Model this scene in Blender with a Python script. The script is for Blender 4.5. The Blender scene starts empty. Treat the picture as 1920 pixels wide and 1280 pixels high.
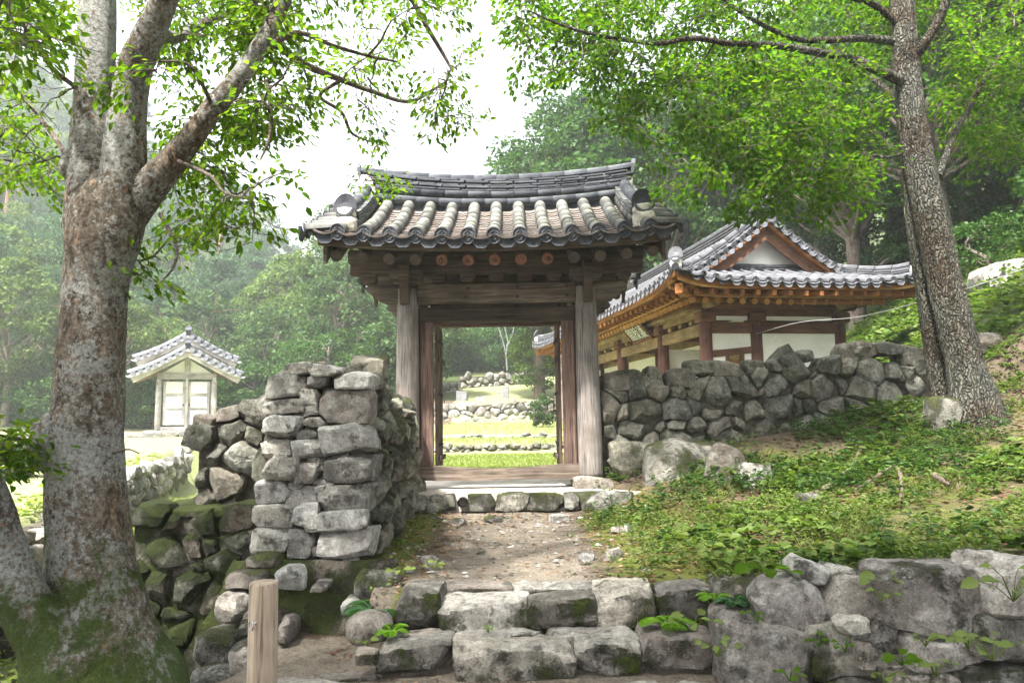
import bpy, bmesh, math, random
import numpy as np
from mathutils import Vector, Matrix, noise as mnoise
from mathutils.geometry import tessellate_polygon

# ------------------------------------------------------------------ camera, sky, sun, exposure
SC = bpy.context.scene
COL = SC.collection
rad = math.radians
FPX = 1400.0                       # focal length in pixels of a 1920-wide frame
cam_data = bpy.data.cameras.new('camera')
cam_data.sensor_width = 36.0
cam_data.lens = 36.0 * FPX / 1920.0
cam_data.clip_start = 0.05
cam_data.clip_end = 2000.0
cam = bpy.data.objects.new('camera', cam_data)
COL.objects.link(cam)
CAM = Vector((0, 0, 1.6))
CROT = Matrix.Rotation(rad(90 + 6.1), 4, 'X') @ Matrix.Rotation(rad(-0.9), 4, 'Z')
cam.matrix_world = Matrix.Translation(CAM) @ CROT
SC.camera = cam

SUN_EL, SUN_AZ = rad(59), rad(-148)          # azimuth measured from +Y towards +X
world = bpy.data.worlds.new('World')
SC.world = world
world.use_nodes = True
wn = world.node_tree
for n in list(wn.nodes):
    wn.nodes.remove(n)
sky = wn.nodes.new('ShaderNodeTexSky')
sky.sky_type = 'NISHITA'
sky.sun_disc = False
sky.sun_elevation = SUN_EL
sky.sun_rotation = SUN_AZ
sky.air_density = 1.0
sky.dust_density = 6.0
sky.ozone_density = 1.0
hs = wn.nodes.new('ShaderNodeHueSaturation')
hs.inputs['Saturation'].default_value = 0.30     # thin white summer overcast
bg = wn.nodes.new('ShaderNodeBackground')
bg.inputs['Strength'].default_value = 0.15
wo = wn.nodes.new('ShaderNodeOutputWorld')
wn.links.new(sky.outputs[0], hs.inputs['Color'])
wn.links.new(hs.outputs[0], bg.inputs['Color'])
wn.links.new(bg.outputs[0], wo.inputs['Surface'])

sun_data = bpy.data.lights.new('sun', 'SUN')
sun_data.energy = 4.2
sun_data.angle = rad(3.0)
sun_data.color = (1.0, 0.95, 0.87)
sun = bpy.data.objects.new('sun', sun_data)
COL.objects.link(sun)
SUND = Vector((math.sin(SUN_AZ) * math.cos(SUN_EL), math.cos(SUN_AZ) * math.cos(SUN_EL), math.sin(SUN_EL)))
sun.rotation_euler = SUND.to_track_quat('Z', 'Y').to_euler()
sun.location = (0, 0, 40)

vs = SC.view_settings
vs.view_transform = 'Standard'
vs.look = 'None'
vs.exposure = 2.15
vs.gamma = 1.0
vs.use_curve_mapping = False
SC.cycles.use_denoising = True
SC.cycles.max_bounces = 6
SC.cycles.diffuse_bounces = 3
SC.cycles.transmission_bounces = 4
SC.cycles.volume_bounces = 1
SC.cycles.sample_clamp_indirect = 6.0

# ------------------------------------------------------------------ helpers
C3 = CROT.to_3x3()
def P(u, v, Y):
    """a point of the place: seen along pixel (u, v) of the 1920x1280 photograph, Y metres ahead"""
    d = C3 @ Vector(((u - 960) / FPX, -(v - 640) / FPX, -1.0))
    return CAM + d * (Y / d.y)

W = {}
def link(name, mesh, M=None, parent=None, mat=None):
    o = bpy.data.objects.new(name, mesh)
    COL.objects.link(o)
    M = M.copy() if M is not None else Matrix()
    if parent is not None:
        o.parent = parent
        o.matrix_parent_inverse = W[parent.name].inverted()
    o.matrix_basis = M
    W[o.name] = M
    if mat is not None and mesh is not None and len(mesh.materials) == 0:
        mesh.materials.append(mat)
    return o
def tag(o, label=None, cat=None, group=None, kind=None):
    if label: o['label'] = label
    if cat: o['category'] = cat
    if group: o['group'] = group
    if kind: o['kind'] = kind
    return o
def thing(name, label, cat, loc=(0, 0, 0), rz=0.0, group=None):
    M = Matrix.Translation(Vector(loc)) @ Matrix.Rotation(rz, 4, 'Z')
    return tag(link(name, None, M), label, cat, group, 'thing')

def smooth(me, on=True):
    me.polygons.foreach_set('use_smooth', [on] * len(me.polygons))
    return me
def mesh(name, verts, faces, mat=None, sm=False):
    me = bpy.data.meshes.new(name)
    me.from_pydata([tuple(v) for v in verts], [], [tuple(f) for f in faces])
    if mat: me.materials.append(mat)
    if sm: smooth(me)
    me.update()
    return me
def np_mesh(name, verts, faces, mat=None, sm=False):
    """verts (n,3) array, faces (m,k) array of equal sided polygons"""
    me = bpy.data.meshes.new(name)
    verts = np.asarray(verts, dtype=np.float32); faces = np.asarray(faces, dtype=np.int32)
    m, k = faces.shape
    me.vertices.add(len(verts)); me.vertices.foreach_set('co', verts.ravel())
    me.loops.add(m * k); me.loops.foreach_set('vertex_index', faces.ravel())
    me.polygons.add(m)
    me.polygons.foreach_set('loop_start', np.arange(0, m * k, k, dtype=np.int32))
    me.polygons.foreach_set('loop_total', np.full(m, k, dtype=np.int32))
    if sm: me.polygons.foreach_set('use_smooth', np.ones(m, dtype=bool))
    me.update(calc_edges=True)
    if mat: me.materials.append(mat)
    return me
def axes(x, z=None, o=(0, 0, 0)):
    """matrix with local X along x and local Z as near z as can be"""
    x = Vector(x).normalized()
    z = Vector(z if z is not None else (0, 0, 1))
    if abs(x.dot(z.normalized())) > 0.999: z = Vector((0, 1, 0))
    y = z.cross(x).normalized(); z = x.cross(y)
    M = Matrix((x, y, z)).transposed().to_4x4()
    M.translation = Vector(o)
    return M
_boxc = {}
def box_mesh(l, w, h, bev=0.008, mat=None, wob=0.0, seed=0, cuts=0):
    key = (round(l, 3), round(w, 3), round(h, 3), bev, mat.name if mat else '', wob, seed)
    if key in _boxc: return _boxc[key]
    bm = bmesh.new()
    bmesh.ops.create_cube(bm, size=1.0)
    for v in bm.verts: v.co = Vector((v.co.x * l, v.co.y * w, v.co.z * h))
    if cuts:
        ed = [e for e in bm.edges if abs((e.verts[0].co - e.verts[1].co).x) > l * 0.9]
        bmesh.ops.subdivide_edges(bm, edges=ed, cuts=cuts)
    if bev > 0:
        ed = [e for e in bm.edges if len(e.link_faces) == 2 and e.calc_face_angle(0) > 0.5]
        bmesh.ops.bevel(bm, geom=ed, offset=min(bev, 0.3 * min(l, w, h)), segments=1, affect='EDGES')
    if wob:
        for v in bm.verts:
            n = mnoise.noise_vector(v.co * 2.3 + Vector((seed * 7.1, seed * 3.3, 0)))
            v.co += Vector((0, n.y, n.z)) * wob
    me = bpy.data.meshes.new('box'); bm.to_mesh(me); bm.free()
    if mat: me.materials.append(mat)
    _boxc[key] = me
    return me
def beam(name, p0, p1, w, h, mat, parent, up=(0, 0, 1), bev=0.008, wob=0.0, seed=0, cuts=0):
    p0 = Vector(p0); p1 = Vector(p1)
    return link(name, box_mesh((p1 - p0).length, w, h, bev, mat, wob, seed, cuts), axes(p1 - p0, up, (p0 + p1) / 2), parent)
def lathe(prof, segs=20, mat=None, sm=True, wob=0.0, seed=0, axis='X', cap=True):
    """prof: list of (position along the axis, radius)"""
    V, F = [], []
    for (a, r) in prof:
        for k in range(segs):
            t = 2 * math.pi * k / segs
            rr = r * (1 + wob * mnoise.noise(Vector((math.cos(t) * 1.5, math.sin(t) * 1.5, a * 1.7 + seed * 5.7))))
            V.append((a, rr * math.cos(t), rr * math.sin(t)) if axis == 'X' else (rr * math.cos(t), rr * math.sin(t), a))
    for i in range(len(prof) - 1):
        for k in range(segs):
            a, b = i * segs + k, i * segs + (k + 1) % segs
            F.append((a, b, b + segs, a + segs) if axis != 'X' else (a + segs, b + segs, b, a)[::-1])
    if cap:
        F.append(tuple(range(segs))[::-1]); F.append(tuple(range((len(prof) - 1) * segs, len(prof) * segs)))
    me = mesh('lathe', V, F, mat, sm)
    if cap:
        me.polygons[len(me.polygons) - 1].use_smooth = False; me.polygons[len(me.polygons) - 2].use_smooth = False
    return me
def catmull(pts, n):
    """pts (k,d) -> smooth curve through them, n samples per span"""
    p = np.asarray(pts, float); q = np.vstack([2 * p[0] - p[1], p, 2 * p[-1] - p[-2]])
    out = []
    for i in range(1, len(q) - 2):
        for t in np.arange(n) / n:
            a, b, c, d = q[i - 1], q[i], q[i + 1], q[i + 2]
            out.append(0.5 * ((2 * b) + (c - a) * t + (2 * a - 5 * b + 4 * c - d) * t * t + (3 * b - a - 3 * c + d) * t ** 3))
    out.append(q[-2])
    return np.array(out)
def tube_arrays(pts, radii, segs=10, rough=0.0, seed=0, fscale=3.0, ridges=0.0):
    pts = np.asarray(pts, float); n = len(pts)
    tan = np.gradient(pts, axis=0); tan /= np.linalg.norm(tan, axis=1)[:, None] + 1e-9
    ref = np.array((0.13, 1, 0.07)) if abs(tan[0][1]) < 0.9 else np.array((1, 0, 0.1))
    V = np.zeros((n, segs, 3)); u = np.cross(tan[0], ref); u /= np.linalg.norm(u)
    for i in range(n):
        u = u - tan[i] * u.dot(tan[i]); u /= np.linalg.norm(u)
        w = np.cross(tan[i], u)
        for k in range(segs):
            a = 2 * math.pi * k / segs
            d = math.cos(a) * u + math.sin(a) * w
            r = radii[i]
            if rough:
                q = Vector(pts[i] + d * r)
                r *= 1 + rough * (mnoise.noise(q * fscale + Vector((seed, 0, 0))) + 0.5 * mnoise.noise(q * fscale * 2.7))
                if ridges: r += ridges * mnoise.noise(Vector((math.cos(a) * 5, math.sin(a) * 5, i * 0.16 + seed)))
            V[i, k] = pts[i] + d * r
    k = np.arange(segs); k2 = (k + 1) % segs
    F = np.vstack([np.stack([i * segs + k, i * segs + k2, (i + 1) * segs + k2, (i + 1) * segs + k], 1) for i in range(n - 1)])
    return V.reshape(-1, 3), F
def merge(parts):
    V, F, o = [], [], 0
    for v, f in parts:
        V.append(v); F.append(f + o); o += len(v)
    return np.vstack(V), np.vstack(F)
def sstep(a, b, x):
    t = np.clip((np.asarray(x, float) - a) / (b - a), 0, 1)
    return t * t * (3 - 2 * t)

# value noise for arrays
_rs = np.random.RandomState(7)
_lat = _rs.rand(256, 256)
def vnoise(x, y, s=1.0, o=0.0):
    x = np.asarray(x, float) * s + 31.7 + o; y = np.asarray(y, float) * s + 17.3 + o * 1.7
    xi = np.floor(x).astype(int); yi = np.floor(y).astype(int); fx = x - xi; fy = y - yi
    fx = fx * fx * (3 - 2 * fx); fy = fy * fy * (3 - 2 * fy)
    g = lambda a, b: _lat[a % 256, b % 256]
    return (g(xi, yi) * (1 - fx) + g(xi + 1, yi) * fx) * (1 - fy) + (g(xi, yi + 1) * (1 - fx) + g(xi + 1, yi + 1) * fx) * fy - 0.5
def fbm(x, y, s=1.0, o=0.0, n=4):
    r = 0
    for i in range(n): r = r + vnoise(x, y, s * 2 ** i, o + 13 * i) / 2 ** i
    return r

# ------------------------------------------------------------------ materials
class NM:
    def __init__(self, name):
        self.m = bpy.data.materials.new(name); self.m.use_nodes = True
        self.t = self.m.node_tree
        for n in list(self.t.nodes): self.t.nodes.remove(n)
        self.out = self.t.nodes.new('ShaderNodeOutputMaterial')
    def n(self, typ, **kw):
        nd = self.t.nodes.new(typ)
        for k, v in kw.items(): setattr(nd, k, v)
        return nd
    def put(self, sock, val):
        if val is None: return
        if isinstance(val, bpy.types.NodeSocket): self.t.links.new(val, sock)
        elif isinstance(val, (tuple, list)): sock.default_value = (*val, 1.0) if len(val) == 3 and len(sock.default_value) == 4 else val
        else: sock.default_value = val
    def coords(self, scale=(1, 1, 1), kind='Object', rnd=True):
        tc = self.n('ShaderNodeTexCoord')
        src = tc.outputs[kind] if kind != 'World' else self.n('ShaderNodeNewGeometry').outputs['Position']
        mp = self.n('ShaderNodeMapping'); mp.inputs['Scale'].default_value = scale
        self.put(mp.inputs['Vector'], src)
        if not rnd: return mp.outputs[0]
        oi = self.n('ShaderNodeObjectInfo')
        mu = self.n('ShaderNodeVectorMath', operation='MULTIPLY_ADD')
        self.put(mu.inputs[0], oi.outputs['Random']); mu.inputs[1].default_value = (37.0, 53.0, 71.0)
        self.put(mu.inputs[2], mp.outputs[0])
        return mu.outputs[0]
    def rand(self): return self.n('ShaderNodeObjectInfo').outputs['Random']
    def island(self): return self.n('ShaderNodeNewGeometry').outputs['Random Per Island']
    def noise(self, vec, scale=5, detail=4, rough=0.55, dist=0.0):
        nd = self.n('ShaderNodeTexNoise'); self.put(nd.inputs['Vector'], vec)
        nd.inputs['Scale'].default_value = scale; nd.inputs['Detail'].default_value = detail
        nd.inputs['Roughness'].default_value = rough; nd.inputs['Distortion'].default_value = dist
        return nd.outputs['Fac']
    def voro(self, vec, scale=5, feature='F1', out='Distance'):
        nd = self.n('ShaderNodeTexVoronoi', feature=feature); self.put(nd.inputs['Vector'], vec)
        nd.inputs['Scale'].default_value = scale
        return nd.outputs[out]
    def ramp(self, fac, stops):
        nd = self.n('ShaderNodeValToRGB'); self.put(nd.inputs[0], fac)
        el = nd.color_ramp.elements
        while len(el) < len(stops): el.new(0.5)
        for e, (p, c) in zip(el, stops):
            e.position = p; e.color = (*c, 1) if isinstance(c, tuple) else (c, c, c, 1)
        return nd.outputs[0]
    def mix(self, fac, a, b, blend='MIX'):
        nd = self.n('ShaderNodeMix', data_type='RGBA', blend_type=blend)
        self.put(nd.inputs[0], fac); self.put(nd.inputs[6], a); self.put(nd.inputs[7], b)
        return nd.outputs[2]
    def math(self, op, a, b=0.5, c=None):
        nd = self.n('ShaderNodeMath', operation=op)
        self.put(nd.inputs[0], a); self.put(nd.inputs[1], b)
        if c is not None: self.put(nd.inputs[2], c)
        return nd.outputs[0]
    def val(self, col, lo, hi, fac):
        """multiply colour by a value running lo..hi with fac"""
        mr = self.n('ShaderNodeMapRange'); self.put(mr.inputs[0], fac)
        mr.inputs[3].default_value = lo; mr.inputs[4].default_value = hi
        nd = self.n('ShaderNodeVectorMath', operation='SCALE'); self.put(nd.inputs[0], col); self.put(nd.inputs['Scale'], mr.outputs[0])
        return nd.outputs[0]
    def nval(self, col, lo, hi, fac):
        mr = self.n('ShaderNodeMapRange'); self.put(mr.inputs[0], fac)
        mr.inputs[1].default_value = 0.30; mr.inputs[2].default_value = 0.70
        mr.inputs[3].default_value = lo; mr.inputs[4].default_value = hi
        nd = self.n('ShaderNodeVectorMath', operation='SCALE'); self.put(nd.inputs[0], col); self.put(nd.inputs['Scale'], mr.outputs[0])
        return nd.outputs[0]
    def bump(self, h, strength=0.5, dist=0.02, prev=None):
        nd = self.n('ShaderNodeBump'); nd.inputs['Strength'].default_value = strength
        nd.inputs['Distance'].default_value = dist; self.put(nd.inputs['Height'], h)
        if prev is not None: self.put(nd.inputs['Normal'], prev)
        return nd.outputs[0]
    def nz(self):
        s = self.n('ShaderNodeSeparateXYZ'); self.put(s.inputs[0], self.n('ShaderNodeNewGeometry').outputs['Normal'])
        return s.outputs[2]
    def pos(self, i):
        s = self.n('ShaderNodeSeparateXYZ'); self.put(s.inputs[0], self.n('ShaderNodeNewGeometry').outputs['Position'])
        return s.outputs[i]
    def attr(self, name):
        a = self.n('ShaderNodeAttribute'); a.attribute_name = name
        return a.outputs['Fac']
    def surf(self, col, rough=0.85, normal=None, spec=0.3, metal=0.0):
        b = self.n('ShaderNodeBsdfPrincipled')
        self.put(b.inputs['Base Color'], col); self.put(b.inputs['Roughness'], rough)
        b.inputs['Specular IOR Level'].default_value = spec; b.inputs['Metallic'].default_value = metal
        if normal is not None: self.put(b.inputs['Normal'], normal)
        self.t.links.new(b.outputs[0], self.out.inputs['Surface'])
        return self.m

def mat_wood(name, c_dark, c_mid, c_light, axis='X', cracks=0.7, rough=0.85, stain=None):
    m = NM(name)
    sc = {'X': (0.45, 7, 7), 'Z': (7, 7, 0.45), 'Y': (7, 0.45, 7)}[axis]
    v = m.coords(sc)
    g = m.noise(v, 3.2, 6, 0.62, 1.1)
    col = m.ramp(g, [(0.25, c_dark), (0.48, c_mid), (0.75, c_light)])
    sc2 = {'X': (0.9, 30, 30), 'Z': (30, 30, 0.9), 'Y': (30, 0.9, 30)}[axis]
    f = m.noise(m.coords(sc2), 2.0, 4, 0.6, 0.5)
    crack = m.ramp(f, [(0.34, 0.0), (0.44, 1.0)])
    col = m.mix(m.math('MULTIPLY', m.math('SUBTRACT', 1.0, crack), cracks), col, tuple(x * 0.35 for x in c_dark))
    big = m.noise(m.coords((1, 1, 1)), 2.0, 3)
    col = m.nval(col, 0.62, 1.35, big)
    col = m.val(col, 0.85, 1.15, m.rand())
    if stain:
        col = m.mix(m.ramp(m.noise(m.coords((1.2, 1.2, 1.2)), 1.7, 3), [(0.5, 0.0), (0.68, 0.75)]), col, stain)
    h = m.math('ADD', m.math('MULTIPLY', g, 0.5), crack)
    return m.surf(col, rough, m.bump(h, 0.6, 0.012), 0.2)

def mat_stone(name, base=(0.25, 0.245, 0.225), dark=(0.10, 0.10, 0.09), moss=0.0, lichen=0.4, warm=0.5, top_moss=0.0, moss_col=(0.062, 0.078, 0.020)):
    m = NM(name)
    v = m.coords((1, 1, 1))
    n1 = m.noise(v, 4.5, 8, 0.66, 0.5); n2 = m.noise(v, 17, 7, 0.72, 0.3); n3 = m.noise(v, 75, 5, 0.75)
    r = m.rand()
    b2 = m.mix(m.ramp(r, [(0.15, 0.0), (0.95, warm)]), base, (base[0] * 1.10, base[1] * 1.01, base[2] * 0.86))
    col = m.mix(m.ramp(n1, [(0.30, 0.0), (0.62, 1.0)]), dark, b2)
    col = m.nval(col, 0.45, 1.55, n2)
    col = m.nval(col, 0.6, 1.4, n3)
    col = m.val(col, 0.55, 1.42, m.math('FRACT', m.math('MULTIPLY', r, 17.3)))
    col = m.mix(m.ramp(m.math('FRACT', m.math('MULTIPLY', r, 7.7)), [(0.72, 0.0), (0.80, 0.22)]), col, (0.22, 0.15, 0.125))
    if lichen:
        lm = m.math('MULTIPLY', m.ramp(m.noise(v, 9, 5, 0.7), [(0.54, 0.0), (0.64, 1.0)]), m.ramp(n3, [(0.35, 0.1), (0.6, 1.0)]))
        col = m.mix(m.math('MULTIPLY', lm, lichen), col, (0.42, 0.43, 0.39))
        dk = m.ramp(m.noise(v, 7, 5, 0.7), [(0.55, 0.0), (0.64, 0.8)])
        col = m.mix(dk, col, (0.055, 0.052, 0.045))
    h = m.math('ADD', m.math('MULTIPLY', n1, 0.8), m.math('ADD', m.math('MULTIPLY', n2, 0.45), m.math('MULTIPLY', n3, 0.2)))
    nrm = m.bump(h, 1.0, 0.06)
    if moss or top_moss:
        wv = m.coords((1, 1, 1), 'World', False)
        mn = m.noise(wv, 3.1, 5, 0.6)
        up = m.math('MULTIPLY', m.math('MAXIMUM', m.nz(), 0.0), top_moss)
        f = m.math('ADD', m.math('ADD', mn, up), moss)
        f = m.ramp(m.math('ADD', f, m.math('MULTIPLY', m.math('SUBTRACT', n3, 0.5), 0.45)), [(0.52, 0.0), (0.64, 1.0)])
        mc = m.mix(m.noise(wv, 11, 4), (moss_col[0] * 0.45, moss_col[1] * 0.5, moss_col[2] * 0.6), (moss_col[0] * 1.6, moss_col[1] * 1.4, moss_col[2] * 1.5))
        mc = m.nval(mc, 0.45, 1.5, m.noise(wv, 55, 5, 0.8))
        col = m.mix(f, col, mc)
        nrm = m.bump(m.math('MULTIPLY', m.noise(wv, 90, 3, 0.7), f), 0.8, 0.02, nrm)
    return m.surf(col, 0.92, nrm, 0.2)

def mat_leaf(name, cols, trans=0.45, gloss=0.25, vary=0.5):
    m = NM(name)
    i = m.island()
    col = m.ramp(i, [(k / max(1, len(cols) - 1), c) for k, c in enumerate(cols)])
    col = m.val(col, 1 - vary * 0.5, 1 + vary * 0.5, m.math('FRACT', m.math('MULTIPLY', i, 91.7)))
    col = m.val(col, 0.85, 1.15, m.rand())
    b = m.n('ShaderNodeBsdfPrincipled'); m.put(b.inputs['Base Color'], col)
    b.inputs['Roughness'].default_value = 0.5; b.inputs['Specular IOR Level'].default_value = gloss
    tr = m.n('ShaderNodeBsdfTranslucent')
    tc = m.mix(0.6, col, m.mix(1.0, col, (1.5, 1.7, 0.42), 'MULTIPLY'))
    m.put(tr.inputs['Color'], tc)
    mx = m.n('ShaderNodeMixShader'); mx.inputs[0].default_value = trans
    m.t.links.new(b.outputs[0], mx.inputs[1]); m.t.links.new(tr.outputs[0], mx.inputs[2])
    m.t.links.new(mx.outputs[0], m.out.inputs['Surface'])
    return m.m

def mat_tile(name, base, pale, lich, amount=0.5, brown=0.0):
    m = NM(name)
    v = m.coords((1, 1, 1)); r = m.rand()
    n1 = m.noise(v, 6, 5, 0.6); n2 = m.noise(v, 40, 4, 0.7)
    col = m.mix(m.ramp(n1, [(0.35, 0.0), (0.7, 1.0)]), base, pale)
    col = m.val(col, 0.80, 1.2, r)
    up = m.math('MULTIPLY', m.ramp(m.nz(), [(0.45, 0.0), (0.85, 1.0)]), amount)
    lf = m.math('MULTIPLY', m.ramp(m.noise(m.coords((1, 1, 1), 'World', False), 5.0, 6, 0.7), [(0.36, 0.0), (0.62, 1.0)]), up)
    col = m.mix(lf, col, lich)
    if brown:
        bf = m.math('MULTIPLY', m.ramp(m.noise(m.coords((1, 1, 1), 'World', False), 14.0, 5, 0.75), [(0.48, 0.0), (0.6, 1.0)]), brown)
        col = m.mix(bf, col, (0.16, 0.085, 0.05))
    col = m.nval(col, 0.8, 1.2, n2)
    return m.surf(col, m.ramp(n1, [(0, 0.65), (1, 0.9)]), m.bump(m.math('ADD', n1, m.math('MULTIPLY', n2, 0.4)), 0.4, 0.01), 0.18)

def mat_plain(name, col, rough=0.85, var=0.3, scale=6, bump=0.3, spec=0.25, metal=0.0):
    m = NM(name); v = m.coords((1, 1, 1))
    n1 = m.noise(v, scale, 5, 0.6); n2 = m.noise(v, scale * 8, 4, 0.7)
    c = m.nval(col, 1 - var, 1 + var, n1); c = m.nval(c, 1 - var * 0.6, 1 + var * 0.6, n2)
    return m.surf(c, rough, m.bump(m.math('ADD', n1, n2), bump, 0.01), spec, metal)

def mat_bark(name, cols, lichen, lich_amt, moss_z=None, moss_col=(0.07, 0.11, 0.015), furrow=1.0, patch=None, zs=0.35):
    m = NM(name)
    v = m.coords((1, 1, zs), 'World', False); w = m.coords((1, 1, 1), 'World', False)
    n1 = m.noise(v, 11, 7, 0.72, 1.2); n2 = m.noise(w, 48, 5, 0.75)
    col = m.ramp(n1, [(0.36, cols[0]), (0.48, cols[1]), (0.64, cols[2])])
    if patch:
        pf = m.ramp(m.noise(m.coords((1, 1, 0.5), 'World', False), 12, 6, 0.7), [(0.60, 0.0), (0.63, 0.8)])
        col = m.mix(pf, col, patch)
    big = m.noise(w, 1.6, 4, 0.6)
    lf = m.math('MULTIPLY', m.ramp(m.math('ADD', m.math('MULTIPLY', big, 0.5), m.math('MULTIPLY', m.noise(w, 26, 6, 0.8), 0.6)), [(0.525, 0.0), (0.57, 1.0)]), lich_amt)
    col = m.mix(lf, col, lichen)
    col = m.nval(col, 0.35, 1.65, n2)
    h = m.math('ADD', n1, m.math('MULTIPLY', n2, 0.5))
    if furrow > 1.2:
        dv = m.n('ShaderNodeVectorMath', operation='MULTIPLY_ADD')
        nt = m.n('ShaderNodeTexNoise'); m.put(nt.inputs['Vector'], w); nt.inputs['Scale'].default_value = 6
        m.put(dv.inputs[0], nt.outputs['Color']); dv.inputs[1].default_value = (.13, .13, .12); m.put(dv.inputs[2], m.coords((1, 1, .075), 'World', False))
        ce = m.ramp(m.voro(dv.outputs[0], 30, 'DISTANCE_TO_EDGE'), [(0.02, 0.0), (0.22, 1.0)])
        col = m.mix(m.math('MULTIPLY', m.math('SUBTRACT', 1.0, ce), 0.6), col, (0.02, 0.015, 0.011))
        h = m.math('ADD', h, m.math('MULTIPLY', ce, 1.2))
    nrm = m.bump(h, 1.0, 0.055 * furrow)
    if moss_z:
        z0, z1 = moss_z
        mr = m.n('ShaderNodeMapRange'); m.put(mr.inputs[0], m.pos(2))
        mr.inputs[1].default_value = z0; mr.inputs[2].default_value = z1; mr.inputs[3].default_value = 0.26; mr.inputs[4].default_value = -0.14
        f = m.ramp(m.math('ADD', m.math('ADD', m.noise(w, 3.4, 6, 0.7), mr.outputs[0]), m.math('MULTIPLY', m.math('SUBTRACT', n2, 0.5), 0.35)), [(0.58, 0.0), (0.68, 0.95)])
        mc = m.nval(m.mix(m.noise(w, 9, 4), tuple(x * 0.5 for x in moss_col), tuple(x * 1.5 for x in moss_col)), 0.4, 1.5, m.noise(w, 60, 5, 0.8))
        col = m.mix(f, col, mc)
    return m.surf(col, 0.93, nrm, 0.15)

M = {}
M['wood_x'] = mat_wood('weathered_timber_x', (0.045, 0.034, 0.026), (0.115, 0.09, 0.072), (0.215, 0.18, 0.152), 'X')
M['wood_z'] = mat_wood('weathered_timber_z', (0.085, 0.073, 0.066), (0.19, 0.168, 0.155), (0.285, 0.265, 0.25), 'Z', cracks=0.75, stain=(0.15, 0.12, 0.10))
M['wood_dark'] = mat_wood('dark_shaded_timber', (0.024, 0.018, 0.013), (0.055, 0.041, 0.030), (0.10, 0.074, 0.052), 'X')  # dark timber, deepened in colour to carry the shade under the eaves
M['wood_red'] = mat_wood('reddish_timber', (0.055, 0.034, 0.028), (0.125, 0.08, 0.066), (0.20, 0.14, 0.118), 'X')
M['wood_shaded'] = mat_wood('shaded_brown_timber', (0.035, 0.025, 0.018), (0.08, 0.06, 0.044), (0.14, 0.108, 0.08), 'X')  # shaded copy of the weathered timber, for parts under the eaves
M['wood_end'] = mat_plain('rafter_end_grey', (0.075, 0.058, 0.048), var=0.35, scale=12)  # rafter ends, colour darkened as well for the eave shade
M['wood_end_red'] = mat_plain('rafter_end_red', (0.17, 0.075, 0.045), var=0.45, scale=12)
M['hall_orange'] = mat_wood('hall_orange_timber', (0.13, 0.048, 0.016), (0.25, 0.098, 0.030), (0.36, 0.165, 0.055), 'X', cracks=0.15)
M['hall_yellow'] = mat_wood('hall_yellow_timber', (0.25, 0.12, 0.038), (0.40, 0.21, 0.07), (0.50, 0.30, 0.12), 'X', cracks=0.1)
M['hall_brown'] = mat_wood('hall_brown_timber', (0.06, 0.03, 0.02), (0.12, 0.06, 0.038), (0.18, 0.095, 0.06), 'X', cracks=0.3)
M['hall_col'] = mat_wood('hall_brown_column', (0.075, 0.036, 0.028), (0.14, 0.068, 0.05), (0.21, 0.11, 0.085), 'Z', cracks=0.3)
M['hall_tan'] = mat_wood('hall_tan_timber', (0.11, 0.075, 0.04), (0.21, 0.145, 0.075), (0.30, 0.215, 0.12), 'X', cracks=0.4)
M['shrine_wood'] = mat_wood('shrine_pale_timber', (0.25, 0.225, 0.205), (0.44, 0.415, 0.395), (0.55, 0.53, 0.51), 'X', cracks=0.4)
M['shrine_panel'] = mat_plain('shrine_pale_panel', (0.74, 0.72, 0.68), var=0.08)
M['plaster'] = mat_plain('white_plaster', (0.78, 0.77, 0.74), var=0.07, scale=1.5, bump=0.1)
M['mortar'] = mat_plain('lime_mortar', (0.52, 0.50, 0.43), var=0.35, scale=14, bump=0.8)
M['tile'] = mat_tile('old_roof_tile', (0.065, 0.066, 0.066), (0.135, 0.135, 0.125), (0.29, 0.295, 0.22), 0.8)
M['tile_dark'] = mat_tile('dark_ridge_tile', (0.045, 0.05, 0.062), (0.095, 0.10, 0.115), (0.26, 0.27, 0.20), 0.30)
M['tile_trough'] = mat_tile('trough_tile', (0.07, 0.065, 0.065), (0.17, 0.16, 0.155), (0.24, 0.22, 0.18), 0.4, brown=0.5)
M['hall_tile'] = mat_tile('hall_roof_tile', (0.06, 0.062, 0.07), (0.115, 0.118, 0.13), (0.15, 0.15, 0.155), 0.5)
M['shrine_tile'] = mat_tile('shrine_roof_tile', (0.13, 0.135, 0.15), (0.22, 0.225, 0.245), (0.3, 0.3, 0.31), 0.5)
M['tile_end_shaded'] = mat_tile('shaded_end_tile', (0.022, 0.023, 0.028), (0.05, 0.052, 0.06), (0.12, 0.12, 0.10), 0.2)  # dark end tile, blackened further so its colour carries the shade
M['iron'] = mat_plain('dark_iron', (0.035, 0.033, 0.032), 0.6, 0.3, 12, 0.3, 0.4, 0.6)
M['steel'] = mat_plain('grey_steel', (0.4, 0.4, 0.4), 0.35, 0.2, 20, 0.1, 0.5, 0.9)
M['pvc'] = mat_plain('dark_plastic_pipe', (0.05, 0.05, 0.052), 0.5, 0.2, 9, 0.2, 0.4)
M['cable'] = mat_plain('pale_cable', (0.30, 0.30, 0.30), 0.5, 0.1, 9, 0.1, 0.4)
M['stone'] = mat_stone('wall_stone', (0.175, 0.175, 0.15), (0.07, 0.07, 0.055), moss=-0.15, lichen=0.4, top_moss=0.10)
M['stone_side'] = mat_stone('wall_side_stone', (0.20, 0.20, 0.165), (0.065, 0.068, 0.05), moss=-0.05, lichen=0.45, top_moss=0.1)
M['stone_pale'] = mat_stone('pale_wall_stone', (0.37, 0.365, 0.345), (0.17, 0.165, 0.15), moss=-0.20, lichen=0.9, top_moss=0.06)
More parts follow.
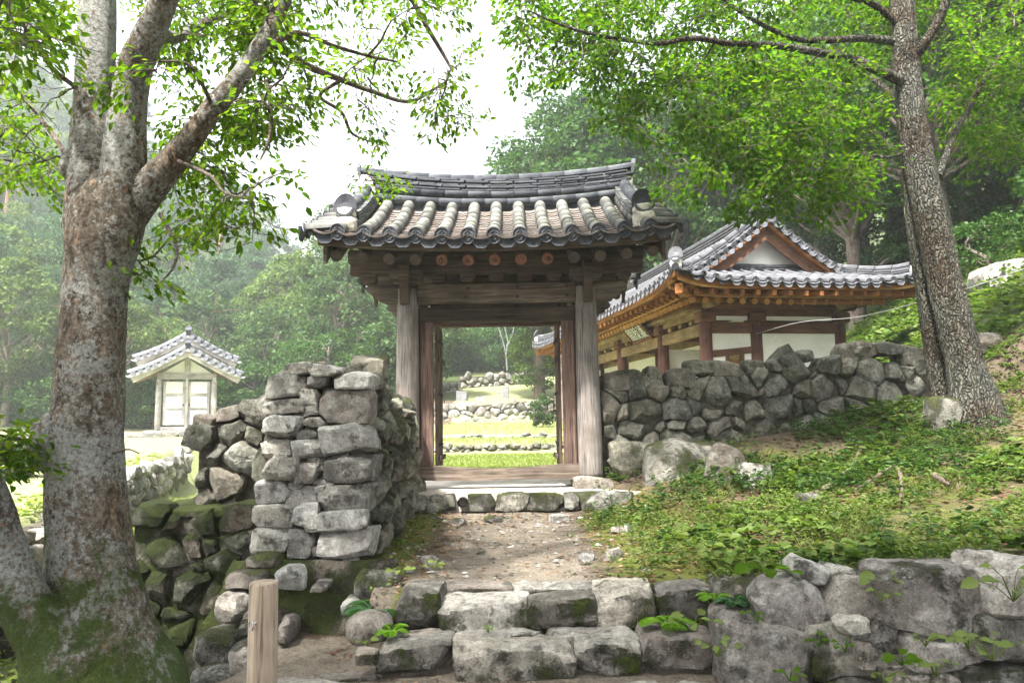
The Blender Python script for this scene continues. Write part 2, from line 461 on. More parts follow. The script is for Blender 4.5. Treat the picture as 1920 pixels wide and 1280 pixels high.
M['stone_moss'] = mat_stone('mossy_stone', (0.24, 0.235, 0.21), (0.09, 0.09, 0.075), moss=-0.03, lichen=0.4, top_moss=0.12)
M['stone_moss_shaded'] = mat_stone('shaded_mossy_stone', (0.12, 0.125, 0.10), (0.04, 0.045, 0.03), moss=0.07, lichen=0.3, top_moss=0.2, moss_col=(0.026, 0.038, 0.009))  # real moss; the stone colour is also darkened for the ditch shade
M['stone_step'] = mat_stone('step_stone', (0.31, 0.295, 0.265), (0.15, 0.14, 0.12), moss=0.03, lichen=0.45, top_moss=-0.22, moss_col=(0.06, 0.085, 0.014))
M['stone_bank'] = mat_stone('bank_stone', (0.33, 0.315, 0.295), (0.14, 0.125, 0.11), moss=-0.07, lichen=0.6, top_moss=0.10)
M['stone_far'] = mat_stone('far_wall_stone', (0.29, 0.285, 0.27), (0.12, 0.115, 0.10), moss=-0.3, lichen=0.3)
M['core'] = mat_plain('wall_core_earth', (0.075, 0.068, 0.05), var=0.6, scale=12, bump=1.0)
M['moss'] = mat_stone('moss_mortar', (0.20, 0.195, 0.165), (0.09, 0.085, 0.065), moss=0.09, lichen=0.3, top_moss=0.1, moss_col=(0.045, 0.062, 0.014))
M['bark_left'] = mat_bark('lichen_bark', ((0.04, 0.032, 0.024), (0.13, 0.105, 0.08), (0.23, 0.195, 0.155)), (0.35, 0.365, 0.345), 0.8, (0.0, 1.55), (0.05, 0.08, 0.012), 0.8, (0.33, 0.20, 0.115), 0.6)
M['bark_right'] = mat_bark('furrowed_bark', ((0.018, 0.014, 0.010), (0.095, 0.072, 0.05), (0.19, 0.15, 0.11)), (0.30, 0.34, 0.30), 0.4, (1.0, 2.0), (0.035, 0.045, 0.015), 1.6, None, 0.22)
M['bark_far'] = mat_bark('far_bark', ((0.06, 0.045, 0.035), (0.15, 0.115, 0.09), (0.24, 0.19, 0.155)), (0.3, 0.3, 0.27), 0.3)
M['bark_pine'] = mat_bark('red_pine_bark', ((0.10, 0.05, 0.03), (0.24, 0.125, 0.08), (0.33, 0.2, 0.14)), (0.3, 0.25, 0.2), 0.2)
M['log'] = mat_wood('debarked_log', (0.14, 0.105, 0.075), (0.27, 0.215, 0.16), (0.37, 0.31, 0.245), 'Z', cracks=0.7)
M['leaf_left'] = mat_leaf('left_leaf', [(0.04, 0.09, 0.008), (0.075, 0.14, 0.011), (0.14, 0.20, 0.018)], 0.68, 0.08)
M['leaf_right'] = mat_leaf('right_leaf', [(0.04, 0.11, 0.006), (0.075, 0.165, 0.009), (0.14, 0.215, 0.014)], 0.66, 0.08)
M['leaf_far'] = mat_leaf('far_leaf', [(0.03, 0.065, 0.026), (0.048, 0.092, 0.034), (0.08, 0.125, 0.042)], 0.35, 0.1)
M['leaf_lime'] = mat_leaf('lime_leaf', [(0.05, 0.09, 0.025), (0.08, 0.125, 0.034), (0.115, 0.155, 0.045)], 0.4, 0.1)
M['leaf_pine'] = mat_leaf('pine_needles', [(0.03, 0.07, 0.038), (0.05, 0.10, 0.05), (0.075, 0.13, 0.06)], 0.25, 0.15)
M['leaf_dark'] = mat_leaf('dark_leaf', [(0.022, 0.06, 0.012), (0.035, 0.085, 0.016), (0.055, 0.115, 0.02)], 0.4, 0.25)
M['herb_pale'] = mat_leaf('pale_herb', [(0.11, 0.14, 0.045), (0.16, 0.19, 0.06), (0.07, 0.11, 0.03)], 0.4, 0.1)
M['herb'] = mat_leaf('ground_herb', [(0.045, 0.085, 0.018), (0.085, 0.14, 0.03), (0.15, 0.20, 0.05), (0.06, 0.12, 0.02)], 0.4, 0.15)
M['fern'] = mat_leaf('fern_frond', [(0.11, 0.22, 0.02), (0.15, 0.28, 0.025)], 0.45, 0.2)
M['fern_dark'] = mat_leaf('dark_fern_frond', [(0.045, 0.11, 0.045), (0.07, 0.15, 0.06)], 0.4, 0.2)
M['grass'] = mat_leaf('grass_blade', [(0.12, 0.17, 0.04), (0.18, 0.23, 0.06), (0.25, 0.28, 0.10)], 0.4, 0.1)
M['litter'] = mat_leaf('dead_leaf', [(0.10, 0.05, 0.03), (0.19, 0.10, 0.06), (0.30, 0.20, 0.13)], 0.15, 0.1)
M['twig'] = mat_plain('grey_twig', (0.12, 0.092, 0.07), var=0.5, scale=20, bump=0.6)

# ------------------------------------------------------------------ the ground: one sheet to the horizon
_ctl = []
for (u, v, Y) in ((1150, 1000, 7.5), (1300, 1000, 6.8), (1350, 920, 8.5), (1500, 900, 8.5), (1500, 1045, 5.7), (1440, 1075, 4.95), (1700, 1062, 4.7),
                  (1920, 1042, 4.4), (1700, 950, 6.5), (1850, 905, 7.0), (1650, 840, 9.0), (1830, 790, 9.0), (1520, 810, 9.9), (1400, 838, 9.8),
                  (1250, 872, 9.7), (1160, 912, 9.6), (1740, 745, 10.2), (1920, 720, 10.0), (1920, 865, 7.5), (1600, 1000, 6.0), (1800, 985, 5.8), (1240, 1060, 5.6)):
    p = P(u, v, Y); _ctl.append((p.x, p.y, p.z))
_ctl += [(-1, 5.3, .39), (0, 5.3, .40), (.9, 5.3, .42), (-.5, 7, .47), (.5, 7, .47), (-.9, 9, .53), (0, 9.2, .54), (1.2, 9.2, .58), (-1.25, 6.2, .46),
         (-1.3, 8, .50), (-2.3, 6.5, .45), (-2.3, 9, .55), (0.2, 10.4, .70), (9, 8, 2.6), (9, 5, 2.0), (9, 10.4, 3.2)]
_ctl = np.array(_ctl)
def _tps(d2):
    return np.where(d2 > 1e-12, 0.5 * d2 * np.log(d2 + 1e-12), 0.0)
_n = len(_ctl)
_d2 = ((_ctl[:, None, :2] - _ctl[None, :, :2]) ** 2).sum(-1)
_A = np.zeros((_n + 3, _n + 3)); _A[:_n, :_n] = _tps(_d2) + np.eye(_n) * 0.05
_A[:_n, _n] = 1; _A[:_n, _n + 1:] = _ctl[:, :2]; _A[_n, :_n] = 1; _A[_n + 1:, :_n] = _ctl[:, :2].T
_w = np.linalg.solve(_A, np.concatenate([_ctl[:, 2], np.zeros(3)]))
def bank(x, y):
    x = np.clip(x, -2.6, 9.5); y = np.clip(y, 3.6, 10.6)
    r = _w[_n] + _w[_n + 1] * x + _w[_n + 2] * y
    for i in range(_n):
        r = r + _w[i] * _tps((x - _ctl[i, 0]) ** 2 + (y - _ctl[i, 1]) ** 2)
    return r
WALL_LINE = [(-4.4, 4.0), (-6.2, 9.8), (-8.0, 15.0), (-10.1, 23.0), (-12.3, 31.0), (-13.0, 34.0)]
def xwall(y): return np.interp(y, [p[1] for p in WALL_LINE], [p[0] for p in WALL_LINE])
def ret_y(x): return np.where(x < 1.35, 5.30 + 1.1 * sstep(-1.0, -1.3, x), np.maximum(2.2, 4.98 - 0.30 * (x - 1.35)))
def court(y): return np.interp(y, [10.3, 19.95, 20.08, 26, 26.1, 36, 36.3, 44, 60, 80], [.70, .74, 1.0, 1.04, 1.15, 1.55, 2.45, 3.6, 6.5, 9.0])
def ridge_r(a): return np.interp(a, [-1.4, -.9, -.69, -.5, -.29, -.15, 0, .1, .2, .35, .7, 1.2], [.42, .40, .36, .28, .165, .10, .075, .085, .13, .25, .42, .5])
def ground(x, y):
    x = np.asarray(x, float); y = np.asarray(y, float)
    # near ground: forecourt, steps, path, bank
    fore = 0.02 * fbm(x, y, 1.3) - 0.05 * sstep(-1.6, -3.2, x)
    b = bank(x, y)
    near = fore + (b - 0.05 - fore) * sstep(-0.02, 0.22, y - ret_y(x))
    tread = 0.17 * sstep(4.95, 5.05, y) * sstep(-1.15, -1.0, x) * sstep(1.42, 1.35, x)
    near = np.where((x > -1.2) & (x < 1.42), np.maximum(near, tread), near)
    near = near + 0.05 * fbm(x, y, 1.1) * sstep(0.8, 2.0, x) * sstep(5, 6, y) + 0.012 * fbm(x, y, 6)
    # left side of the wall end: a drop to the brook
    brook = -0.75 + 0.012 * (y - 8) + 0.15 * fbm(x, y, .8)
    lf = sstep(-1.75, -2.25, x) * sstep(4.75, 5.6, y)
    lf = np.maximum(lf, sstep(-3.0, -3.6, x) * sstep(3.6, 4.6, y))
    near = near * (1 - lf) + brook * lf
    # courtyard behind the gate
    c = court(y) + 0.04 * fbm(x, y, .5)
    x0 = 6.3 + 0.12 * (y - 10)
    hillr = np.where(x > x0, 2.0 + 0.75 * np.minimum(x - x0, 14) + 0.45 * np.maximum(x - x0 - 14, 0), 2.0)
    hillr = hillr + 0.5 * fbm(x, y, .25) * sstep(0, 3, x - x0)
    c = np.maximum(c, c + (hillr - c) * sstep(-1.3, 0.0, x - x0))
    c = c + (brook + .35 - c) * sstep(-2.6, -4.2, x) * sstep(34, 22, y)
    z = near + (c - near) * sstep(10.25, 10.6, y)
    # lawn terrace on the left, beyond the retaining wall
    lawn = 0.37 + 0.85 * np.clip((y - 9) / 24, 0, 1.6) + 0.03 * fbm(x, y, .4) + 0.03 * np.maximum(0, xwall(y) - x - 8)
    d = xwall(y) - x
    z = z + (lawn - z) * sstep(-0.12, 0.12, d) * sstep(4.5, 7.5, y)
    # wooded hills
    a = x / np.maximum(y, 8)
    start = np.where(a < -0.15, 37.5, 46.0)
    t = np.clip((y - start) / (118 - start), 0, 1)
    hz = 1.6 + ridge_r(a) * np.minimum(y, 150)
    ramp = 0.55 * t + 0.45 * t * t
    z = z + np.maximum(0, hz - z) * ramp + 1.5 * fbm(x, y, .05) * sstep(40, 60, y)
    # lateral slope on the far left
    z = z + np.maximum(0, -x - 30) * 0.35 * sstep(12, 40, y)
    return z
def gz(x, y): return float(ground(np.array([x]), np.array([y]))[0])

def axis_list(*spans):
    out = []
    for (a, b, st) in spans: out += list(np.arange(a, b - 1e-6, st))
    return np.array(out + [spans[-1][1]])
gx = axis_list((-900, -200, 100), (-200, -60, 10), (-60, -16, 2), (-16, -4, .25), (-4, 7, .07), (7, 14, .3), (14, 60, 2), (60, 200, 10), (200, 900, 100))
gy = axis_list((-120, -10, 20), (-10, 3, .8), (3, 11, .07), (11, 40, .3), (40, 60, 1.0), (60, 160, 4), (160, 300, 20), (300, 1200, 100))
GX, GY = np.meshgrid(gx, gy)
GZ = ground(GX, GY)
nx, ny = len(gx), len(gy)
idx = np.arange(nx * ny).reshape(ny, nx)
gf = np.stack([idx[:-1, :-1].ravel(), idx[:-1, 1:].ravel(), idx[1:, 1:].ravel(), idx[1:, :-1].ravel()], 1)
gme = np_mesh('ground', np.stack([GX.ravel(), GY.ravel(), GZ.ravel()], 1), gf, None, True)
X, Y_ = GX.ravel(), GY.ravel()
def put_attr(me, name, arr):
    at = me.attributes.new(name, 'FLOAT', 'POINT'); at.data.foreach_set('value', np.asarray(arr, dtype=np.float32))
lawn_m = np.maximum(sstep(10.5, 10.9, Y_) * sstep(-3.4, -2.4, X) * sstep(1.2, -0.3, X - (6.3 + .12 * (Y_ - 10)) + 1.5) * sstep(64, 52, Y_),
                    sstep(0.1, 0.3, xwall(Y_) - X) * sstep(6, 8, Y_) * sstep(38, 36, Y_))
lawn_m = np.maximum(lawn_m, 0.8 * sstep(-2.7, -3.2, X) * sstep(6.5, 8, Y_) * sstep(36, 34, Y_))
path_m = np.exp(-((X - (-0.02 + 0.12 * np.sin(Y_))) / 0.75) ** 2) * sstep(4.9, 5.2, Y_) * sstep(10.4, 9.9, Y_)
path_m = np.maximum(path_m, np.where(X < -.9, sstep(6.0, 5.6, Y_), sstep(5.2, 5.1, Y_)) * 0.9)
moss_m = sstep(0.55, 1.1, np.abs(X + .05)) * sstep(2.6, 1.4, X) * sstep(5, 5.3, Y_) * sstep(10, 8.6, Y_)
moss_m = np.maximum(moss_m, 0.5 * sstep(1.3, 2.2, X) * sstep(10.4, 9, Y_) * sstep(-.1, .3, Y_ - ret_y(X)))
wood_m = np.maximum(sstep(37, 39, Y_) * (1 - lawn_m), sstep(-.2, .6, X - (6.3 + .12 * (Y_ - 10))) * sstep(10.8, 11.5, Y_))
moss_m = moss_m * np.where(X < -0.9, sstep(5.9, 6.3, Y_), 1.0)
put_attr(gme, 'wood', wood_m)
put_attr(gme, 'lawn', lawn_m); put_attr(gme, 'path', path_m); put_attr(gme, 'moss', moss_m)
m = NM('ground_soil')
wv = m.coords((1, 1, 1), 'World', False)
n1 = m.noise(wv, 1.3, 6, 0.65); n2 = m.noise(wv, 9, 6, 0.7); n3 = m.noise(wv, 55, 5, 0.75); n4 = m.voro(wv, 30)
soil = m.ramp(n2, [(0.3, (0.035, 0.027, 0.019)), (0.5, (0.08, 0.062, 0.045)), (0.72, (0.14, 0.115, 0.085))])
litter = m.ramp(n3, [(0.42, 0.0), (0.62, 0.7)])
soil = m.mix(litter, soil, (0.105, 0.078, 0.055))
dirt = m.ramp(n2, [(0.25, (0.09, 0.076, 0.06)), (0.5, (0.155, 0.133, 0.105)), (0.8, (0.23, 0.205, 0.168))])
dirt = m.nval(dirt, 0.45, 1.55, n3)
pf = m.ramp(m.math('ADD', m.attr('path'), m.math('MULTIPLY', m.math('SUBTRACT', n2, 0.5), 0.7)), [(0.35, 0.0), (0.6, 1.0)])
col = m.mix(pf, soil, dirt)
mc = m.mix(m.noise(wv, 6, 5, 0.6), (0.055, 0.07, 0.014), (0.15, 0.155, 0.038))
mf = m.ramp(m.math('ADD', m.math('MULTIPLY', m.attr('moss'), 0.55), m.math('ADD', n1, m.math('MULTIPLY', m.math('SUBTRACT', n3, 0.5), 0.5))), [(0.66, 0.0), (0.90, 0.92)])
col = m.mix(mf, col, mc)
lc = m.mix(m.noise(wv, 0.9, 5, 0.6), (0.165, 0.19, 0.08), (0.255, 0.27, 0.135))
lc = m.nval(lc, 0.7, 1.3, n3)
lf = m.ramp(m.math('ADD', m.attr('lawn'), m.math('MULTIPLY', m.math('SUBTRACT', n2, 0.5), 0.5)), [(0.4, 0.0), (0.55, 1.0)])
col = m.mix(lf, col, lc)
wf = m.ramp(m.math('ADD', m.attr('wood'), m.math('MULTIPLY', m.math('SUBTRACT', n2, 0.5), 0.6)), [(0.4, 0.0), (0.6, 0.85)])
col = m.mix(wf, col, m.mix(n1, (0.025, 0.04, 0.012), (0.06, 0.095, 0.025)))
hh = m.math('ADD', n2, m.math('ADD', m.math('MULTIPLY', n3, 0.6), m.math('MULTIPLY', n4, 0.4)))
M['ground'] = m.surf(col, 0.95, m.bump(hh, 0.8, 0.03), 0.12)
gme.materials.append(M['ground'])
tag(link('ground', gme), kind='structure')

# ------------------------------------------------------------------ stones
def clip_poly(poly, nrm, d):
    """keep the part of a convex polygon where p . nrm <= d"""
    out = []
    for i in range(len(poly)):
        a, b = poly[i], poly[(i + 1) % len(poly)]
        da = a[0] * nrm[0] + a[1] * nrm[1] - d; db = b[0] * nrm[0] + b[1] * nrm[1] - d
        if da <= 0: out.append(a)
        if (da < 0) != (db < 0) and da != db:
            t = da / (da - db); out.append((a[0] + (b[0] - a[0]) * t, a[1] + (b[1] - a[1]) * t))
    return out
def power_cells(pts, wts, aspect=1.0):
    """weighted Voronoi cells; aspect > 1 makes cells wider than tall"""
    q = [(p[0] / aspect, p[1]) for p in pts]
    cells = []
    for i, a in enumerate(q):
        poly = [(a[0] - 2, a[1] - 2), (a[0] + 2, a[1] - 2), (a[0] + 2, a[1] + 2), (a[0] - 2, a[1] + 2)]
        for j, b in enumerate(q):
            if i == j: continue
            dx, dy = b[0] - a[0], b[1] - a[1]; L2 = dx * dx + dy * dy
            if L2 > 9: continue
            L = math.sqrt(L2)
            d = (L2 + wts[i] - wts[j]) / (2 * L)
            nr = (dx / L, dy / L)
            poly = clip_poly(poly, nr, a[0] * nr[0] + a[1] * nr[1] + d)
            if len(poly) < 3: break
        cells.append([(p[0] * aspect, p[1]) for p in poly] if len(poly) >= 3 else None)
    return cells
def stone_prism(poly, depth, bulge, rng, gap=0.012, rough=0.02, npt=14, mat=None):
    """a rubble stone seen from its face: outline in (x, z), face towards -y; origin at its centre"""
    cx = sum(p[0] for p in poly) / len(poly); cz = sum(p[1] for p in poly) / len(poly)
    pl = []
    for p in poly:
        dx, dz = p[0] - cx, p[1] - cz; L = math.hypot(dx, dz) + 1e-6
        k = max(0.3, (L - gap * rng.uniform(.6, 2.0)) / L) ; pl.append((dx * k, dz * k))
    # resample the outline with cut corners
    per = []; n = len(pl)
    for i in range(n):
        a, b = pl[i], pl[(i + 1) % n]; L = math.hypot(b[0] - a[0], b[1] - a[1])
        for t in ((0.05, 0.35, 0.65, 0.95) if L > 0.12 else (0.2, 0.8)):
            per.append((a[0] + (b[0] - a[0]) * t, a[1] + (b[1] - a[1]) * t))
    m_ = len(per); V, F = [], []
    size = math.sqrt(max(1e-4, sum(math.hypot(*p) for p in per) / m_)) 
    off = Vector((rng.uniform(0, 99), rng.uniform(0, 99), rng.uniform(0, 99)))
    tx, tz = rng.uniform(-.3, .3), rng.uniform(-.25, .3)
    rings = ((1.0, depth), (1.02, 0.02), (0.94, -0.35 * bulge), (0.72, -0.85 * bulge), (0.38, -bulge))
    for (k, y) in rings:
        for p in per:
            q = Vector((p[0] * k, y + (tx * p[0] + tz * p[1]) * (k < 1.01) * 0.4, p[1] * k))
            nv = mnoise.noise_vector(q * 5.5 + off) * rough + mnoise.noise_vector(q * 14 + off) * rough * 0.5
            V.append(q + nv)
    V.append(Vector((0, -bulge * 1.02, 0)) + mnoise.noise_vector(off) * rough)
    R_ = max(math.hypot(*p) for p in per)
    for _ in range(rng.choice((5, 6, 7))):
        an = rng.uniform(0, 2 * math.pi); tl = rng.uniform(.2, 1.15)
        dn = Vector((math.cos(an) * math.sin(tl), -math.cos(tl), math.sin(an) * math.sin(tl)))
        sup = max(v.dot(dn) for v in V); lim = sup * rng.uniform(.55, .88)
        for i_, v in enumerate(V):
            e = v.dot(dn) - lim
            if e > 0 and v.y < depth * .5: V[i_] = v - dn * e
    V = [v + (mnoise.noise_vector(v * 11 + off) * rough * .35 if v.y < depth * .5 else Vector()) for v in V]
    for r in range(len(rings) - 1):
        for k in range(m_):
            a, b = r * m_ + k, r * m_ + (k + 1) % m_
            F.append((a, b, b + m_, a + m_))
    r = (len(rings) - 1) * m_
    for k in range(m_): F.append((r + k, r + (k + 1) % m_, len(V) - 1))
    F.append(tuple(range(m_ - 1, -1, -1)))
    me = mesh('stone', V, F, mat, True)
    me.set_sharp_from_angle(angle=rad(17))
    return me, cx, cz
def rubble(parent, org, along, s_rng, h_bot, h_top, size, seed, mat, depth=0.28, bulge=0.06, aspect=1.25, gap=0.012, rough=0.02, big=0.5, name='stone', normal_flip=1, keep=None):
    """fill a vertical wall face with fitted stones; org + s*along, height h (absolute z). h_bot / h_top are functions of s"""
    rng = random.Random(seed)
    along = Vector(along).normalized(); nrm = Vector((along.y, -along.x, 0)) * normal_flip   # outward (towards -y for along = +x)
    pts, inside = [], []
    s0, s1 = s_rng
    row = size; lo = min(h_bot(s) for s in np.linspace(s0, s1, 12)) - 2 * size; hi = max(h_top(s) for s in np.linspace(s0, s1, 12)) + 2 * size
    z, k = lo, 0
    while z < hi:
        x = s0 - 2 * size * aspect + (k % 2) * size * aspect * .5
        while x < s1 + 2 * size * aspect:
            px, pz = x + rng.uniform(-.34, .34) * size * aspect, z + rng.uniform(-.34, .34) * size
            pts.append((px, pz)); inside.append(s0 < px < s1 and h_bot(px) < pz < h_top(px))
            x += size * aspect
        z += row; k += 1
    wts = [rng.uniform(0, big) * size * size for _ in pts]
    cells = power_cells(pts, wts, aspect)
    M0 = Matrix((along, -nrm, Vector((0, 0, 1)))).transposed().to_4x4()
    out = []
    for c, ins in zip(cells, inside):
        if not ins or c is None: continue
        c = [(min(max(p[0], s0 - .03), s1 + .03), p[1]) for p in c]
        ar = 0.5 * abs(sum(c[i][0] * c[(i + 1) % len(c)][1] - c[(i + 1) % len(c)][0] * c[i][1] for i in range(len(c))))
        if ar < 0.12 * size * size: continue
        me, cx, cz = stone_prism(c, depth, bulge * rng.uniform(.4, 1.5), rng, gap, rough, mat=mat)
        if keep and not keep(cx, cz): continue
        T = M0.copy(); T.translation = Vector(org) + along * cx + Vector((0, 0, cz - org[2])) + nrm * rng.uniform(-.03, .035)
        out.append(link(name, me, T, parent))
    return out
_cube = None
def block_mesh(hx, hy, hz, seed, mat, k=5.0, cuts=4, rough=0.03, n=8, fine=0.012, soft=False):
    """a roughly split stone: rounded block with planes struck off"""
    global _cube
    if _cube is None or _cube[0] != n:
        V, F, ix = [], [], {}
        def vid(p):
            key = tuple(round(c, 4) for c in p)
            if key not in ix: ix[key] = len(V); V.append(p)
            return ix[key]
        g = [-1 + 2 * i / n for i in range(n + 1)]
        for ax in range(3):
            for sg in (-1, 1):
                for i in range(n):
                    for j in range(n):
                        q = []
                        for (a, b) in ((i, j), (i + 1, j), (i + 1, j + 1), (i, j + 1)):
                            p = [0, 0, 0]; p[ax] = sg; p[(ax + 1) % 3] = g[a]; p[(ax + 2) % 3] = g[b]; q.append(vid(tuple(p)))
                        F.append(q if sg > 0 else q[::-1])
        _cube = (n, np.array(V), F)
    V = _cube[1]; rng = random.Random(seed)
    if not soft: k = k * 2.0
    r = (np.abs(V) ** k).sum(1) ** (1 / k)
    V = V / r[:, None]
    if not soft:
        for ax in range(3):                       # faces out of square
            V = V + np.outer(V[:, ax], np.array([rng.uniform(-.12, .12) if i != ax else 0 for i in range(3)]))
        for _ in range(cuts + 3):
            d = np.array([rng.gauss(0, 1), rng.gauss(0, 1), rng.gauss(0, 1)]); d /= np.linalg.norm(d)
            pr = V @ d; lim = pr.max() * rng.uniform(.74, .93)
            V = V - np.outer(np.maximum(pr - lim, 0), d)
    for _ in range(cuts):
        d = np.array([rng.choice((-1, 1)) * rng.uniform(.25, 1), rng.choice((-1, 1)) * rng.uniform(.1, .8), rng.choice((-1, 1)) * rng.uniform(.25, 1)]); d /= np.linalg.norm(d)
        lim = rng.uniform(.72, .95) * np.abs(d).sum() * 0.86
        e = V @ d - lim
        V = V - np.outer(np.maximum(e, 0), d)
    V = V * np.array([hx, hy, hz])
    off = Vector((rng.uniform(0, 99), rng.uniform(0, 99), 0)); s = (hx * hy * hz) ** (1 / 3)
    out = []
    for p in V:
        q = Vector(p)
        out.append(q + mnoise.noise_vector(q * (0.9 / s) + off) * rough * s * 4 + mnoise.noise_vector(q * (3.2 / s) + off) * fine * s * 4)
    me = mesh('block', out, _cube[2], mat, True)
    if not soft: me.set_sharp_from_angle(angle=rad(18))
    return me
def pix_block(parent, name, u0, v0, u1, v1, Y, depth, seed, mat, rot=0.0, **kw):
    """a stone whose face fills that part of the view, its face Y metres ahead"""
    a, b = P(u0, v1, Y), P(u1, v0, Y); c = (a + b) / 2
    me = block_mesh(abs(b.x - a.x) / 2, depth / 2, abs(b.z - a.z) / 2, seed, mat, **kw)
    return link(name, me, Matrix.Translation((c.x, Y + depth / 2, c.z)) @ Matrix.Rotation(rot, 4, 'Y'), parent)

# ------------------------------------------------------------------ roof tiles shared by the three roofs
def arc_shell(L, r0, r1, th, a0, a1, seg, mat, lip=True):
    """half-round tile: local +X runs down the slope, the round side is up (+Z); r0 upper radius, r1 lower radius"""
    V, F = [], []
    for (x, r) in ((0, r0), (L, r1)):
        for k in range(seg + 1):
            a = a0 + (a1 - a0) * k / seg
            V.append((x, r * math.sin(a), r * math.cos(a)))
    n = seg + 1
    for k in range(seg): F.append((k, k + n, k + n + 1, k + 1))
    if lip:
        b = len(V)
        for k in range(n):
            a = a0 + (a1 - a0) * k / seg
            V.append((L, (r1 - th) * math.sin(a), (r1 - th) * math.cos(a)))
        for k in range(seg): F.append((n + k, b + k, b + k + 1, n + k + 1))
        b2 = len(V)
        for k in range(n):
            a = a0 + (a1 - a0) * k / seg
            V.append((0, (r0 - th) * math.sin(a), (r0 - th) * math.cos(a)))
        for k in range(seg): F.append((b + k, b2 + k, b2 + k + 1, b + k + 1))
    me = mesh('tile', V, F, mat)
    for i, p in enumerate(me.polygons): p.use_smooth = i < seg
    return me
def trough_mesh(L, w, sag, th, mat, seg=6):
    """concave tile, its hollow up"""
    V, F = [], []
    R = (w * w / 4 + sag * sag) / (2 * sag); A = math.asin(min(1, w / 2 / R))
    for (x, dr) in ((0, 0), (L, 0), (L, th), (0, th)):
        for k in range(seg + 1):
            a = -A + 2 * A * k / seg
            V.append((x, (R + dr) * math.sin(a), R - (R + dr) * math.cos(a)))
    n = seg + 1
    for k in range(seg):
        F.append((k, k + n, k + n + 1, k + 1)); F.append((n + k, 2 * n + k, 2 * n + k + 1, n + k + 1)); F.append((2 * n + k, 3 * n + k, 3 * n + k + 1, 2 * n + k + 1))
    return mesh('trough', V, F, mat)
def disc_mesh(r, mat, point=0.18, th=0.022):
    """eave-end disc in the local YZ plane facing +X, round with a slightly pointed foot, raised rim and boss ring"""
    segs = 24; V, F = [], []
    def ring(x, k, y0=0):
        for i in range(segs):
            a = 2 * math.pi * i / segs
            rr = r * k * (1 + point * max(0, -math.cos(a)) ** 6)
            V.append((x, rr * math.sin(a), rr * math.cos(a)))
    for (x, k) in ((-th, 1.0), (0.004, 1.0), (0.006, 0.93), (-0.004, 0.86), (-0.004, 0.60), (0.003, 0.54), (0.003, 0.46), (-0.004, 0.40)): ring(x, k)
    n = 8
    for j in range(n - 1):
        for i in range(segs):
            a, b = j * segs + i, j * segs + (i + 1) % segs
            F.append((a, a + segs, b + segs, b))
    F.append(tuple((n - 1) * segs + i for i in range(segs - 1, -1, -1)))
    # little raised lattice in the middle
    for (cy, cz, hy, hz) in ((0, 0, .07, .36), (0, 0, .36, .07), (.62, 0, .05, .22), (-.62, 0, .05, .22), (0, .68, .22, .05), (0, -.70, .22, .05)):
        b = len(V)
        for (x, y, z) in ((-.004, -1, -1), (-.004, 1, -1), (-.004, 1, 1), (-.004, -1, 1), (.005, -.8, -.8), (.005, .8, -.8), (.005, .8, .8), (.005, -.8, .8)):
            V.append((x, (cy + y * hy) * r, (cz + z * hz) * r))
        F += [(b + 4, b + 5, b + 6, b + 7), (b, b + 1, b + 5, b + 4), (b + 1, b + 2, b + 6, b + 5), (b + 2, b + 3, b + 7, b + 6), (b + 3, b, b + 4, b + 7)]
    return mesh('disc', V, F, mat)
def drip_mesh(w, sag, drop, mat, th=0.018, seg=10):
    """fan plate hanging under the lowest trough tile, facing +X"""
    V, F = [], []; n = seg + 1
    R = (w * w / 4 + sag * sag) / (2 * sag)
    for (x, kind) in ((0.0, 0), (0.03, 1), (0.03 - th, 1), (-th, 0)):
        for k in range(n):
            t = -1 + 2 * k / seg; y = t * w / 2
            top = R - math.sqrt(max(0, R * R - y * y))
            z = top if kind == 0 else top - drop * math.sqrt(max(0.0, 1 - t * t)) * (1.05 - 0.12 * abs(math.cos(t * 4.5)))
            V.append((x, y, z))
    for r in range(3):
        for k in range(seg): F.append((r * n + k, r * n + k + 1, (r + 1) * n + k + 1, (r + 1) * n + k))
    b = len(V)                      # raised ribs of the fan
    for j in range(-3, 4):
        t0, t1 = j * .10, j * .21
        for (t, q) in ((t0, .28), (t1, .80)):
            for dt in (-.025, .025):
                y = (t + dt) * w / 2; top = R - math.sqrt(max(0, R * R - y * y))
                z = top - drop * q * math.sqrt(max(0.0, 1 - t * t))
                V.append((0.03 * q + .006, y, z))
        F.append((b, b + 1, b + 3, b + 2)); b += 4
    return mesh('drip', V, F, mat)
def endplate_mesh(r, mat):
    """big upright ridge-end tile: tall round-topped plate, slightly dished, facing +X"""
    V, F = [], []; segs = 20
    prof = []
    for i in range(segs + 1):
        a = math.pi * (-0.08 + 1.16 * i / segs)
        prof.append((math.cos(a) * r, math.sin(a) * r * 1.25))
    prof += [(-r * .82, -r * .52), (r * .82, -r * .52)][::1]
    m_ = len(prof)
    for (x, k) in ((-0.04, .94), (0.010, 1.0), (0.016, .95), (0.014, .88), (.02, .4)):
        for (y, z) in prof: V.append((x - 0.08 * (z / r) * 0.5, y * k, z * k))
    for j in range(4):
        for i in range(m_):
            a, b = j * m_ + i, j * m_ + (i + 1) % m_
            F.append((a, b, b + m_, a + m_))
    F.append(tuple(4 * m_ + i for i in range(m_))); F.append(tuple(range(m_ - 1, -1, -1)))
    return mesh('endplate', V, F, mat)
def polylen(pts):
    return [0] + list(np.cumsum([(pts[i + 1] - pts[i]).length for i in range(len(pts) - 1)]))
def at_len(pts, L, s):
    s = min(max(s, 0), L[-1])
    for i in range(len(pts) - 1):
        if s <= L[i + 1] + 1e-9:
            t = (s - L[i]) / max(1e-9, L[i + 1] - L[i])
            return pts[i].lerp(pts[i + 1], t), (pts[i + 1] - pts[i]).normalized()
    return pts[-1], (pts[-1] - pts[-2]).normalized()
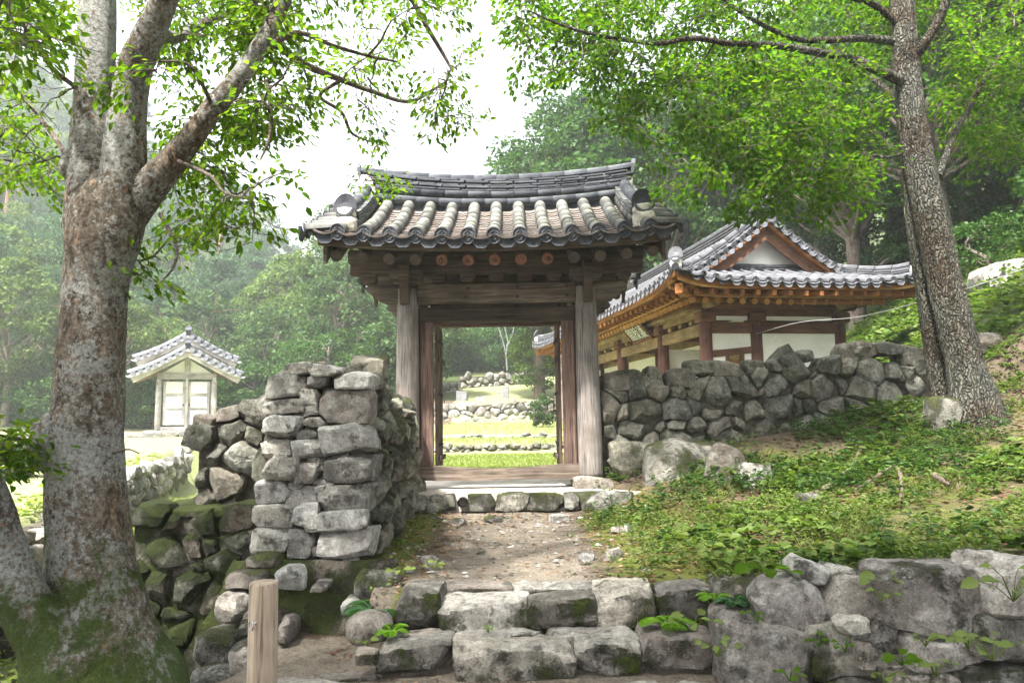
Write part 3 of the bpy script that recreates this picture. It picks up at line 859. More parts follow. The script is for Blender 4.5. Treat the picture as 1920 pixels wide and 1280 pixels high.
def lay(parent, name, pts, step, me, up=(0, 0, 1), off=0.0, lift=0.0, jit=0.0, rng=None, tilt=0.0, skip_last=False):
    """copies of one tile laid along a polyline (from the ridge down)"""
    L = polylen(pts); n = max(1, int(round((L[-1]) / step))); st = L[-1] / n; out = []
    for i in range(n):
        p, d = at_len(pts, L, i * st + off)
        q, _ = at_len(pts, L, min(L[-1], i * st + off + st))
        d = (q - p) if (q - p).length > 1e-4 else d
        Mx = axes(d, up, p)
        if tilt: Mx = Mx @ Matrix.Rotation(tilt, 4, 'Y')
        Mx.translation += Mx.col[2].to_3d() * lift
        if jit and rng:
            Mx.translation += Vector((rng.uniform(-jit, jit), rng.uniform(-jit, jit), rng.uniform(-jit, jit)))
            Mx = Mx @ Matrix.Rotation(rng.uniform(-jit, jit) * 4, 4, 'Z') @ Matrix.Rotation(rng.uniform(-jit, jit) * 3, 4, 'X')
        out.append(link(name, me, Mx, parent))
    return out
def strip_solid(name, top, width_dir, w, th, mat, parent):
    """solid band along a polyline: width w across width_dir, thickness th downwards"""
    wd = Vector(width_dir).normalized() * (w / 2); V, F = [], []
    for p in top:
        V += [p - wd, p + wd, p + wd - Vector((0, 0, th)), p - wd - Vector((0, 0, th))]
    for i in range(len(top) - 1):
        for k in range(4):
            a, b = i * 4 + k, i * 4 + (k + 1) % 4
            F.append((a, a + 4, b + 4, b))
    F += [(0, 1, 2, 3), tuple(len(V) - 4 + k for k in (3, 2, 1, 0))]
    return link(name, mesh(name, V, F, mat), None, parent)

# ------------------------------------------------------------------ the gate
rng = random.Random(11)
GXC, GF, GR = -0.20, 10.0, 11.7            # centre line, front and rear column rows
gate = thing('wooden_gate', 'weathered timber gate with grey tiled roof and open doors between the stone walls', 'gate', (GXC, 10.8, 0.72))
def G(x, y, z): return Vector((GXC + x, y, z))
ZC0, ZC1 = 0.86, 3.40
for y in (GF, GR):
    for sx in (-1, 1):
        prof = [(0, .158), (.05, .163), (.5, .160), (1.2, .154), (2.0, .146), (ZC1 - ZC0, .140)]
        c = link('column', lathe(prof, 28, M['wood_z'], True, 0.035, sx + y, 'Z'), Matrix.Translation(G(sx * 1.215, y, ZC0)) @ Matrix.Rotation(rad(-0.3 * sx), 4, 'Y'), gate)
        link('base_stone', block_mesh(.25, .24, .10, int(40 + sx + y), M['stone_moss'], k=6, cuts=2, rough=.03), Matrix.Translation(G(sx * 1.215, y - .02, .78)), gate)
# lintels and tie beams
for y, dz in ((GF, 0), (GR, 0)):
    b = beam('tie_beam', G(-1.08, y, 3.33), G(1.08, y, 3.33), .13, .265, M['wood_x'], gate, bev=.02, wob=.012, seed=int(y), cuts=6)
    for (x, z) in ((-.42, -.06), (.28, .075), (.28, -.06), (.95, .08), (.95, -.05), (-.38, .06)):
        link('bolt_hole', lathe([(0, .022), (.012, .018)], 10, M['iron']), axes((0, -1, 0), (0, 0, 1), G(x, y - .068, 3.33 + z)), b)
    for sx in (-1, 1):          # carved beam ends outside the columns
        V = []
        prof = [(0.12, 3.45), (.52, 3.46), (.57, 3.40), (.55, 3.36), (.50, 3.34), (.46, 3.28), (.40, 3.27), (.37, 3.23), (.30, 3.215), (.12, 3.20)]
        for yy in (y - .065, y + .065):
            for (x, z) in prof: V.append(G(sx * (1.215 + x - .02), yy, z))
        n_ = len(prof)
        Fs = [tuple(range(n_)), tuple(range(2 * n_ - 1, n_ - 1, -1))] + [(i, (i + 1) % n_, n_ + (i + 1) % n_, n_ + i) for i in range(n_)]
        link('beam_end', mesh('beam_end', V, Fs, M['wood_x']), None, gate)
# bracket blocks on the beam, plank under the purlin, purlin
def block_trap(w, h, d, mat):
    V = [(-w / 2 * .72, -d / 2, -h / 2), (w / 2 * .72, -d / 2, -h / 2), (w / 2, -d / 2, 0), (w / 2, -d / 2, h / 2), (-w / 2, -d / 2, h / 2), (-w / 2, -d / 2, 0)]
    V += [(x, d / 2, z) for (x, _, z) in V]
    F = [tuple(range(6)), tuple(range(11, 5, -1))] + [(i, (i + 1) % 6, 6 + (i + 1) % 6, 6 + i)[::-1] for i in range(6)]
    return mesh('trap', V, F, mat)
bt = block_trap(.20, .12, .17, M['wood_shaded'])
for y in (GF, GR):
    for x in (-1.72, -.78, -.39, 0, .39, .78, 1.72):
        link('bearing_block', bt, Matrix.Translation(G(x, y - .01, 3.535)), gate)
    for sx in (-1, 1):
        link('bearing_block', block_trap(.44, .19, .26, M['wood_x']), Matrix.Translation(G(sx * 1.215, y, 3.55)), gate)
        # bracket tongue reaching out at the column head
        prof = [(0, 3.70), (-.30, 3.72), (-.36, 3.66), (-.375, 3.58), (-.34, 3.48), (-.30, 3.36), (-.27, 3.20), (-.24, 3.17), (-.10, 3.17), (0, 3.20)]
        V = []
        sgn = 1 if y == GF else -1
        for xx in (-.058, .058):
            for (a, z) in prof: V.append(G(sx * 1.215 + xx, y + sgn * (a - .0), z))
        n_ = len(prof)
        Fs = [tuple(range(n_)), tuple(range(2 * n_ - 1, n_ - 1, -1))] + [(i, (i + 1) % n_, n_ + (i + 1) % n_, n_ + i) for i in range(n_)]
        link('bracket_tongue', mesh('tongue', V, Fs, M['wood_shaded' if sgn > 0 else 'wood_dark']), None, gate)
    beam('purlin_plank', G(-1.98, y, 3.69), G(1.98, y, 3.69), .12, .20, M['wood_dark'] if y == GR else M['wood_shaded'], gate, bev=.012, wob=.006, seed=3)
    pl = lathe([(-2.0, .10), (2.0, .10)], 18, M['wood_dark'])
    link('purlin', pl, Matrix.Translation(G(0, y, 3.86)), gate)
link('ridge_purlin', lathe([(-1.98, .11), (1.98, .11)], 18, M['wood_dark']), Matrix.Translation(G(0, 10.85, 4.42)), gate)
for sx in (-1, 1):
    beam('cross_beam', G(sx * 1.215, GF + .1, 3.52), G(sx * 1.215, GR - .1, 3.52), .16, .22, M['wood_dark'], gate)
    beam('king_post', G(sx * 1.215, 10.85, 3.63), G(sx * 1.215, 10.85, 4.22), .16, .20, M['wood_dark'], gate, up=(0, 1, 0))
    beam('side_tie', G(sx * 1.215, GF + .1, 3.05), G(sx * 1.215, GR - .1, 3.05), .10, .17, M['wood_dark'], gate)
# plaster filling of the gable ends above the cross beam
for sx in (-1, 1):
    V = [G(sx * 1.215 + q, y, z) for q in (-.02, .02) for (y, z) in ((GF + .1, 3.64), (GR - .1, 3.64), (10.86, 4.22))]
    link('gable_infill', mesh('infill', V, [(0, 1, 2), (5, 4, 3), (0, 3, 4, 1), (1, 4, 5, 2), (2, 5, 3, 0)], M['plaster']), None, gate)

# door frame, leaves, thresholds
YD = 10.07
for sx in (-1, 1):
    beam('door_post', G(sx * 1.065, YD, .94), G(sx * 1.065, YD, 3.10), .035, .13, M['wood_dark'], gate, up=(0, 1, 0))
    beam('door_jamb', G(sx * .955, YD + .01, .99), G(sx * .955, YD + .01, 2.955), .17, .10, M['wood_red'], gate, up=(0, 1, 0), wob=.003, seed=5)
beam('door_head', G(-1.06, YD + .005, 3.045), G(1.06, YD + .005, 3.045), .15, .19, M['wood_dark'], gate, bev=.012)
beam('upper_rail', G(-1.06, GR - .25, 3.13), G(1.06, GR - .25, 3.13), .11, .15, M['wood_red'], gate, bev=.012)
V, Fs = [], []
nn = 24
for yy in (YD - .085, YD + .075):
    for row in (0, 1):
        for i in range(nn + 1):
            t = -1 + 2 * i / nn; x = t * 1.075
            zt = 1.035 - .055 * max(0, math.cos(t * math.pi / 2 / .86) if abs(t) < .86 else 0)
            zb = .835 + .006 * math.sin(t * 5)
            V.append(G(x, yy, zb if row == 0 else zt))
n_ = nn + 1
for i in range(nn):
    Fs += [(i, i + 1, n_ + i + 1, n_ + i), (3 * n_ + i, 3 * n_ + i + 1, 2 * n_ + i + 1, 2 * n_ + i), (n_ + i, n_ + i + 1, 3 * n_ + i + 1, 3 * n_ + i), (2 * n_ + i, 2 * n_ + i + 1, i + 1, i)]
link('threshold', mesh('threshold', V, Fs, M['wood_x']), None, gate)
for sx in (-1, 1):
    leaf_o = None
    for k in range(4):
        y0 = YD + .07 + k * .19
        pb = beam('door_leaf', G(sx * (.835 + .008 * (k % 2)), y0 + .093, .99), G(sx * (.835 + .008 * (k % 2)), y0 + .093, 2.94), .184, .042, M['wood_x' if k else 'wood_red'], gate, up=(1, 0, 0), bev=.006) if leaf_o is None else \
             beam('plank', G(sx * (.835 + .006 * (k % 2)), y0 + .093, .99), G(sx * (.835 + .006 * (k % 2)), y0 + .093, 2.94), .184, .042, M['wood_x'], leaf_o, up=(1, 0, 0), bev=.006)
        if leaf_o is None: leaf_o = pb
    for z in (1.30, 1.98, 2.70):
        beam('hinge_strap', G(sx * .805, YD + .09, z), G(sx * .805, YD + .62, z), .012, .05, M['iron'], leaf_o, bev=.002)
        for q in range(5):
            link('hinge_nail', lathe([(0, .014), (.012, .008)], 8, M['iron']), axes((-sx, 0, 0), (0, 0, 1), G(sx * .80, YD + .13 + q * .11, z)), leaf_o)
    beam('batten', G(sx * .79, YD + .09, 1.12), G(sx * .79, YD + .80, 1.12), .03, .07, M['wood_x'], leaf_o)
    beam('batten', G(sx * .79, YD + .09, 2.45), G(sx * .79, YD + .80, 2.45), .03, .07, M['wood_x'], leaf_o)
    link('ring_pull', None if False else lathe([(0, .03), (.01, .03)], 12, M['iron']), axes((-sx, 0, 0), (0, 0, 1), G(sx * .80, YD + .78, 1.9)), leaf_o)
bpy_ring = []
for i in range(25):
    a = 2 * math.pi * i / 24; bpy_ring.append((0, math.cos(a) * .05, math.sin(a) * .07))
tv, tf = tube_arrays(np.array(bpy_ring), [.007] * 25, 6)
link('door_ring', np_mesh('ring', tv, tf, M['iron'], True), Matrix.Translation(G(.79, YD + .76, 1.80)), gate)

# roof: curved slopes
YE0, YE1, YRG = 9.02, 12.68, 10.85
ZE, ZR, HW = 3.86, 4.77, 2.28
def roof_z(x, y):
    d = (YRG - YE0) if y < YRG else (YE1 - YRG)
    q = 1 - abs(YRG - y) / d
    q = max(-.1, q)
    return ZE + (ZR - ZE) * (.72 * q + .28 * q * q) + (x / HW) ** 2 * (.10 - .0 * q) + .015 * (abs(x) / HW) ** 6
NXR, NYR = 24, 20
V, Fs = [], []
for j in range(NYR + 1):
    y = YE0 + .03 + (YE1 - YE0 - .06) * j / NYR
    for i in range(NXR + 1):
        x = -HW + .06 + (2 * HW - .12) * i / NXR
        V.append(G(x, y, roof_z(x, y) - .035))
for j in range(NYR + 1):
    y = YE0 + .03 + (YE1 - YE0 - .06) * j / NYR
    for i in range(NXR + 1):
        x = -HW + .06 + (2 * HW - .12) * i / NXR
        V.append(G(x, y, roof_z(x, y) - .105))
q = (NXR + 1) * (NYR + 1)
for j in range(NYR):
    for i in range(NXR):
        a = j * (NXR + 1) + i
        Fs += [(a, a + 1, a + NXR + 2, a + NXR + 1), (q + a, q + a + NXR + 1, q + a + NXR + 2, q + a + 1)]
def rim(lst):
    for a, b in zip(lst[:-1], lst[1:]): Fs.append((a, a + q, b + q, b))
rim([i for i in range(NXR + 1)]); rim([NYR * (NXR + 1) + i for i in range(NXR, -1, -1)])
rim([j * (NXR + 1) for j in range(NYR, -1, -1)]); rim([j * (NXR + 1) + NXR for j in range(NYR + 1)])
roof = link('roof', mesh('roof', V, Fs, M['plaster']), None, gate)
tag(roof, 'curved roof of grey half-round tiles with rust-brown troughs')
# eave boards
for y, s in ((YE0, 1), (YE1, -1)):
    top = [G(x, y + s * .05, roof_z(x, y) - .03) for x in np.linspace(-2.18, 2.18, 13)]
    strip_solid('eave_board', top, (0, 1, 0), .07, .125, M['wood_shaded'], roof)
    top = [G(x, y + s * .16, roof_z(x, y) - .04) for x in np.linspace(-2.05, 2.05, 13)]
    strip_solid('eave_lath', top, (0, 1, 0), .06, .10, M['wood_dark'], roof)
# rafters
for k in range(13):
    x = -1.98 + k * .33
    for s, ye in ((1, YE0), (-1, YE1)):
        zt = roof_z(x, YRG) - .20
        p0 = G(x, YRG - s * .04, zt - .02); p1 = G(x, ye + s * .14, roof_z(x, ye) - .255)
        Lr = (p1 - p0).length
        red = s > 0 and k in (4, 5, 6, 7, 8)
        r_ = lathe([(0, .06), (Lr * .7, .078), (Lr, .074)], 16, M['wood_dark'], True, .05, k)
        ro = link('rafter', r_, axes(p1 - p0, (0, 0, 1), p0), roof)
        link('rafter_end', lathe([(0, .0735), (.004, .071)], 16, M['wood_end_red' if red else 'wood_end'], True, .05, k), axes(p1 - p0, (0, 0, 1), p1 + (p1 - p0).normalized() * .001), roof)
        if red and k != 7:
            link('heart_rot', lathe([(0, .028 if k != 4 else .034), (.004, .02)], 9, M['wood_dark'], True, .5, k), axes(p1 - p0, (0, 0, 1), p1 + (p1 - p0).normalized() * .006 + Vector((.008 * (k - 6), 0, -.006))), roof)
# verge boards at both gable ends
for sx in (-1, 1):
    for s, ye in ((1, YE0), (-1, YE1)):
        V = []
        for xx in (2.08, 2.125):
            for j in range(9):
                y = ye + s * .08 + (YRG - ye - s * .08) * j / 8
                z = roof_z(xx, y) - .05
                V += [G(sx * xx, y, z), G(sx * xx, y, z - .30 - .06 * (j == 0) + .04 * math.sin(j * .7))]
        Fs = []
        for j in range(8):
            a = j * 2
            Fs += [(a, a + 1, a + 3, a + 2), (18 + a, 18 + a + 2, 18 + a + 3, 18 + a + 1), (a + 1, 19 + a, 21 + a, a + 3)]
        Fs += [(0, 18, 19, 1)]
        link('verge_board', mesh('verge', V, Fs, M['wood_dark']), None, roof)
# tiles
cov = arc_shell(.35, .083, .088, .018, rad(-100), rad(100), 10, M['tile'])
cov_first = arc_shell(.30, .078, .086, .018, rad(-100), rad(100), 10, M['tile'])
tro = trough_mesh(.20, .275, .05, .017, M['tile_trough'])
dsc = disc_mesh(.096, M['tile_dark']); drp = drip_mesh(.285, .05, .115, M['tile_dark'])
SP = .32
def slope_pts(x, s, q0=0.0, q1=1.0, n=12):
    ye = YE0 if s > 0 else YE1
    out = []
    for j in range(n + 1):
        t = q0 + (q1 - q0) * j / n
        y = YRG + (ye - YRG) * t
        out.append(G(x, y, roof_z(x, y)))
    return out
for k in range(13):
    x = (k - 6) * SP
    pts = slope_pts(x, 1, .06, 1.0)
    fan = (k - 6) / 6.0
    lay(roof, 'cover_tile', pts[:], .315, cov, lift=.042, jit=.004, rng=rng)
    d = (pts[-1] - pts[-2]).normalized()
    link('eave_disc', dsc, axes(Vector((fan * .05, d.y, d.z + .16)), (0, 0, 1), pts[-1] + d * .075 + Vector((0, 0, .036))), roof)
    ptr = slope_pts(x, -1, .06, 1.0)
    lay(roof, 'rear_cover_tile', ptr, .9, arc_shell(.92, .078, .082, .018, rad(-100), rad(100), 8, M['tile']) if k == 0 else _rc, lift=.028) if k else None
    if k == 0:
        _rc = arc_shell(.70, .078, .082, .018, rad(-100), rad(100), 8, M['tile']); lay(roof, 'rear_cover_tile', ptr, .62, _rc, lift=.028)
    dr = (ptr[-1] - ptr[-2]).normalized()
    link('eave_disc', dsc, axes(Vector((0, dr.y, dr.z + .16)), (0, 0, 1), ptr[-1] + dr * .075 + Vector((0, 0, .022))), roof)
for k in range(14):
    x = (k - 6.5) * SP
    pts = slope_pts(x, 1, .08, 1.0)
    lay(roof, 'trough_tile', pts, .108, tro, lift=-.018, jit=.004, rng=rng, tilt=rad(-6.5))
    for s in (1, -1):
        p2 = slope_pts(x, s, .08, 1.0); d = (p2[-1] - p2[-2]).normalized()
        link('drip_tile', drp, axes(Vector((0, d.y, d.z + .18)), (0, 0, 1), p2[-1] + d * .03 + Vector((0, 0, -.022))), roof)
    ptr = slope_pts(x, -1, .08, 1.0)
    if k == 0: _rt = trough_mesh(.60, .275, .05, .017, M['tile_trough'])
    lay(roof, 'rear_trough_tile', ptr, .58, _rt, lift=-.018)
# main ridge: two round courses, flat courses, cap
def ridge_line(z, y, hw, n=24, lift=.15):
    return [G(x, y, z + lift * (x / 2.0) ** 2) for x in np.linspace(-hw, hw, n + 1)]
rnd = arc_shell(.335, .066, .066, .016, rad(-90), rad(90), 8, M['tile_dark'])
flat = box_mesh(.335, .10, .030, .005, M['tile_dark']); flat_l = box_mesh(.33, .105, .024, .004, M['tile_dark'])
ridge = link('ridge_core', mesh('ridge_core', [G(x, YRG + dy, z + .15 * (x / 2) ** 2) for x in np.linspace(-1.93, 1.93, 17) for (dy, z) in ((-.10, 4.62), (-.075, 5.15), (.075, 5.15), (.10, 4.62))],
        [(i * 4 + k, i * 4 + k + 1, i * 4 + k + 5, i * 4 + k + 4) for i in range(16) for k in range(3)] + [(0, 1, 2, 3), (67, 66, 65, 64)], M['tile_dark']), None, roof)
for s in (-1, 1):
    def course(name, z, off, me, hw, shift=0.0, up=None, lift_=.15):
        pts = ridge_line(z + .14, YRG + s * off, hw, lift=lift_)
        if shift: pts = [p + Vector((shift, 0, 0)) for p in pts]
        lay(roof, name, pts, .335, me, up=(0, s * 1.0, .25) if up is None else up, jit=.0025, rng=rng)
    course('ridge_round_tile', 4.66, .115, rnd, 1.84)
    course('ridge_round_tile', 4.79, .095, rnd, 1.88, .1)
    for j, (hw, me_) in enumerate(((1.90, flat_l), (1.92, flat), (1.93, flat_l), (1.96, flat), (1.97, flat_l))):
        z = 4.872 + j * .038
        pts = [p + Vector((.09 * (j % 2), 0, 0)) for p in ridge_line(z + .14, YRG + s * (.10 + .012 * (j % 2)), hw)]
        pts = [p + (pts[1] - pts[0]).normalized() * .17 for p in pts]
        lay(roof, 'ridge_flat_tile', pts, .345, me_, up=(0, 0, 1), jit=.003, rng=rng)
cap_t = arc_shell(.345, .082, .086, .018, rad(-95), rad(95), 10, M['tile_dark'])
lay(roof, 'ridge_cap_tile', ridge_line(5.185, YRG, 2.02, lift=.15), .34, cap_t, jit=.002, rng=rng)
for sx in (-1, 1):
    # upswept tip plate at the end of the cap
    tip = [(0, -.10, -.12), (0, .10, -.12), (0, .085, .06), (0, 0, .16), (0, -.085, .06)]
    V = [G(sx * 2.0 + sx * (.035 * (z + .12) / .28), YRG + y, 5.33 + z) for (_, y, z) in tip] + [G(sx * 2.035 + sx * (.06 * (z + .12) / .28), YRG + y, 5.33 + z) for (_, y, z) in tip]
    link('ridge_tip', mesh('tip', V, [(0, 1, 2, 3, 4), (9, 8, 7, 6, 5)] + [(i, (i + 1) % 5, 5 + (i + 1) % 5, 5 + i)[::-1] for i in range(5)], M['tile_dark']), None, roof)
    link('ridge_mortar', block_mesh(.11, .19, .27, 70 + sx, M['mortar'], k=3, cuts=2, rough=.05, fine=.03), Matrix.Translation(G(sx * 1.90, YRG, 5.0)), roof)
    for s in (1, -1):
        # descending ridge
        xr = sx * 1.90
        ye = YE0 if s > 0 else YE1
        base = slope_pts(xr, s, .06, .80, 10)
        strip_solid('descending_ridge', [p + Vector((0, 0, .26)) for p in base], (1, 0, 0), .15, .24, M['mortar'], roof)
        core = roof
        for side in (-1, 1):
            low = [p + Vector((side * .095, 0, .085)) for p in base]
            lay(roof, 'verge_round_tile', low, .31, cov, up=(side * .8, 0, .6), lift=-.02, jit=.003, rng=rng)
            for j in range(3):
                pj = [p + Vector((side * .095, 0, .165 + j * .036)) + (base[-1] - base[0]).normalized() * .14 for p in base]
                fl = box_mesh(.30, .11, .024, .004, M['tile' if j == 1 else 'tile_dark'])
                lay(roof, 'verge_flat_tile', pj, .30, fl, jit=.004, rng=rng)
        lay(roof, 'verge_cap_tile', [p + Vector((0, 0, .275)) for p in base], .31, cap_t, jit=.003, rng=rng)
        e = base[-1]; d = (base[-1] - base[-2]).normalized()
        link('ridge_end_tile', endplate_mesh(.15, M['tile_end_shaded']), axes(Vector((d.x, d.y, d.z * .25)), (0, 0, 1), e + d * .10 + Vector((0, 0, .31))), roof)
        link('end_mortar', block_mesh(.125, .07, .065, 80 + sx + s, M['mortar'], k=3, cuts=1, rough=.04), Matrix.Translation(e + d * .08 + Vector((0, 0, .235))), roof)
        link('end_trough', arc_shell(.12, .125, .13, .03, rad(100), rad(260), 10, M['tile_dark']), axes(Vector((d.x, d.y, 0)), (0, 0, 1), e + d * .07 + Vector((0, 0, .285))), roof)
        link('end_mortar', block_mesh(.15, .09, .10, 85 + sx + s, M['mortar'], k=3, cuts=2, rough=.06, fine=.03), Matrix.Translation(e + d * .12 + Vector((0, 0, .09))), roof)
        # short tiles laid sideways along the verge
        vt = arc_shell(.34, .07, .078, .018, rad(-100), rad(100), 8, M['tile'])
        for j in range(6):
            t = .12 + j * .165
            y = YRG + (ye - YRG) * t
            p = G(sx * 2.00, y, roof_z(2.0, y) + .06 + .012 * j * 0)
            dd = Vector((sx * 1.0, (0.10 * (j - 2) * (-s)) * .5, -.10))
            link('verge_tile', vt, axes(dd, (0, 0, 1), p), roof)
            link('eave_disc', dsc, axes(Vector((dd.x, dd.y, -.25)), (0, 0, 1), p + dd.normalized() * .36 + Vector((0, 0, -.006))), roof)
            y2 = YRG + (ye - YRG) * (t + .083)
            link('drip_tile', drp, axes(Vector((sx, 0, .1)), (0, 0, 1), G(sx * 2.34, y2, roof_z(2.3, y2) - .02)), roof)

# ------------------------------------------------------------------ platform under the gate
plat = thing('stone_platform', 'low platform of mossy kerb stones and pale paving under the gate', 'platform', (0, 9.3, .55))
V = [(-1.62, 9.36, .715), (2.1, 9.36, .715), (2.1, 12.9, .755), (-1.62, 12.9, .755), (-1.62, 9.36, .5), (2.1, 9.36, .5), (2.1, 12.9, .5), (-1.62, 12.9, .5)]
M['paving'] = mat_plain('pale_paving', (0.47, 0.43, 0.38), var=0.3, scale=3, bump=0.5)
link('paving_slab', mesh('paving', V, [(0, 1, 2, 3), (4, 5, 1, 0), (5, 6, 2, 1), (6, 7, 3, 2), (7, 4, 0, 3)], M['paving']), None, plat)
for k, (a, b) in enumerate(((330, 438), (442, 572), (640, 756), (764, 903), (907, 1078), (1082, 1148), (1152, 1288), (1292, 1400))):
    u0, u1 = 620 + a / 2.4615, 620 + b / 2.4615
    pa, pb = P(u0, 955, 9.28), P(u1, 926, 9.28)
    me = block_mesh((pb.x - pa.x) / 2 + .008, .11, .105, 300 + k, M['stone_moss'], k=9, cuts=2, rough=.02, fine=.012)
    link('kerb_stone', me, Matrix.Translation(((pa.x + pb.x) / 2, 9.36, .618)), plat)
pp = P(867, 942, 9.2)
dp = link('drain_pipe', lathe([(0, .062), (.4, .062), (.4, .052), (.02, .052)], 20, M['pvc'], cap=False), axes((0, 1, 0), (0, 0, 1), (pp.x, 9.2, pp.z)))
tag(dp, 'short dark drain pipe poking out between the kerb stones', 'pipe')

# ------------------------------------------------------------------ steps
steps = thing('stone_steps', 'two mossy stone steps climbing from the forecourt to the dirt path', 'steps', (0, 4.9, 0))
for k, (u0, v0, u1, v1, Y, dep, c) in enumerate((
        (708, 1206, 846, 1262, 4.88, .36, 2), (844, 1208, 1074, 1268, 4.82, .40, 3), (1078, 1202, 1204, 1256, 4.86, .38, 2), (1206, 1190, 1338, 1250, 4.86, .38, 3),
        (740, 1106, 828, 1180, 5.24, .40, 2), (816, 1128, 1002, 1190, 5.18, .42, 4), (988, 1122, 1120, 1184, 5.18, .40, 4), (1118, 1104, 1234, 1174, 5.22, .42, 3), (1236, 1098, 1346, 1160, 5.26, .40, 3))):
    pix_block(steps, 'step_stone', u0, v0, u1, v1 + 12, Y, dep, 500 + k, M['stone_step'], k=7, cuts=c, rough=.025, fine=.018)
for k, (x, y, hx, hy, z) in enumerate(((-.62, 5.16, .22, .12, .165), (-.15, 5.13, .30, .10, .175), (.42, 5.14, .20, .09, .17), (-.35, 5.66, .36, .14, .375), (.33, 5.62, .42, .13, .375), (.95, 5.66, .22, .14, .39))):
    me = block_mesh(hx, hy, .05, 530 + k, M['stone_step'], k=6, cuts=4, rough=.02, fine=.012)
    link('tread_slab', me, Matrix.Translation((x, y, z)) @ Matrix.Rotation(.1 * (k % 3 - 1), 4, 'Z'), steps)
for k, (x, y, hx, hy) in enumerate(((-1.28, 4.62, .33, .22), (-.80, 4.50, .25, .2), (-1.05, 4.93, .18, .10), (-.45, 4.55, .22, .16), (.05, 4.52, .28, .14), (.6, 4.55, .26, .13), (1.1, 4.5, .22, .16))):
    o = link('flagstone', block_mesh(hx, hy, .035, 545 + k, M['stone_step'], k=6, cuts=4, rough=.02, fine=.01), Matrix.Translation((x, y, .0)) @ Matrix.Rotation(.3 * (k % 3 - 1), 4, 'Z'), steps)
# loose boulders beside the steps
bo = pix_block(None, 'boulder', 637, 1156, 728, 1222, 5.05, .34, 601, M['stone_step'], k=2.4, cuts=1, rough=.02, fine=.006, soft=True)
tag(bo, 'smooth rounded grey boulder at the left end of the lower step', 'boulder')
bo = pix_block(None, 'boulder', 662, 1072, 742, 1128, 5.75, .34, 602, M['stone_moss'], k=2.8, cuts=3, rough=.03)
tag(bo, 'half-buried boulder behind the dark fern beside the upper step', 'boulder')
bo = pix_block(None, 'boulder', 662, 1221, 706, 1250, 4.78, .14, 603, M['stone_step'], k=3, cuts=3, rough=.03)
tag(bo, 'small grey stone in front of the smooth boulder', 'stone')

# ------------------------------------------------------------------ rough retaining wall along the bank, right of the steps
rw = thing('retaining_wall', 'retaining wall of large rough stones holding the planted bank beside the steps', 'wall', (2.2, 4.5, 0))
for k, (u0, v0, u1, v1, Y, dep, c, mt) in enumerate((
        (1432, 1088, 1552, 1204, 4.62, .42, 5, 'stone_pale'), (1362, 1164, 1524, 1300, 4.58, .5, 3, 'stone_bank'), (1548, 1078, 1668, 1178, 4.66, .45, 4, 'stone_bank'),
        (1664, 1070, 1884, 1200, 4.46, .5, 3, 'stone_bank'), (1880, 1050, 1990, 1170, 4.30, .45, 4, 'stone_pale'), (1520, 1172, 1648, 1290, 4.60, .45, 4, 'stone_moss'),
        (1640, 1160, 1722, 1262, 4.62, .4, 4, 'stone_bank'), (1716, 1196, 1850, 1268, 4.44, .45, 3, 'stone_bank'), (1846, 1166, 1960, 1260, 4.34, .45, 3, 'stone_moss'),
        (1580, 1160, 1636, 1196, 4.52, .2, 4, 'stone_pale'), (1618, 1206, 1650, 1262, 4.50, .16, 4, 'stone_bank'), (1636, 1060, 1690, 1106, 4.74, .3, 4, 'stone_bank'),
        (1348, 1090, 1376, 1150, 5.05, .3, 2, 'stone_moss'), (1372, 1090, 1438, 1150, 4.95, .35, 3, 'stone_moss'), (1840, 1040, 1890, 1080, 4.5, .3, 4, 'stone_bank'),
        (1560, 1280, 1700, 1360, 4.5, .4, 3, 'stone_moss'), (1690, 1262, 1830, 1350, 4.42, .4, 3, 'stone_bank'), (1820, 1256, 1960, 1350, 4.32, .4, 3, 'stone_moss'))):
    pix_block(rw, 'stone', u0 - 1, v0, u1 + 1, v1 + 3, Y, dep, 620 + k, M[mt], rot=rad((k * 37 % 13 - 6) * .8), k=4.5, cuts=c, rough=.04, fine=.016)
for k in range(7):           # the wall runs on outside the view
    x = 3.25 + k * .42
    link('stone', block_mesh(.24, .24, .30, 660 + k, M['stone_bank'], k=4.5, cuts=4, rough=.04), Matrix.Translation((x, ret_y(np.array(x)) + .05, .25)), rw)
    link('stone', block_mesh(.22, .24, .22, 670 + k, M['stone_moss'], k=4.5, cuts=4, rough=.04), Matrix.Translation((x + .2, ret_y(np.array(x)) + .1, .72)), rw)
V, Fs = [], []
for x in np.linspace(1.25, 6.0, 20):
    y = 4.78 - .22 * (x - 1.75); z = gz(x, y + .5) - .04
    V += [(x, y, -.2), (x, y, z - .06), (x, y + .5, z)]
for i in range(19):
    for k in range(2): Fs.append((i * 3 + k, i * 3 + k + 3, i * 3 + k + 4, i * 3 + k + 1))
link('earth_core', mesh('core', V, Fs, M['moss']), None, rw)
for k, (u0, v0, u1, v1, Y, lab) in enumerate(((1482, 1052, 1556, 1092, 4.72, 'split pale chunk of rock on top of the white stone'), (1556, 1064, 1600, 1086, 4.85, 'thin whitish chip of rock lying beside the split chunk'))):
    bo = pix_block(None, 'rock', u0, v0, u1, v1, Y, .2, 690 + k, M['stone_pale'], rot=rad(22 if k == 0 else 5), k=7, cuts=4, rough=.03)
    tag(bo, lab, 'rock')

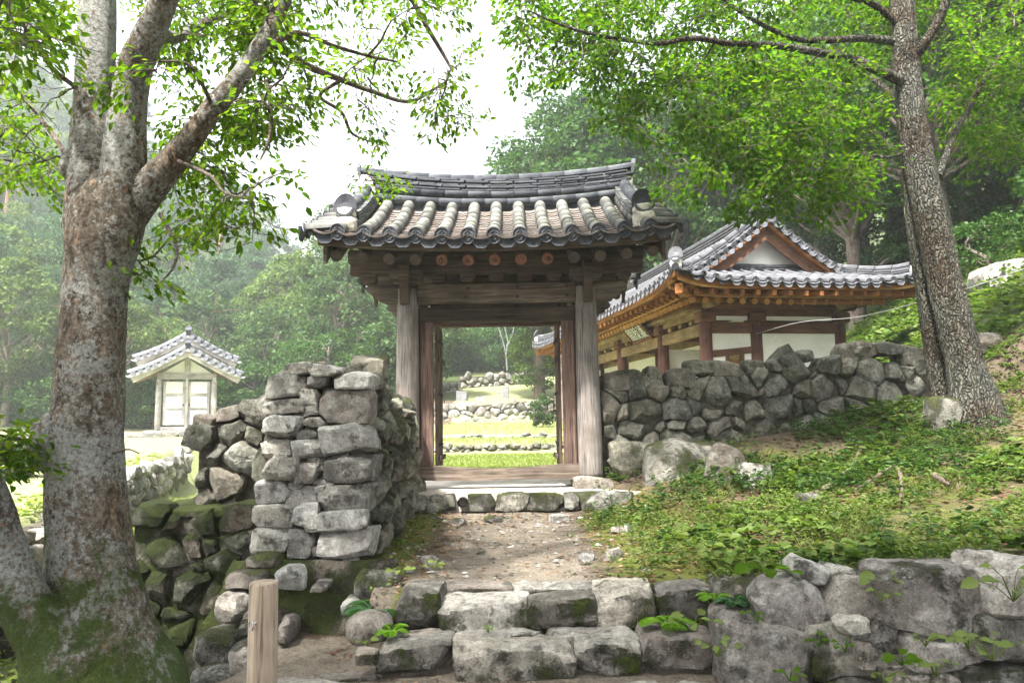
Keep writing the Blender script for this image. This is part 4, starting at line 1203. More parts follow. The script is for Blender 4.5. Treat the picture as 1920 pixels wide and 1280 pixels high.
# ------------------------------------------------------------------ dry-stone wall right of the gate
A = Vector((1.19, 10.02, 0)); B = P(1752, 700, 10.75); B.z = 0
al = (B - A).normalized(); LW = (B - A).length
def on_wall(u, v, A=A, al=al):
    d = C3 @ Vector(((u - 960) / FPX, -(v - 640) / FPX, -1.0))
    nr = Vector((al.y, -al.x, 0)); t = (A - CAM).dot(nr) / d.dot(nr); p = CAM + d * t
    return (p - A).dot(al), p.z
def prof(pts, f=on_wall):
    q = sorted(f(u, v) for (u, v) in pts); xs = [a for a, _ in q]; zs = [b for _, b in q]
    return lambda s: float(np.interp(s, xs, zs))
top_r = prof([(1130, 716), (1200, 722), (1280, 705), (1350, 700), (1420, 690), (1500, 676), (1560, 668), (1640, 664), (1700, 668), (1752, 672)])
bot_r = prof([(1130, 905), (1200, 905), (1260, 885), (1400, 842), (1520, 820), (1640, 800), (1752, 750)])
wall_r = thing('dry_stone_wall', 'dry stone wall of grey fieldstones between the gate and the leaning tree', 'wall', (3.4, 10.3, 1.0))
rubble(wall_r, A, al, (0.02, LW), lambda s: bot_r(s) - .1, top_r, .265, 5, M['stone'], depth=.32, bulge=.06, aspect=1.15, gap=.009, rough=.025, big=.95)
def wall_core(parent, A, al, s0, s1, bot, top, back=.075, th=.5, n=16):
    nr = Vector((al.y, -al.x, 0)); V, Fs = [], []
    for s in np.linspace(s0, s1, n):
        p = Vector((A.x, A.y, 0)) + al * s
        for (off, z) in ((-back, bot(s) - .5), (-back, top(s) - .10), (-back - th, top(s) - .10), (-back - th, bot(s) - .5)):
            q = p + nr * off; V.append((q.x, q.y, z))
    for i in range(n - 1):
        for k in range(3): Fs.append((i * 4 + k, i * 4 + k + 4, i * 4 + k + 5, i * 4 + k + 1))
    Fs += [(0, 1, 2, 3), tuple((n - 1) * 4 + k for k in (3, 2, 1, 0))]
    return link('rubble_core', mesh('core', V, Fs, M['core']), None, parent)
wall_core(wall_r, A, al, 0.0, LW, bot_r, top_r)
for k, (u0, v0, u1, v1) in enumerate(((1130, 697, 1180, 732), (1158, 694, 1202, 728), (1200, 702, 1240, 738), (1213, 688, 1240, 712), (1250, 692, 1305, 728), (1290, 676, 1350, 702), (1334, 676, 1384, 706), (1340, 686, 1392, 712), (1400, 676, 1434, 702),
        (1446, 672, 1480, 696), (1500, 656, 1530, 676), (1576, 644, 1612, 680), (1600, 640, 1640, 672), (1640, 642, 1692, 664), (1690, 648, 1752, 700), (1606, 640, 1632, 656))):
    s, z1 = on_wall(u0, v0); s2, z0 = on_wall(u1, v1)
    me = block_mesh(abs(s2 - s) / 2 * 1.05, .19, abs(z1 - z0) / 2 * 1.1, 700 + k, M['stone'], k=3.6, cuts=5, rough=.04)
    T = axes(al, (0, 0, 1), A + al * ((s + s2) / 2) + Vector((0, .17, 0)) + Vector((0, 0, (z0 + z1) / 2)))
    link('cap_stone', me, T @ Matrix.Rotation(rad(k * 53 % 17 - 8), 4, 'Y'), wall_r)
# its run beyond the tree
wr2 = thing('dry_stone_wall', 'far end of the grey fieldstone wall climbing the slope beyond the leaning tree', 'wall', (7.2, 10.9, 2.0))
A2 = P(1788, 680, 10.9); A2.z = 0; B2 = P(2080, 620, 11.4); B2.z = 0; al2 = (B2 - A2).normalized()
f2 = lambda u, v: on_wall(u, v, A2, al2)
top2 = prof([(1788, 650), (1850, 640), (1920, 648), (2080, 640)], f2); bot2 = prof([(1788, 745), (1850, 710), (1920, 690), (2080, 690)], f2)
rubble(wr2, A2, al2, (0, (B2 - A2).length), bot2, top2, .34, 6, M['stone'], depth=.3, bulge=.08, gap=.016, rough=.025, big=.9)
wall_core(wr2, A2, al2, 0, (B2 - A2).length, bot2, top2, n=8)
# big rocks at the foot of the wall
for k, (u0, v0, u1, v1, Y, dep, mt, rt, lab) in enumerate((
        (1148, 826, 1238, 906, 9.78, .45, 'stone', 0, 'rounded grey boulder at the foot of the wall beside the gate post'),
        (1216, 826, 1392, 935, 9.35, .6, 'stone_moss', 6, 'big flat-topped boulder with yellow-green moss below the wall'),
        (1328, 838, 1404, 930, 9.0, .2, 'stone', 14, 'upright grey slab leaning in front of the mossy boulder'),
        (1360, 872, 1470, 935, 8.6, .5, 'stone_moss', -8, 'low mossy rock between the upright slab and the weeds'),
        (1512, 930, 1568, 988, 7.4, .3, 'stone', 10, 'grey rock half hidden in the weeds below the fallen branch'),
        (1756, 744, 1806, 778, 9.0, .3, 'stone_moss', 10, 'rock wedged against the foot of the leaning tree'),
        (1880, 480, 1990, 600, 14.2, 1.3, 'stone_pale', -14, 'large pale outcrop on the wooded slope by the cable'))):
    pc_ = P((u0 + u1) / 2, v1, Y); zlow = gz(pc_.x, Y + dep / 2) - .12
    if pc_.z > zlow: v1 += (pc_.z - zlow) * FPX / Y
    bo = pix_block(None, 'boulder', u0, v0, u1, v1, Y, dep, 740 + k, M[mt], rot=rad(rt), k=3.4, cuts=5, rough=.035, fine=.014)
    tag(bo, lab, 'boulder')

# ------------------------------------------------------------------ wall running from the gate towards the viewer, ending in a squared pier
wl = thing('dry_stone_wall', 'dry stone wall with squared pale end pier standing left of the gate', 'wall', (-1.7, 7.5, .45))
Z4 = [(1000,112,1148,215),(1148,120,1232,172),(1252,112,1388,178),(1078,78,1165,122),(1165,85,1270,130),(1122,180,1184,240),(1186,178,1388,315),(980,220,1136,274),(1136,240,1190,274),
 (970,280,1116,362),(1108,283,1220,320),(1064,272,1150,292),(1222,285,1256,306),(1112,322,1184,372),(1186,308,1392,432),(970,366,1086,432),(1090,368,1202,440),(974,428,1110,525),(1100,452,1192,530),
 (1140,430,1222,486),(1240,424,1300,452),(1204,432,1390,540),(952,522,1082,612),(1082,526,1132,556),(1070,540,1180,630),(1170,512,1252,546),(1176,540,1222,570),(1188,540,1376,648),(948,612,1106,698),
 (1090,606,1186,702),(1136,634,1374,714),(930,700,1104,800),(1080,704,1178,815),(1165,765,1202,808),(1190,714,1390,818),(1284,814,1338,838)]
for k, (x0, y0, x1, y1) in enumerate(Z4):
    u0, v0, u1, v1 = x0 / 2, 640 + y0 / 2, x1 / 2, 640 + y1 / 2
    r_ = random.Random(800 + k)
    small = (x1 - x0) < 90
    pix_block(wl, 'stone', u0 - 1, v0 - 1, u1 + 1, v1 + 1, 6.22 + (.05 if small else r_.uniform(-.03, .04)), .3 if small else r_.uniform(.38, .55), 810 + k, M['stone_pale'],
              rot=rad(r_.uniform(-3, 3) if not small else r_.uniform(-12, 12)), k=r_.uniform(5, 9), cuts=r_.choice((2, 3, 4)), rough=.022, fine=.016)
AL = Vector((-1.20, 6.30, 0)); BL = Vector((-1.30, 9.95, 0)); all_ = (BL - AL).normalized()
topl = lambda s: 2.02 - .02 * s - .10 * (s > .9) + .05 * math.sin(s * 5) - .10 * (s > 2.2) - .06 * (s > 3.0)
botl = lambda s: .36 + .04 * s
rubble(wl, AL, all_, (0.25, 3.62), botl, topl, .235, 8, M['stone_side'], depth=.3, bulge=.10, aspect=1.15, gap=.012, rough=.035, big=.9)
# left face of the same wall (towards the brook) and the core
AW = Vector((-2.20, 9.95, 0)); aw = Vector((0.0, -1, 0))
rubble(wl, AW, aw, (0.0, 3.5), lambda s: .1, lambda s: 1.9 + .03 * math.sin(s * 6), .36, 9, M['stone_side'], depth=.3, bulge=.06, gap=.012, big=.8)
V = [(x, y, z) for (x, y) in ((-2.10, 6.36), (-1.27, 6.36), (-1.36, 9.9), (-2.08, 9.9)) for z in (.2, 1.84)]
link('rubble_core', mesh('core', V, [(0, 2, 3, 1), (2, 4, 5, 3), (4, 6, 7, 5), (6, 0, 1, 7), (1, 3, 5, 7)], M['core']), None, wl)
rr_ = random.Random(4)
for k in range(34):
    y = 6.5 + k % 17 * .2; x = -1.45 - .38 * (k // 17) + rr_.uniform(-.1, .1)
    link('cap_stone', block_mesh(rr_.uniform(.12, .22), rr_.uniform(.1, .16), rr_.uniform(.05, .10), 860 + k, M['stone_side'], k=4, cuts=5, rough=.04), Matrix.Translation((x, y, topl(y - 6.3) - .03 + rr_.uniform(0, .08))) @ Matrix.Rotation(rr_.uniform(-.25, .25), 4, 'Y') @ Matrix.Rotation(rr_.uniform(0, 3), 4, 'Z'), wl)
# mossy footing below the pier, with stones showing through
ft = thing('mossy_footing', 'moss-covered masonry footing below the pale pier, bulging towards the steps', 'footing', (-1.8, 5.8, 0))
V, Fs = [], []
nu, nv = 60, 36
for j in range(nv + 1):
    t = j / nv
    for i in range(nu + 1):
        s = i / nu
        x = -2.30 + 1.34 * s - .42 * t * (1 - s) ** 1.5 + .18 * t * s
        y = 6.26 - .55 * t ** 1.2 - .05 * math.sin(s * 3)
        z = .50 - (.60 + .55 * (1 - s)) * t
        nn_ = mnoise.noise(Vector((x * 2.2, y * 2, z * 2.2))) * .09 + mnoise.noise(Vector((x * 6, y * 5, z * 6 + 4))) * .04 + mnoise.noise(Vector((x * 19, y * 19, z * 19))) * .014
        V.append((x, y - nn_ - .05 * math.sin(t * 3.1), z + nn_ * .6))
for j in range(nv):
    for i in range(nu):
        a = j * (nu + 1) + i; Fs.append((a, a + nu + 1, a + nu + 2, a + 1))
link('moss_face', mesh('moss_face', V, Fs, M['moss'], True), None, ft)
for k, (x0, y0, x1, y1, Y, mt) in enumerate(((820, 865, 990, 945, 5.98, 'stone_moss'), (795, 960, 905, 1062, 5.82, 'stone_bank'), (705, 1100, 862, 1250, 5.5, 'stone_bank'), (845, 1150, 950, 1275, 5.35, 'stone_bank'),
        (900, 1010, 975, 1090, 5.75, 'stone_moss'), (1010, 850, 1130, 940, 5.95, 'stone_pale'), (905, 800, 1060, 860, 6.12, 'stone_moss'), (1270, 985, 1330, 1030, 5.75, 'stone_pale'), (1160, 915, 1215, 945, 5.85, 'stone_pale'),
        (1030, 1050, 1080, 1150, 5.55, 'stone_bank'), (860, 1060, 930, 1130, 5.6, 'stone_moss'), (700, 1240, 860, 1300, 5.3, 'stone_moss'), (880, 1200, 950, 1290, 5.2, 'stone_bank'))):
    pix_block(ft, 'stone', x0 / 2, 640 + y0 / 2, x1 / 2, 640 + y1 / 2, Y, .4, 900 + k, M[mt], rot=rad(k * 41 % 15 - 7), k=4, cuts=5, rough=.04)

# ------------------------------------------------------------------ low wall behind the pier on its dark mossy base
AB = P(235, 960, 7.0); AB.z = 0; BB = P(478, 960, 7.0); BB.z = 0
ab = Vector((1, 0, 0)); LB = (BB - AB).length
zt_b = P(350, 957, 7.0).z
base = thing('mossy_wall_base', 'dark moss-covered masonry base between the lichen tree and the pale pier', 'wall base', (AB.x + LB / 2, 7.0, -.8))
rubble(base, Vector((AB.x, 7.0, 0)), ab, (0.0, LB + .15), lambda s: -1.2, lambda s: zt_b - .02, .215, 12, M['stone_moss_shaded'], depth=.3, bulge=.05, aspect=1.3, gap=.014, rough=.02, big=.9)
V = [(x, y, z) for (x, y) in ((AB.x + .06, 7.06), (BB.x + .2, 7.06), (BB.x + .2, 8.2), (AB.x + .06, 8.2)) for z in (-1.3, zt_b)]
me = mesh('core', V, [(0, 2, 3, 1), (2, 4, 5, 3), (4, 6, 7, 5), (6, 0, 1, 7), (1, 3, 5, 7)], M['moss'])
link('mortar_core', me, None, base)
link('coping', block_mesh(LB / 2 + .06, .55, .05, 930, M['moss'], k=6, cuts=0, rough=.02, fine=.012, n=8, soft=True), Matrix.Translation((AB.x + LB / 2 + .1, 7.58, zt_b - .03)), base)
wb = thing('low_stone_wall', 'stub of grey dry stone wall on the dark mossy base behind the pale pier', 'wall', (-2.6, 7.5, zt_b))
AB2 = P(346, 900, 7.4); AB2.z = 0
f3 = lambda u, v: (P(u, v, 7.4).x - AB2.x, P(u, v, 7.4).z)
topb = prof([(346, 790), (395, 778), (445, 776), (500, 764)], f3)
rubble(wb, Vector((AB2.x, 7.4, 0)), ab, (0.0, .95), lambda s: zt_b + .02, topb, .225, 15, M['stone'], depth=.35, bulge=.09, aspect=1.15, gap=.015, rough=.03, big=.9)
V = [(x, y, z) for (x, y) in ((AB2.x + .1, 7.48), (AB2.x + 1.0, 7.48), (AB2.x + 1.0, 8.0), (AB2.x + .1, 8.0)) for z in (zt_b - .1, 1.62)]
link('rubble_core', mesh('core', V, [(0, 2, 3, 1), (2, 4, 5, 3), (4, 6, 7, 5), (6, 0, 1, 7), (1, 3, 5, 7)], M['core']), None, wb)
for k, (u0, v0, u1, v1) in enumerate(((390, 762, 446, 792), (444, 748, 490, 782), (450, 764, 500, 800), (350, 776, 400, 812))):
    pix_block(wb, 'cap_stone', u0, v0, u1, v1, 7.42, .35, 940 + k, M['stone'], rot=rad(k * 7 - 10), k=3.5, cuts=5, rough=.04)

# ------------------------------------------------------------------ wooden post with eye bolt
pc = P(493, 1190, 3.6)
post = thing('wooden_post', 'short round debarked wooden post with an eye bolt in front of the footing', 'post', (pc.x, 3.6, 0))
ptop = P(493, 1090, 3.6).z
link('log', lathe([(-.1, .069), (.3, .068), (ptop - .012, .0665), (ptop, .061)], 24, M['log'], True, .02, 3, 'Z'), Matrix.Translation((pc.x, 3.6, 0)), post)
ev = P(478, 1168, 3.53)
link('bolt', lathe([(-.05, .006), (.012, .006)], 8, M['steel']), axes((-.3, -1, 0), (0, 0, 1), ev), post)
tv, tf = tube_arrays(np.array([(0, math.cos(a) * .016, math.sin(a) * .02) for a in np.linspace(0, 2 * math.pi, 17)]), [.0035] * 17, 6)
link('eye_ring', np_mesh('ring', tv, tf, M['steel'], True), axes((.6, .8, 0), (0, 0, 1), ev + Vector((-.012, -.015, -.006))), post)

# ------------------------------------------------------------------ field walls of the terraces
def field_wall(name, label, pts, h, size, seed, mt='stone_far', back=.3, zfun=None, name_s='stone', drop=0.1, aspect=1.2):
    t = thing(name, label, 'wall', (pts[0][0], pts[0][1], gz(*pts[0])))
    for i in range(len(pts) - 1):
        a = Vector((*pts[i], 0)); b = Vector((*pts[i + 1], 0)); d = (b - a); L = d.length; d.normalize()
        if zfun:
            zb = lambda s, a=a, d=d: zfun(a + d * s)[0]; zt = lambda s, a=a, d=d: zfun(a + d * s)[1]
        rubble(t, a, d, (0, L), lambda s: zb(s) - drop, zt, size, seed + i, M[mt], depth=.22, bulge=.06, aspect=aspect, gap=size * .06, rough=.02, big=.9, name=name_s)
        wall_core(t, a, d, 0, L, zb, zt, back=.12, th=back, n=6)
    return t
# wall below the left lawn: faces the brook (+x side), so it is walked from far to near
far_near = [(-12.3, 31.0), (-10.1, 23.0), (-8.0, 15.0), (-6.2, 9.8)]
def zl(p):
    zt = gz(float(xwall(p.y)) - .6, p.y) + .03
    return (zt - .75 + .012 * (p.y - 8), zt)
t = field_wall('terrace_wall', 'rubble retaining wall edging the sunlit lawn left of the gate', [(-4.75, 6.3), (-5.9, 9.8), (-7.7, 15.0), (-9.8, 23.0)], .6, .27, 31, zfun=zl)
# lower bank wall in front of it
low = [(-4.9, 8.0), (-5.6, 9.9), (-7.4, 15.2)]
t = field_wall('terrace_wall', 'lower rubble wall along the brook beside the big lichen tree', low, .4, .24, 41, zfun=lambda p: (-1.0, -.42 + .02 * (p.y - 9)))
# courtyard walls seen through the gate
t = field_wall('courtyard_wall', 'low mossy stone edging across the first lawn beyond the gate', [(-4.2, 19.9), (4.2, 20.1)], .25, .11, 51, mt='stone_moss', zfun=lambda p: (.72, 1.0), aspect=1.8)
t = field_wall('courtyard_wall', 'thin stone kerb between the second and third lawns beyond the gate', [(-4.6, 26.0), (4.8, 26.0)], .15, .12, 55, zfun=lambda p: (1.03, 1.16), aspect=2.6)
t = field_wall('courtyard_wall', 'rubble retaining wall at the back of the courtyard under the stelae', [(-5.6, 36.0), (2.6, 36.0)], 1, .30, 61, zfun=lambda p: (1.5, 2.42 + .06 * (p.x + 3)))
t = field_wall('hillside_wall', 'slanting line of rubble stones on the meadow above the stelae', [(-3.0, 43.5), (1.2, 45.5)], 1, .34, 65, zfun=lambda p: (gz(p.x, p.y) - .1, gz(p.x, p.y) + .75))
t = field_wall('hillside_wall', 'short broken rubble wall on the meadow beside the leftmost stele', [(-4.6, 41.0), (-3.0, 42.4)], 1, .34, 68, zfun=lambda p: (gz(p.x, p.y) - .1, gz(p.x, p.y) + .5))
# stelae
M['stele'] = mat_plain('pale_granite', (0.17, 0.17, 0.18), var=.3, scale=8)
for k, (u, v0, v1, Y, w, lab) in enumerate(((948, 725, 757, 38.5, .40, 'slim grey stone stele standing tallest above the courtyard wall'), (866, 734, 764, 37.6, .62, 'broad weathered stele nearest the left door leaf'),
        (902, 742, 764, 37.8, .60, 'squat pale stele in the middle of the three'), (935, 734, 752, 40.5, .25, 'small dark slanted stone behind the slim stele'))):
    p0, p1 = P(u, v1, Y), P(u, v0, Y)
    st = thing('stele', lab, 'stele', (p0.x, Y, p0.z), group='stelae above the courtyard wall')
    hh_ = p1.z - p0.z
    link('slab', block_mesh(w / 2 * .85, .10, hh_ / 2, 950 + k, M['stele'], k=9, cuts=1, rough=.01), Matrix.Translation((p0.x, Y, p0.z + hh_ / 2)), st)
    zg = gz(p0.x, Y)
    link('base', block_mesh(w / 2, .22, max(.12, (p0.z - zg) / 2 + .1), 960 + k, M['stele'], k=7, cuts=1, rough=.02), Matrix.Translation((p0.x, Y, (p0.z + zg) / 2 - .05)), st)
# small notice board at the wood's edge
p0 = P(101, 789, 30)
sb = thing('notice_board', 'small framed notice board beside the big trunk at the edge of the wood', 'sign', (p0.x, 30, gz(p0.x, 30)))
M['white_paint'] = mat_plain('white_paint', (.7, .7, .68), var=.08); M['maroon'] = mat_plain('maroon_print', (.16, .05, .07), var=.2, scale=20)
link('board', box_mesh(.62, .04, .56, .006, M['white_paint']), Matrix.Translation(p0), sb)
link('panel', box_mesh(.50, .02, .44, .004, M['maroon']), Matrix.Translation(p0 + Vector((0, -.025, 0))), sb)
for q in (-.2, .2):
    zg = gz(p0.x + q, 30)
    link('leg', box_mesh(.05, .05, p0.z - zg + .1, .004, M['white_paint']), Matrix.Translation((p0.x + q, 30.05, (p0.z + zg) / 2 - .05)), sb)

# ------------------------------------------------------------------ the hall on the right
HO = P(1266, 536, 14.0); HZ = HO.z                       # near left corner of its eaves, at the drip tiles
HRZ = rad(9.75)
hall = thing('hall', 'timber hall with hip-and-gable tiled roof and white plaster walls behind the stone wall', 'building', (HO.x, HO.y, .9), HRZ)
HM = Matrix.Translation((HO.x, HO.y, 0)) @ Matrix.Rotation(HRZ, 4, 'Z')
def H(s, t, z): return HM @ Vector((s, t, z))
HD = HM.to_3x3()
WH, LH, SR = 5.4, 13.7, 2.7
ZE2 = HZ + .10; ZRD = 5.88; TG = 1.75; ZSK = 4.76; TV = 1.35; SH = 1.05
def corner_lift(s, t):
    a = abs(s - WH / 2) / (WH / 2); b = abs(t - LH / 2) / (LH / 2)
    return .24 * max(0, a) ** 4 * max(0, b) ** 8
def zf(s, t=None):            # long slopes: s measured from either eave
    q = min(s, WH - s) / SR
    z = ZE2 + (ZRD - ZE2) * (.58 * q + .42 * q * q)
    return z + (corner_lift(s, t) if t is not None else 0)
def zs(t, s=None):            # end skirts
    q = min(t, LH - t) / TG
    return ZE2 + (ZSK - ZE2) * (.8 * q + .2 * q * q) + (corner_lift(s, t) if s is not None else 0)
hroof = None
V, Fs = [], []
def patch(fn, us, vs, th=.09):
    b = len(V); n_, m_ = len(us), len(vs)
    for dz in (-.04, -.04 - th):
        for v_ in vs:
            for u_ in us: p = fn(u_, v_); V.append(H(p[0], p[1], p[2] + dz))
    q = n_ * m_
    for j in range(m_ - 1):
        for i in range(n_ - 1):
            a = b + j * n_ + i
            Fs.append((a, a + 1, a + n_ + 1, a + n_)); Fs.append((q + a, q + a + n_, q + a + n_ + 1, q + a + 1))
    for i in range(n_ - 1):
        for j in (0, m_ - 1):
            a = b + j * n_ + i; Fs.append((a, a + q, a + q + 1, a + 1))
    for j in range(m_ - 1):
        for i in (0, n_ - 1):
            a = b + j * n_ + i; Fs.append((a, a + n_, a + q + n_, a + q))
def hip_t(s): return TG * min(1, s / SH)        # end of the long slope at distance s from the eave
for sd in (0, 1):
    def fs(u_, v_):
        s = u_ * SR; t0 = hip_t(s) if s < SH else TV; t = t0 + (LH - 2 * t0) * v_
        return ((s if sd == 0 else WH - s), t, zf(s, t))
    patch(fs, np.concatenate([np.linspace(0, SH / SR, 5), np.linspace(SH / SR + .005, 1, 7)]), np.linspace(0, 1, 25))
    def fe(u_, v_):
        t = v_ * TG; s0 = SH * v_; s = s0 + (WH - 2 * s0) * u_
        tt = t if sd == 0 else LH - t
        return (s, tt, zs(tt, s))
    patch(fe, np.linspace(0, 1, 15), np.linspace(0, 1, 6))
hroof = link('roof', mesh('hall_roof', V, Fs, M['hall_orange']), None, hall)
tag(hroof, 'bluish grey tiled hip-and-gable roof')
# tiles
hc = arc_shell(.40, .064, .070, .016, rad(-100), rad(100), 8, M['hall_tile'])
hdsc = disc_mesh(.074, M['hall_tile'], .02); hdrp = drip_mesh(.235, .045, .105, M['hall_tile'])
SPH = .27
upv = (0, 0, 1)
nk = int(WH / SPH)
for k in range(nk + 1):
    s = (WH - nk * SPH) / 2 + k * SPH
    m_ = min(s, WH - s)
    t1 = TG * min(1.0, m_ / SH)
    if t1 > .12:
        pts = [H(s, t1 * (1 - j / 6), zs(t1 * (1 - j / 6), s) + .03) for j in range(7)]
        lay(hroof, 'cover_tile', pts, .335, hc, lift=.012, jit=.003, rng=rng)
    e = H(s, -.03, zs(0, s) + .03); d = HD @ Vector((0, -1, -.18))
    link('eave_disc', hdsc, axes(d, upv, e + d * .02), hroof)
    if k < nk:
        s2 = s + SPH / 2; m2 = min(s2, WH - s2); t2 = max(.15, TG * min(1.0, m2 / SH))
        pts = [H(s2, t2 * (1 - j / 4), zs(t2 * (1 - j / 4), s2)) for j in range(5)]
        if k == 0: htr = trough_mesh(.45, .25, .045, .016, M['hall_tile'])
        lay(hroof, 'trough_tile', pts, .36, htr, lift=-.02, tilt=rad(-2))
        link('drip_tile', hdrp, axes(HD @ Vector((0, -1, .15)), upv, H(s2, -.04, zs(0, s2) - .012)), hroof)
nk = int(LH / SPH)
for sd in (0, 1):
    for k in range(nk + 1):
        t = (LH - nk * SPH) / 2 + k * SPH
        m_ = min(t, LH - t)
        top_s = SR if m_ > TV else SH * m_ / TG
        ss = [top_s * (1 - j / 8) for j in range(9)]
        pts = [H(x if sd == 0 else WH - x, t, zf(x, t) + .03) for x in ss]
        # one long run of half-round tiles with its joints
        Vt, Ft = [], []
        outd = HD @ Vector((-1 if sd == 0 else 1, 0, 0))
        for j, p in enumerate(pts):
            for rj in ((.064, .070) if 0 < j < 8 else (.066,)):
                for q in range(7):
                    a = rad(-95 + 190 * q / 6)
                    Vt.append(p + HD @ Vector((0, rj * math.sin(a), rj * math.cos(a) + .004)))
        nr_ = len(Vt) // 7
        for j in range(nr_ - 1):
            for q in range(6): Ft.append((j * 7 + q, j * 7 + q + 1, j * 7 + q + 8, j * 7 + q + 7))
        if top_s > .1: link('tile_row', mesh('row', Vt, Ft, M['hall_tile'], True), None, hroof)
        d = HD @ Vector((-1 if sd == 0 else 1, 0, -.2))
        e = H(-.03 if sd == 0 else WH + .03, t, zf(0, t) + .03)
        link('eave_disc', hdsc, axes(d, upv, e + d * .02), hroof)
        if k < nk:
            t2 = t + SPH / 2
            link('drip_tile', hdrp, axes(HD @ Vector((-1 if sd == 0 else 1, 0, .15)), upv, H(-.04 if sd == 0 else WH + .04, t2, zf(0, t2) - .012)), hroof)
# verge: half-round tiles pointing out over both gables, drip plates between
hv = arc_shell(.34, .06, .066, .016, rad(-100), rad(100), 8, M['hall_tile'])
for te, dt in ((TV, -1), (LH - TV, 1)):
    for sd in (0, 1):
        for k in range(9):
            x = SH + .02 + k * .195
            s = x if sd == 0 else WH - x
            z = zf(x) + .03
            dd = HD @ Vector((0, dt, -.12))
            link('verge_tile', hv, axes(dd, upv, H(s, te - dt * .20, z + .035)), hroof)
            link('eave_disc', hdsc, axes(dd + Vector((0, 0, -.05)), upv, H(s, te + dt * .15, z + .0)), hroof)
            z2 = zf(x + .097)
            o = link('drip_tile', hdrp, axes(HD @ Vector((0, dt, .15)), HD @ Vector(((-.5 if sd == 0 else .5), 0, 1)), H(s + (.097 if sd == 0 else -.097), te + dt * .13, z2 - .01)), hroof)
# ridges
hflat = box_mesh(.33, .12, .026, .004, M['hall_tile']); hcap = arc_shell(.34, .075, .08, .018, rad(-95), rad(95), 8, M['hall_tile'])
def ridge_stack(pts, h, courses, across, pre):
    strip_solid(pre + '_core', [p + Vector((0, 0, h)) for p in pts], across, .13, h + .02, M['hall_tile'], hroof)
    for j in range(courses):
        z = (j + .6) * h / courses
        for sgn in (-1, 1):
            q = [p + Vector(across).normalized() * (sgn * .05) + Vector((0, 0, z)) + (pts[1] - pts[0]).normalized() * .16 for p in pts]
            lay(hroof, 'ridge_flat_tile', q, .345, hflat, jit=.003, rng=rng)
    lay(hroof, 'ridge_cap_tile', [p + Vector((0, 0, h + .01)) for p in pts], .335, hcap, jit=.002, rng=rng)
mr_ = [H(SR, t, ZRD + .02 + .22 * (abs(t - LH / 2) / (LH / 2)) ** 4) for t in np.linspace(TV - .05, LH - TV + .05, 15)]
ridge_stack(mr_, .22, 3, HD @ Vector((1, 0, 0)), 'ridge')
for te, dt in ((TV, -1), (LH - TV, 1)):
    e = H(SR, te + dt * .10, ZRD + .42)
    link('ridge_end_tile', endplate_mesh(.14, M['hall_tile']), axes(HD @ Vector((0, dt, .1)), upv, e), hroof)
    for sd in (0, 1):
        # descending ridge just behind the verge
        pts = []
        for j in range(9):
            x = SR - .05 + (SH - .10 - SR) * j / 8
            pts.append(H(x if sd == 0 else WH - x, te - dt * .20, zf(x) + .05))
        ridge_stack(pts, .15, 2, HD @ Vector((0, 1, 0)), 'descending_ridge')
        tp = pts[-1]; dd = (pts[-1] - pts[-2]).normalized()
        link('end_mortar', block_mesh(.10, .09, .12, 990 + sd, M['mortar'], k=3, cuts=2), Matrix.Translation(tp + dd * .06 + Vector((0, 0, .06))), hroof)
        # hip ridge down to the corner
        pts = []
        for j in range(7):
            q = 1 - j / 6 * .86
            s = SH * q; t = TG * q
            tt = t if dt < 0 else LH - t; s_ = s if sd == 0 else WH - s
            pts.append(H(s_, tt, zs(tt, s_) + .05 + .06 * (j / 6) ** 3))
        hd_ = (pts[-1] - pts[0]); ac = Vector((hd_.y, -hd_.x, 0))
        ridge_stack(pts, .13, 3, ac, 'hip_ridge')
        d = Vector((hd_.x, hd_.y, 0)).normalized()
        link('ridge_end_tile', endplate_mesh(.145, M['hall_tile']), axes(d + Vector((0, 0, .05)), upv, pts[-1] + d * .10 + Vector((0, 0, .22))), hroof)
        link('end_mortar', block_mesh(.11, .09, .10, 995 + sd, M['mortar'], k=3, cuts=2), Matrix.Translation(pts[-1] + d * .07 + Vector((0, 0, .05))), hroof)
        link('end_trough', arc_shell(.10, .10, .105, .03, rad(100), rad(260), 8, M['tile_dark']), axes(d, upv, pts[-1] + d * .09 + Vector((0, 0, .19))), hroof)
# gable: plaster triangle and broad timber verge boards
for te, dt in ((TG + .02, -1), (LH - TG - .02, 1)):
    V = [H(s, te + q * .04, z) for q in (-1, 1) for (s, z) in ((SH - .1, ZSK - .12), (WH - SH + .1, ZSK - .12), (SR, ZRD - .1))]
    link('gable_plaster', mesh('gable', V, [(0, 1, 2), (5, 4, 3), (0, 3, 4, 1), (1, 4, 5, 2), (2, 5, 3, 0)], M['plaster']), None, hall)
    for sd in (0, 1):
        tb = TV + .10 if dt < 0 else LH - TV - .10
        V = []
        for q in (-.02, .02):
            for j in range(9):
                x = SH - .02 + (SR - SH + .02) * j / 8
                z = zf(x) - .09
                V += [H(x if sd == 0 else WH - x, tb + q, z), H(x if sd == 0 else WH - x, tb + q, z - .28 - .08 * j / 8)]
        Fq = []
        for j in range(8):
            a = j * 2; Fq += [(a, a + 1, a + 3, a + 2), (18 + a, 20 + a, 21 + a, 19 + a), (a + 1, 19 + a, 21 + a, a + 3), (a, a + 2, 20 + a, 18 + a)]
        link('verge_board', mesh('vb', V, Fq, M['hall_brown']), None, hall)
    pts = [H(s, te + dt * .10, ZSK + .10) for s in np.linspace(SH + .05, WH - SH - .05, 8)]
    lay(hroof, 'gable_foot_tile', pts, .33, hcap)
    pts = [p - Vector((0, 0, .05)) + HD @ Vector((0, dt * .06, 0)) for p in pts]
    lay(hroof, 'gable_foot_tile', pts, .33, hflat)

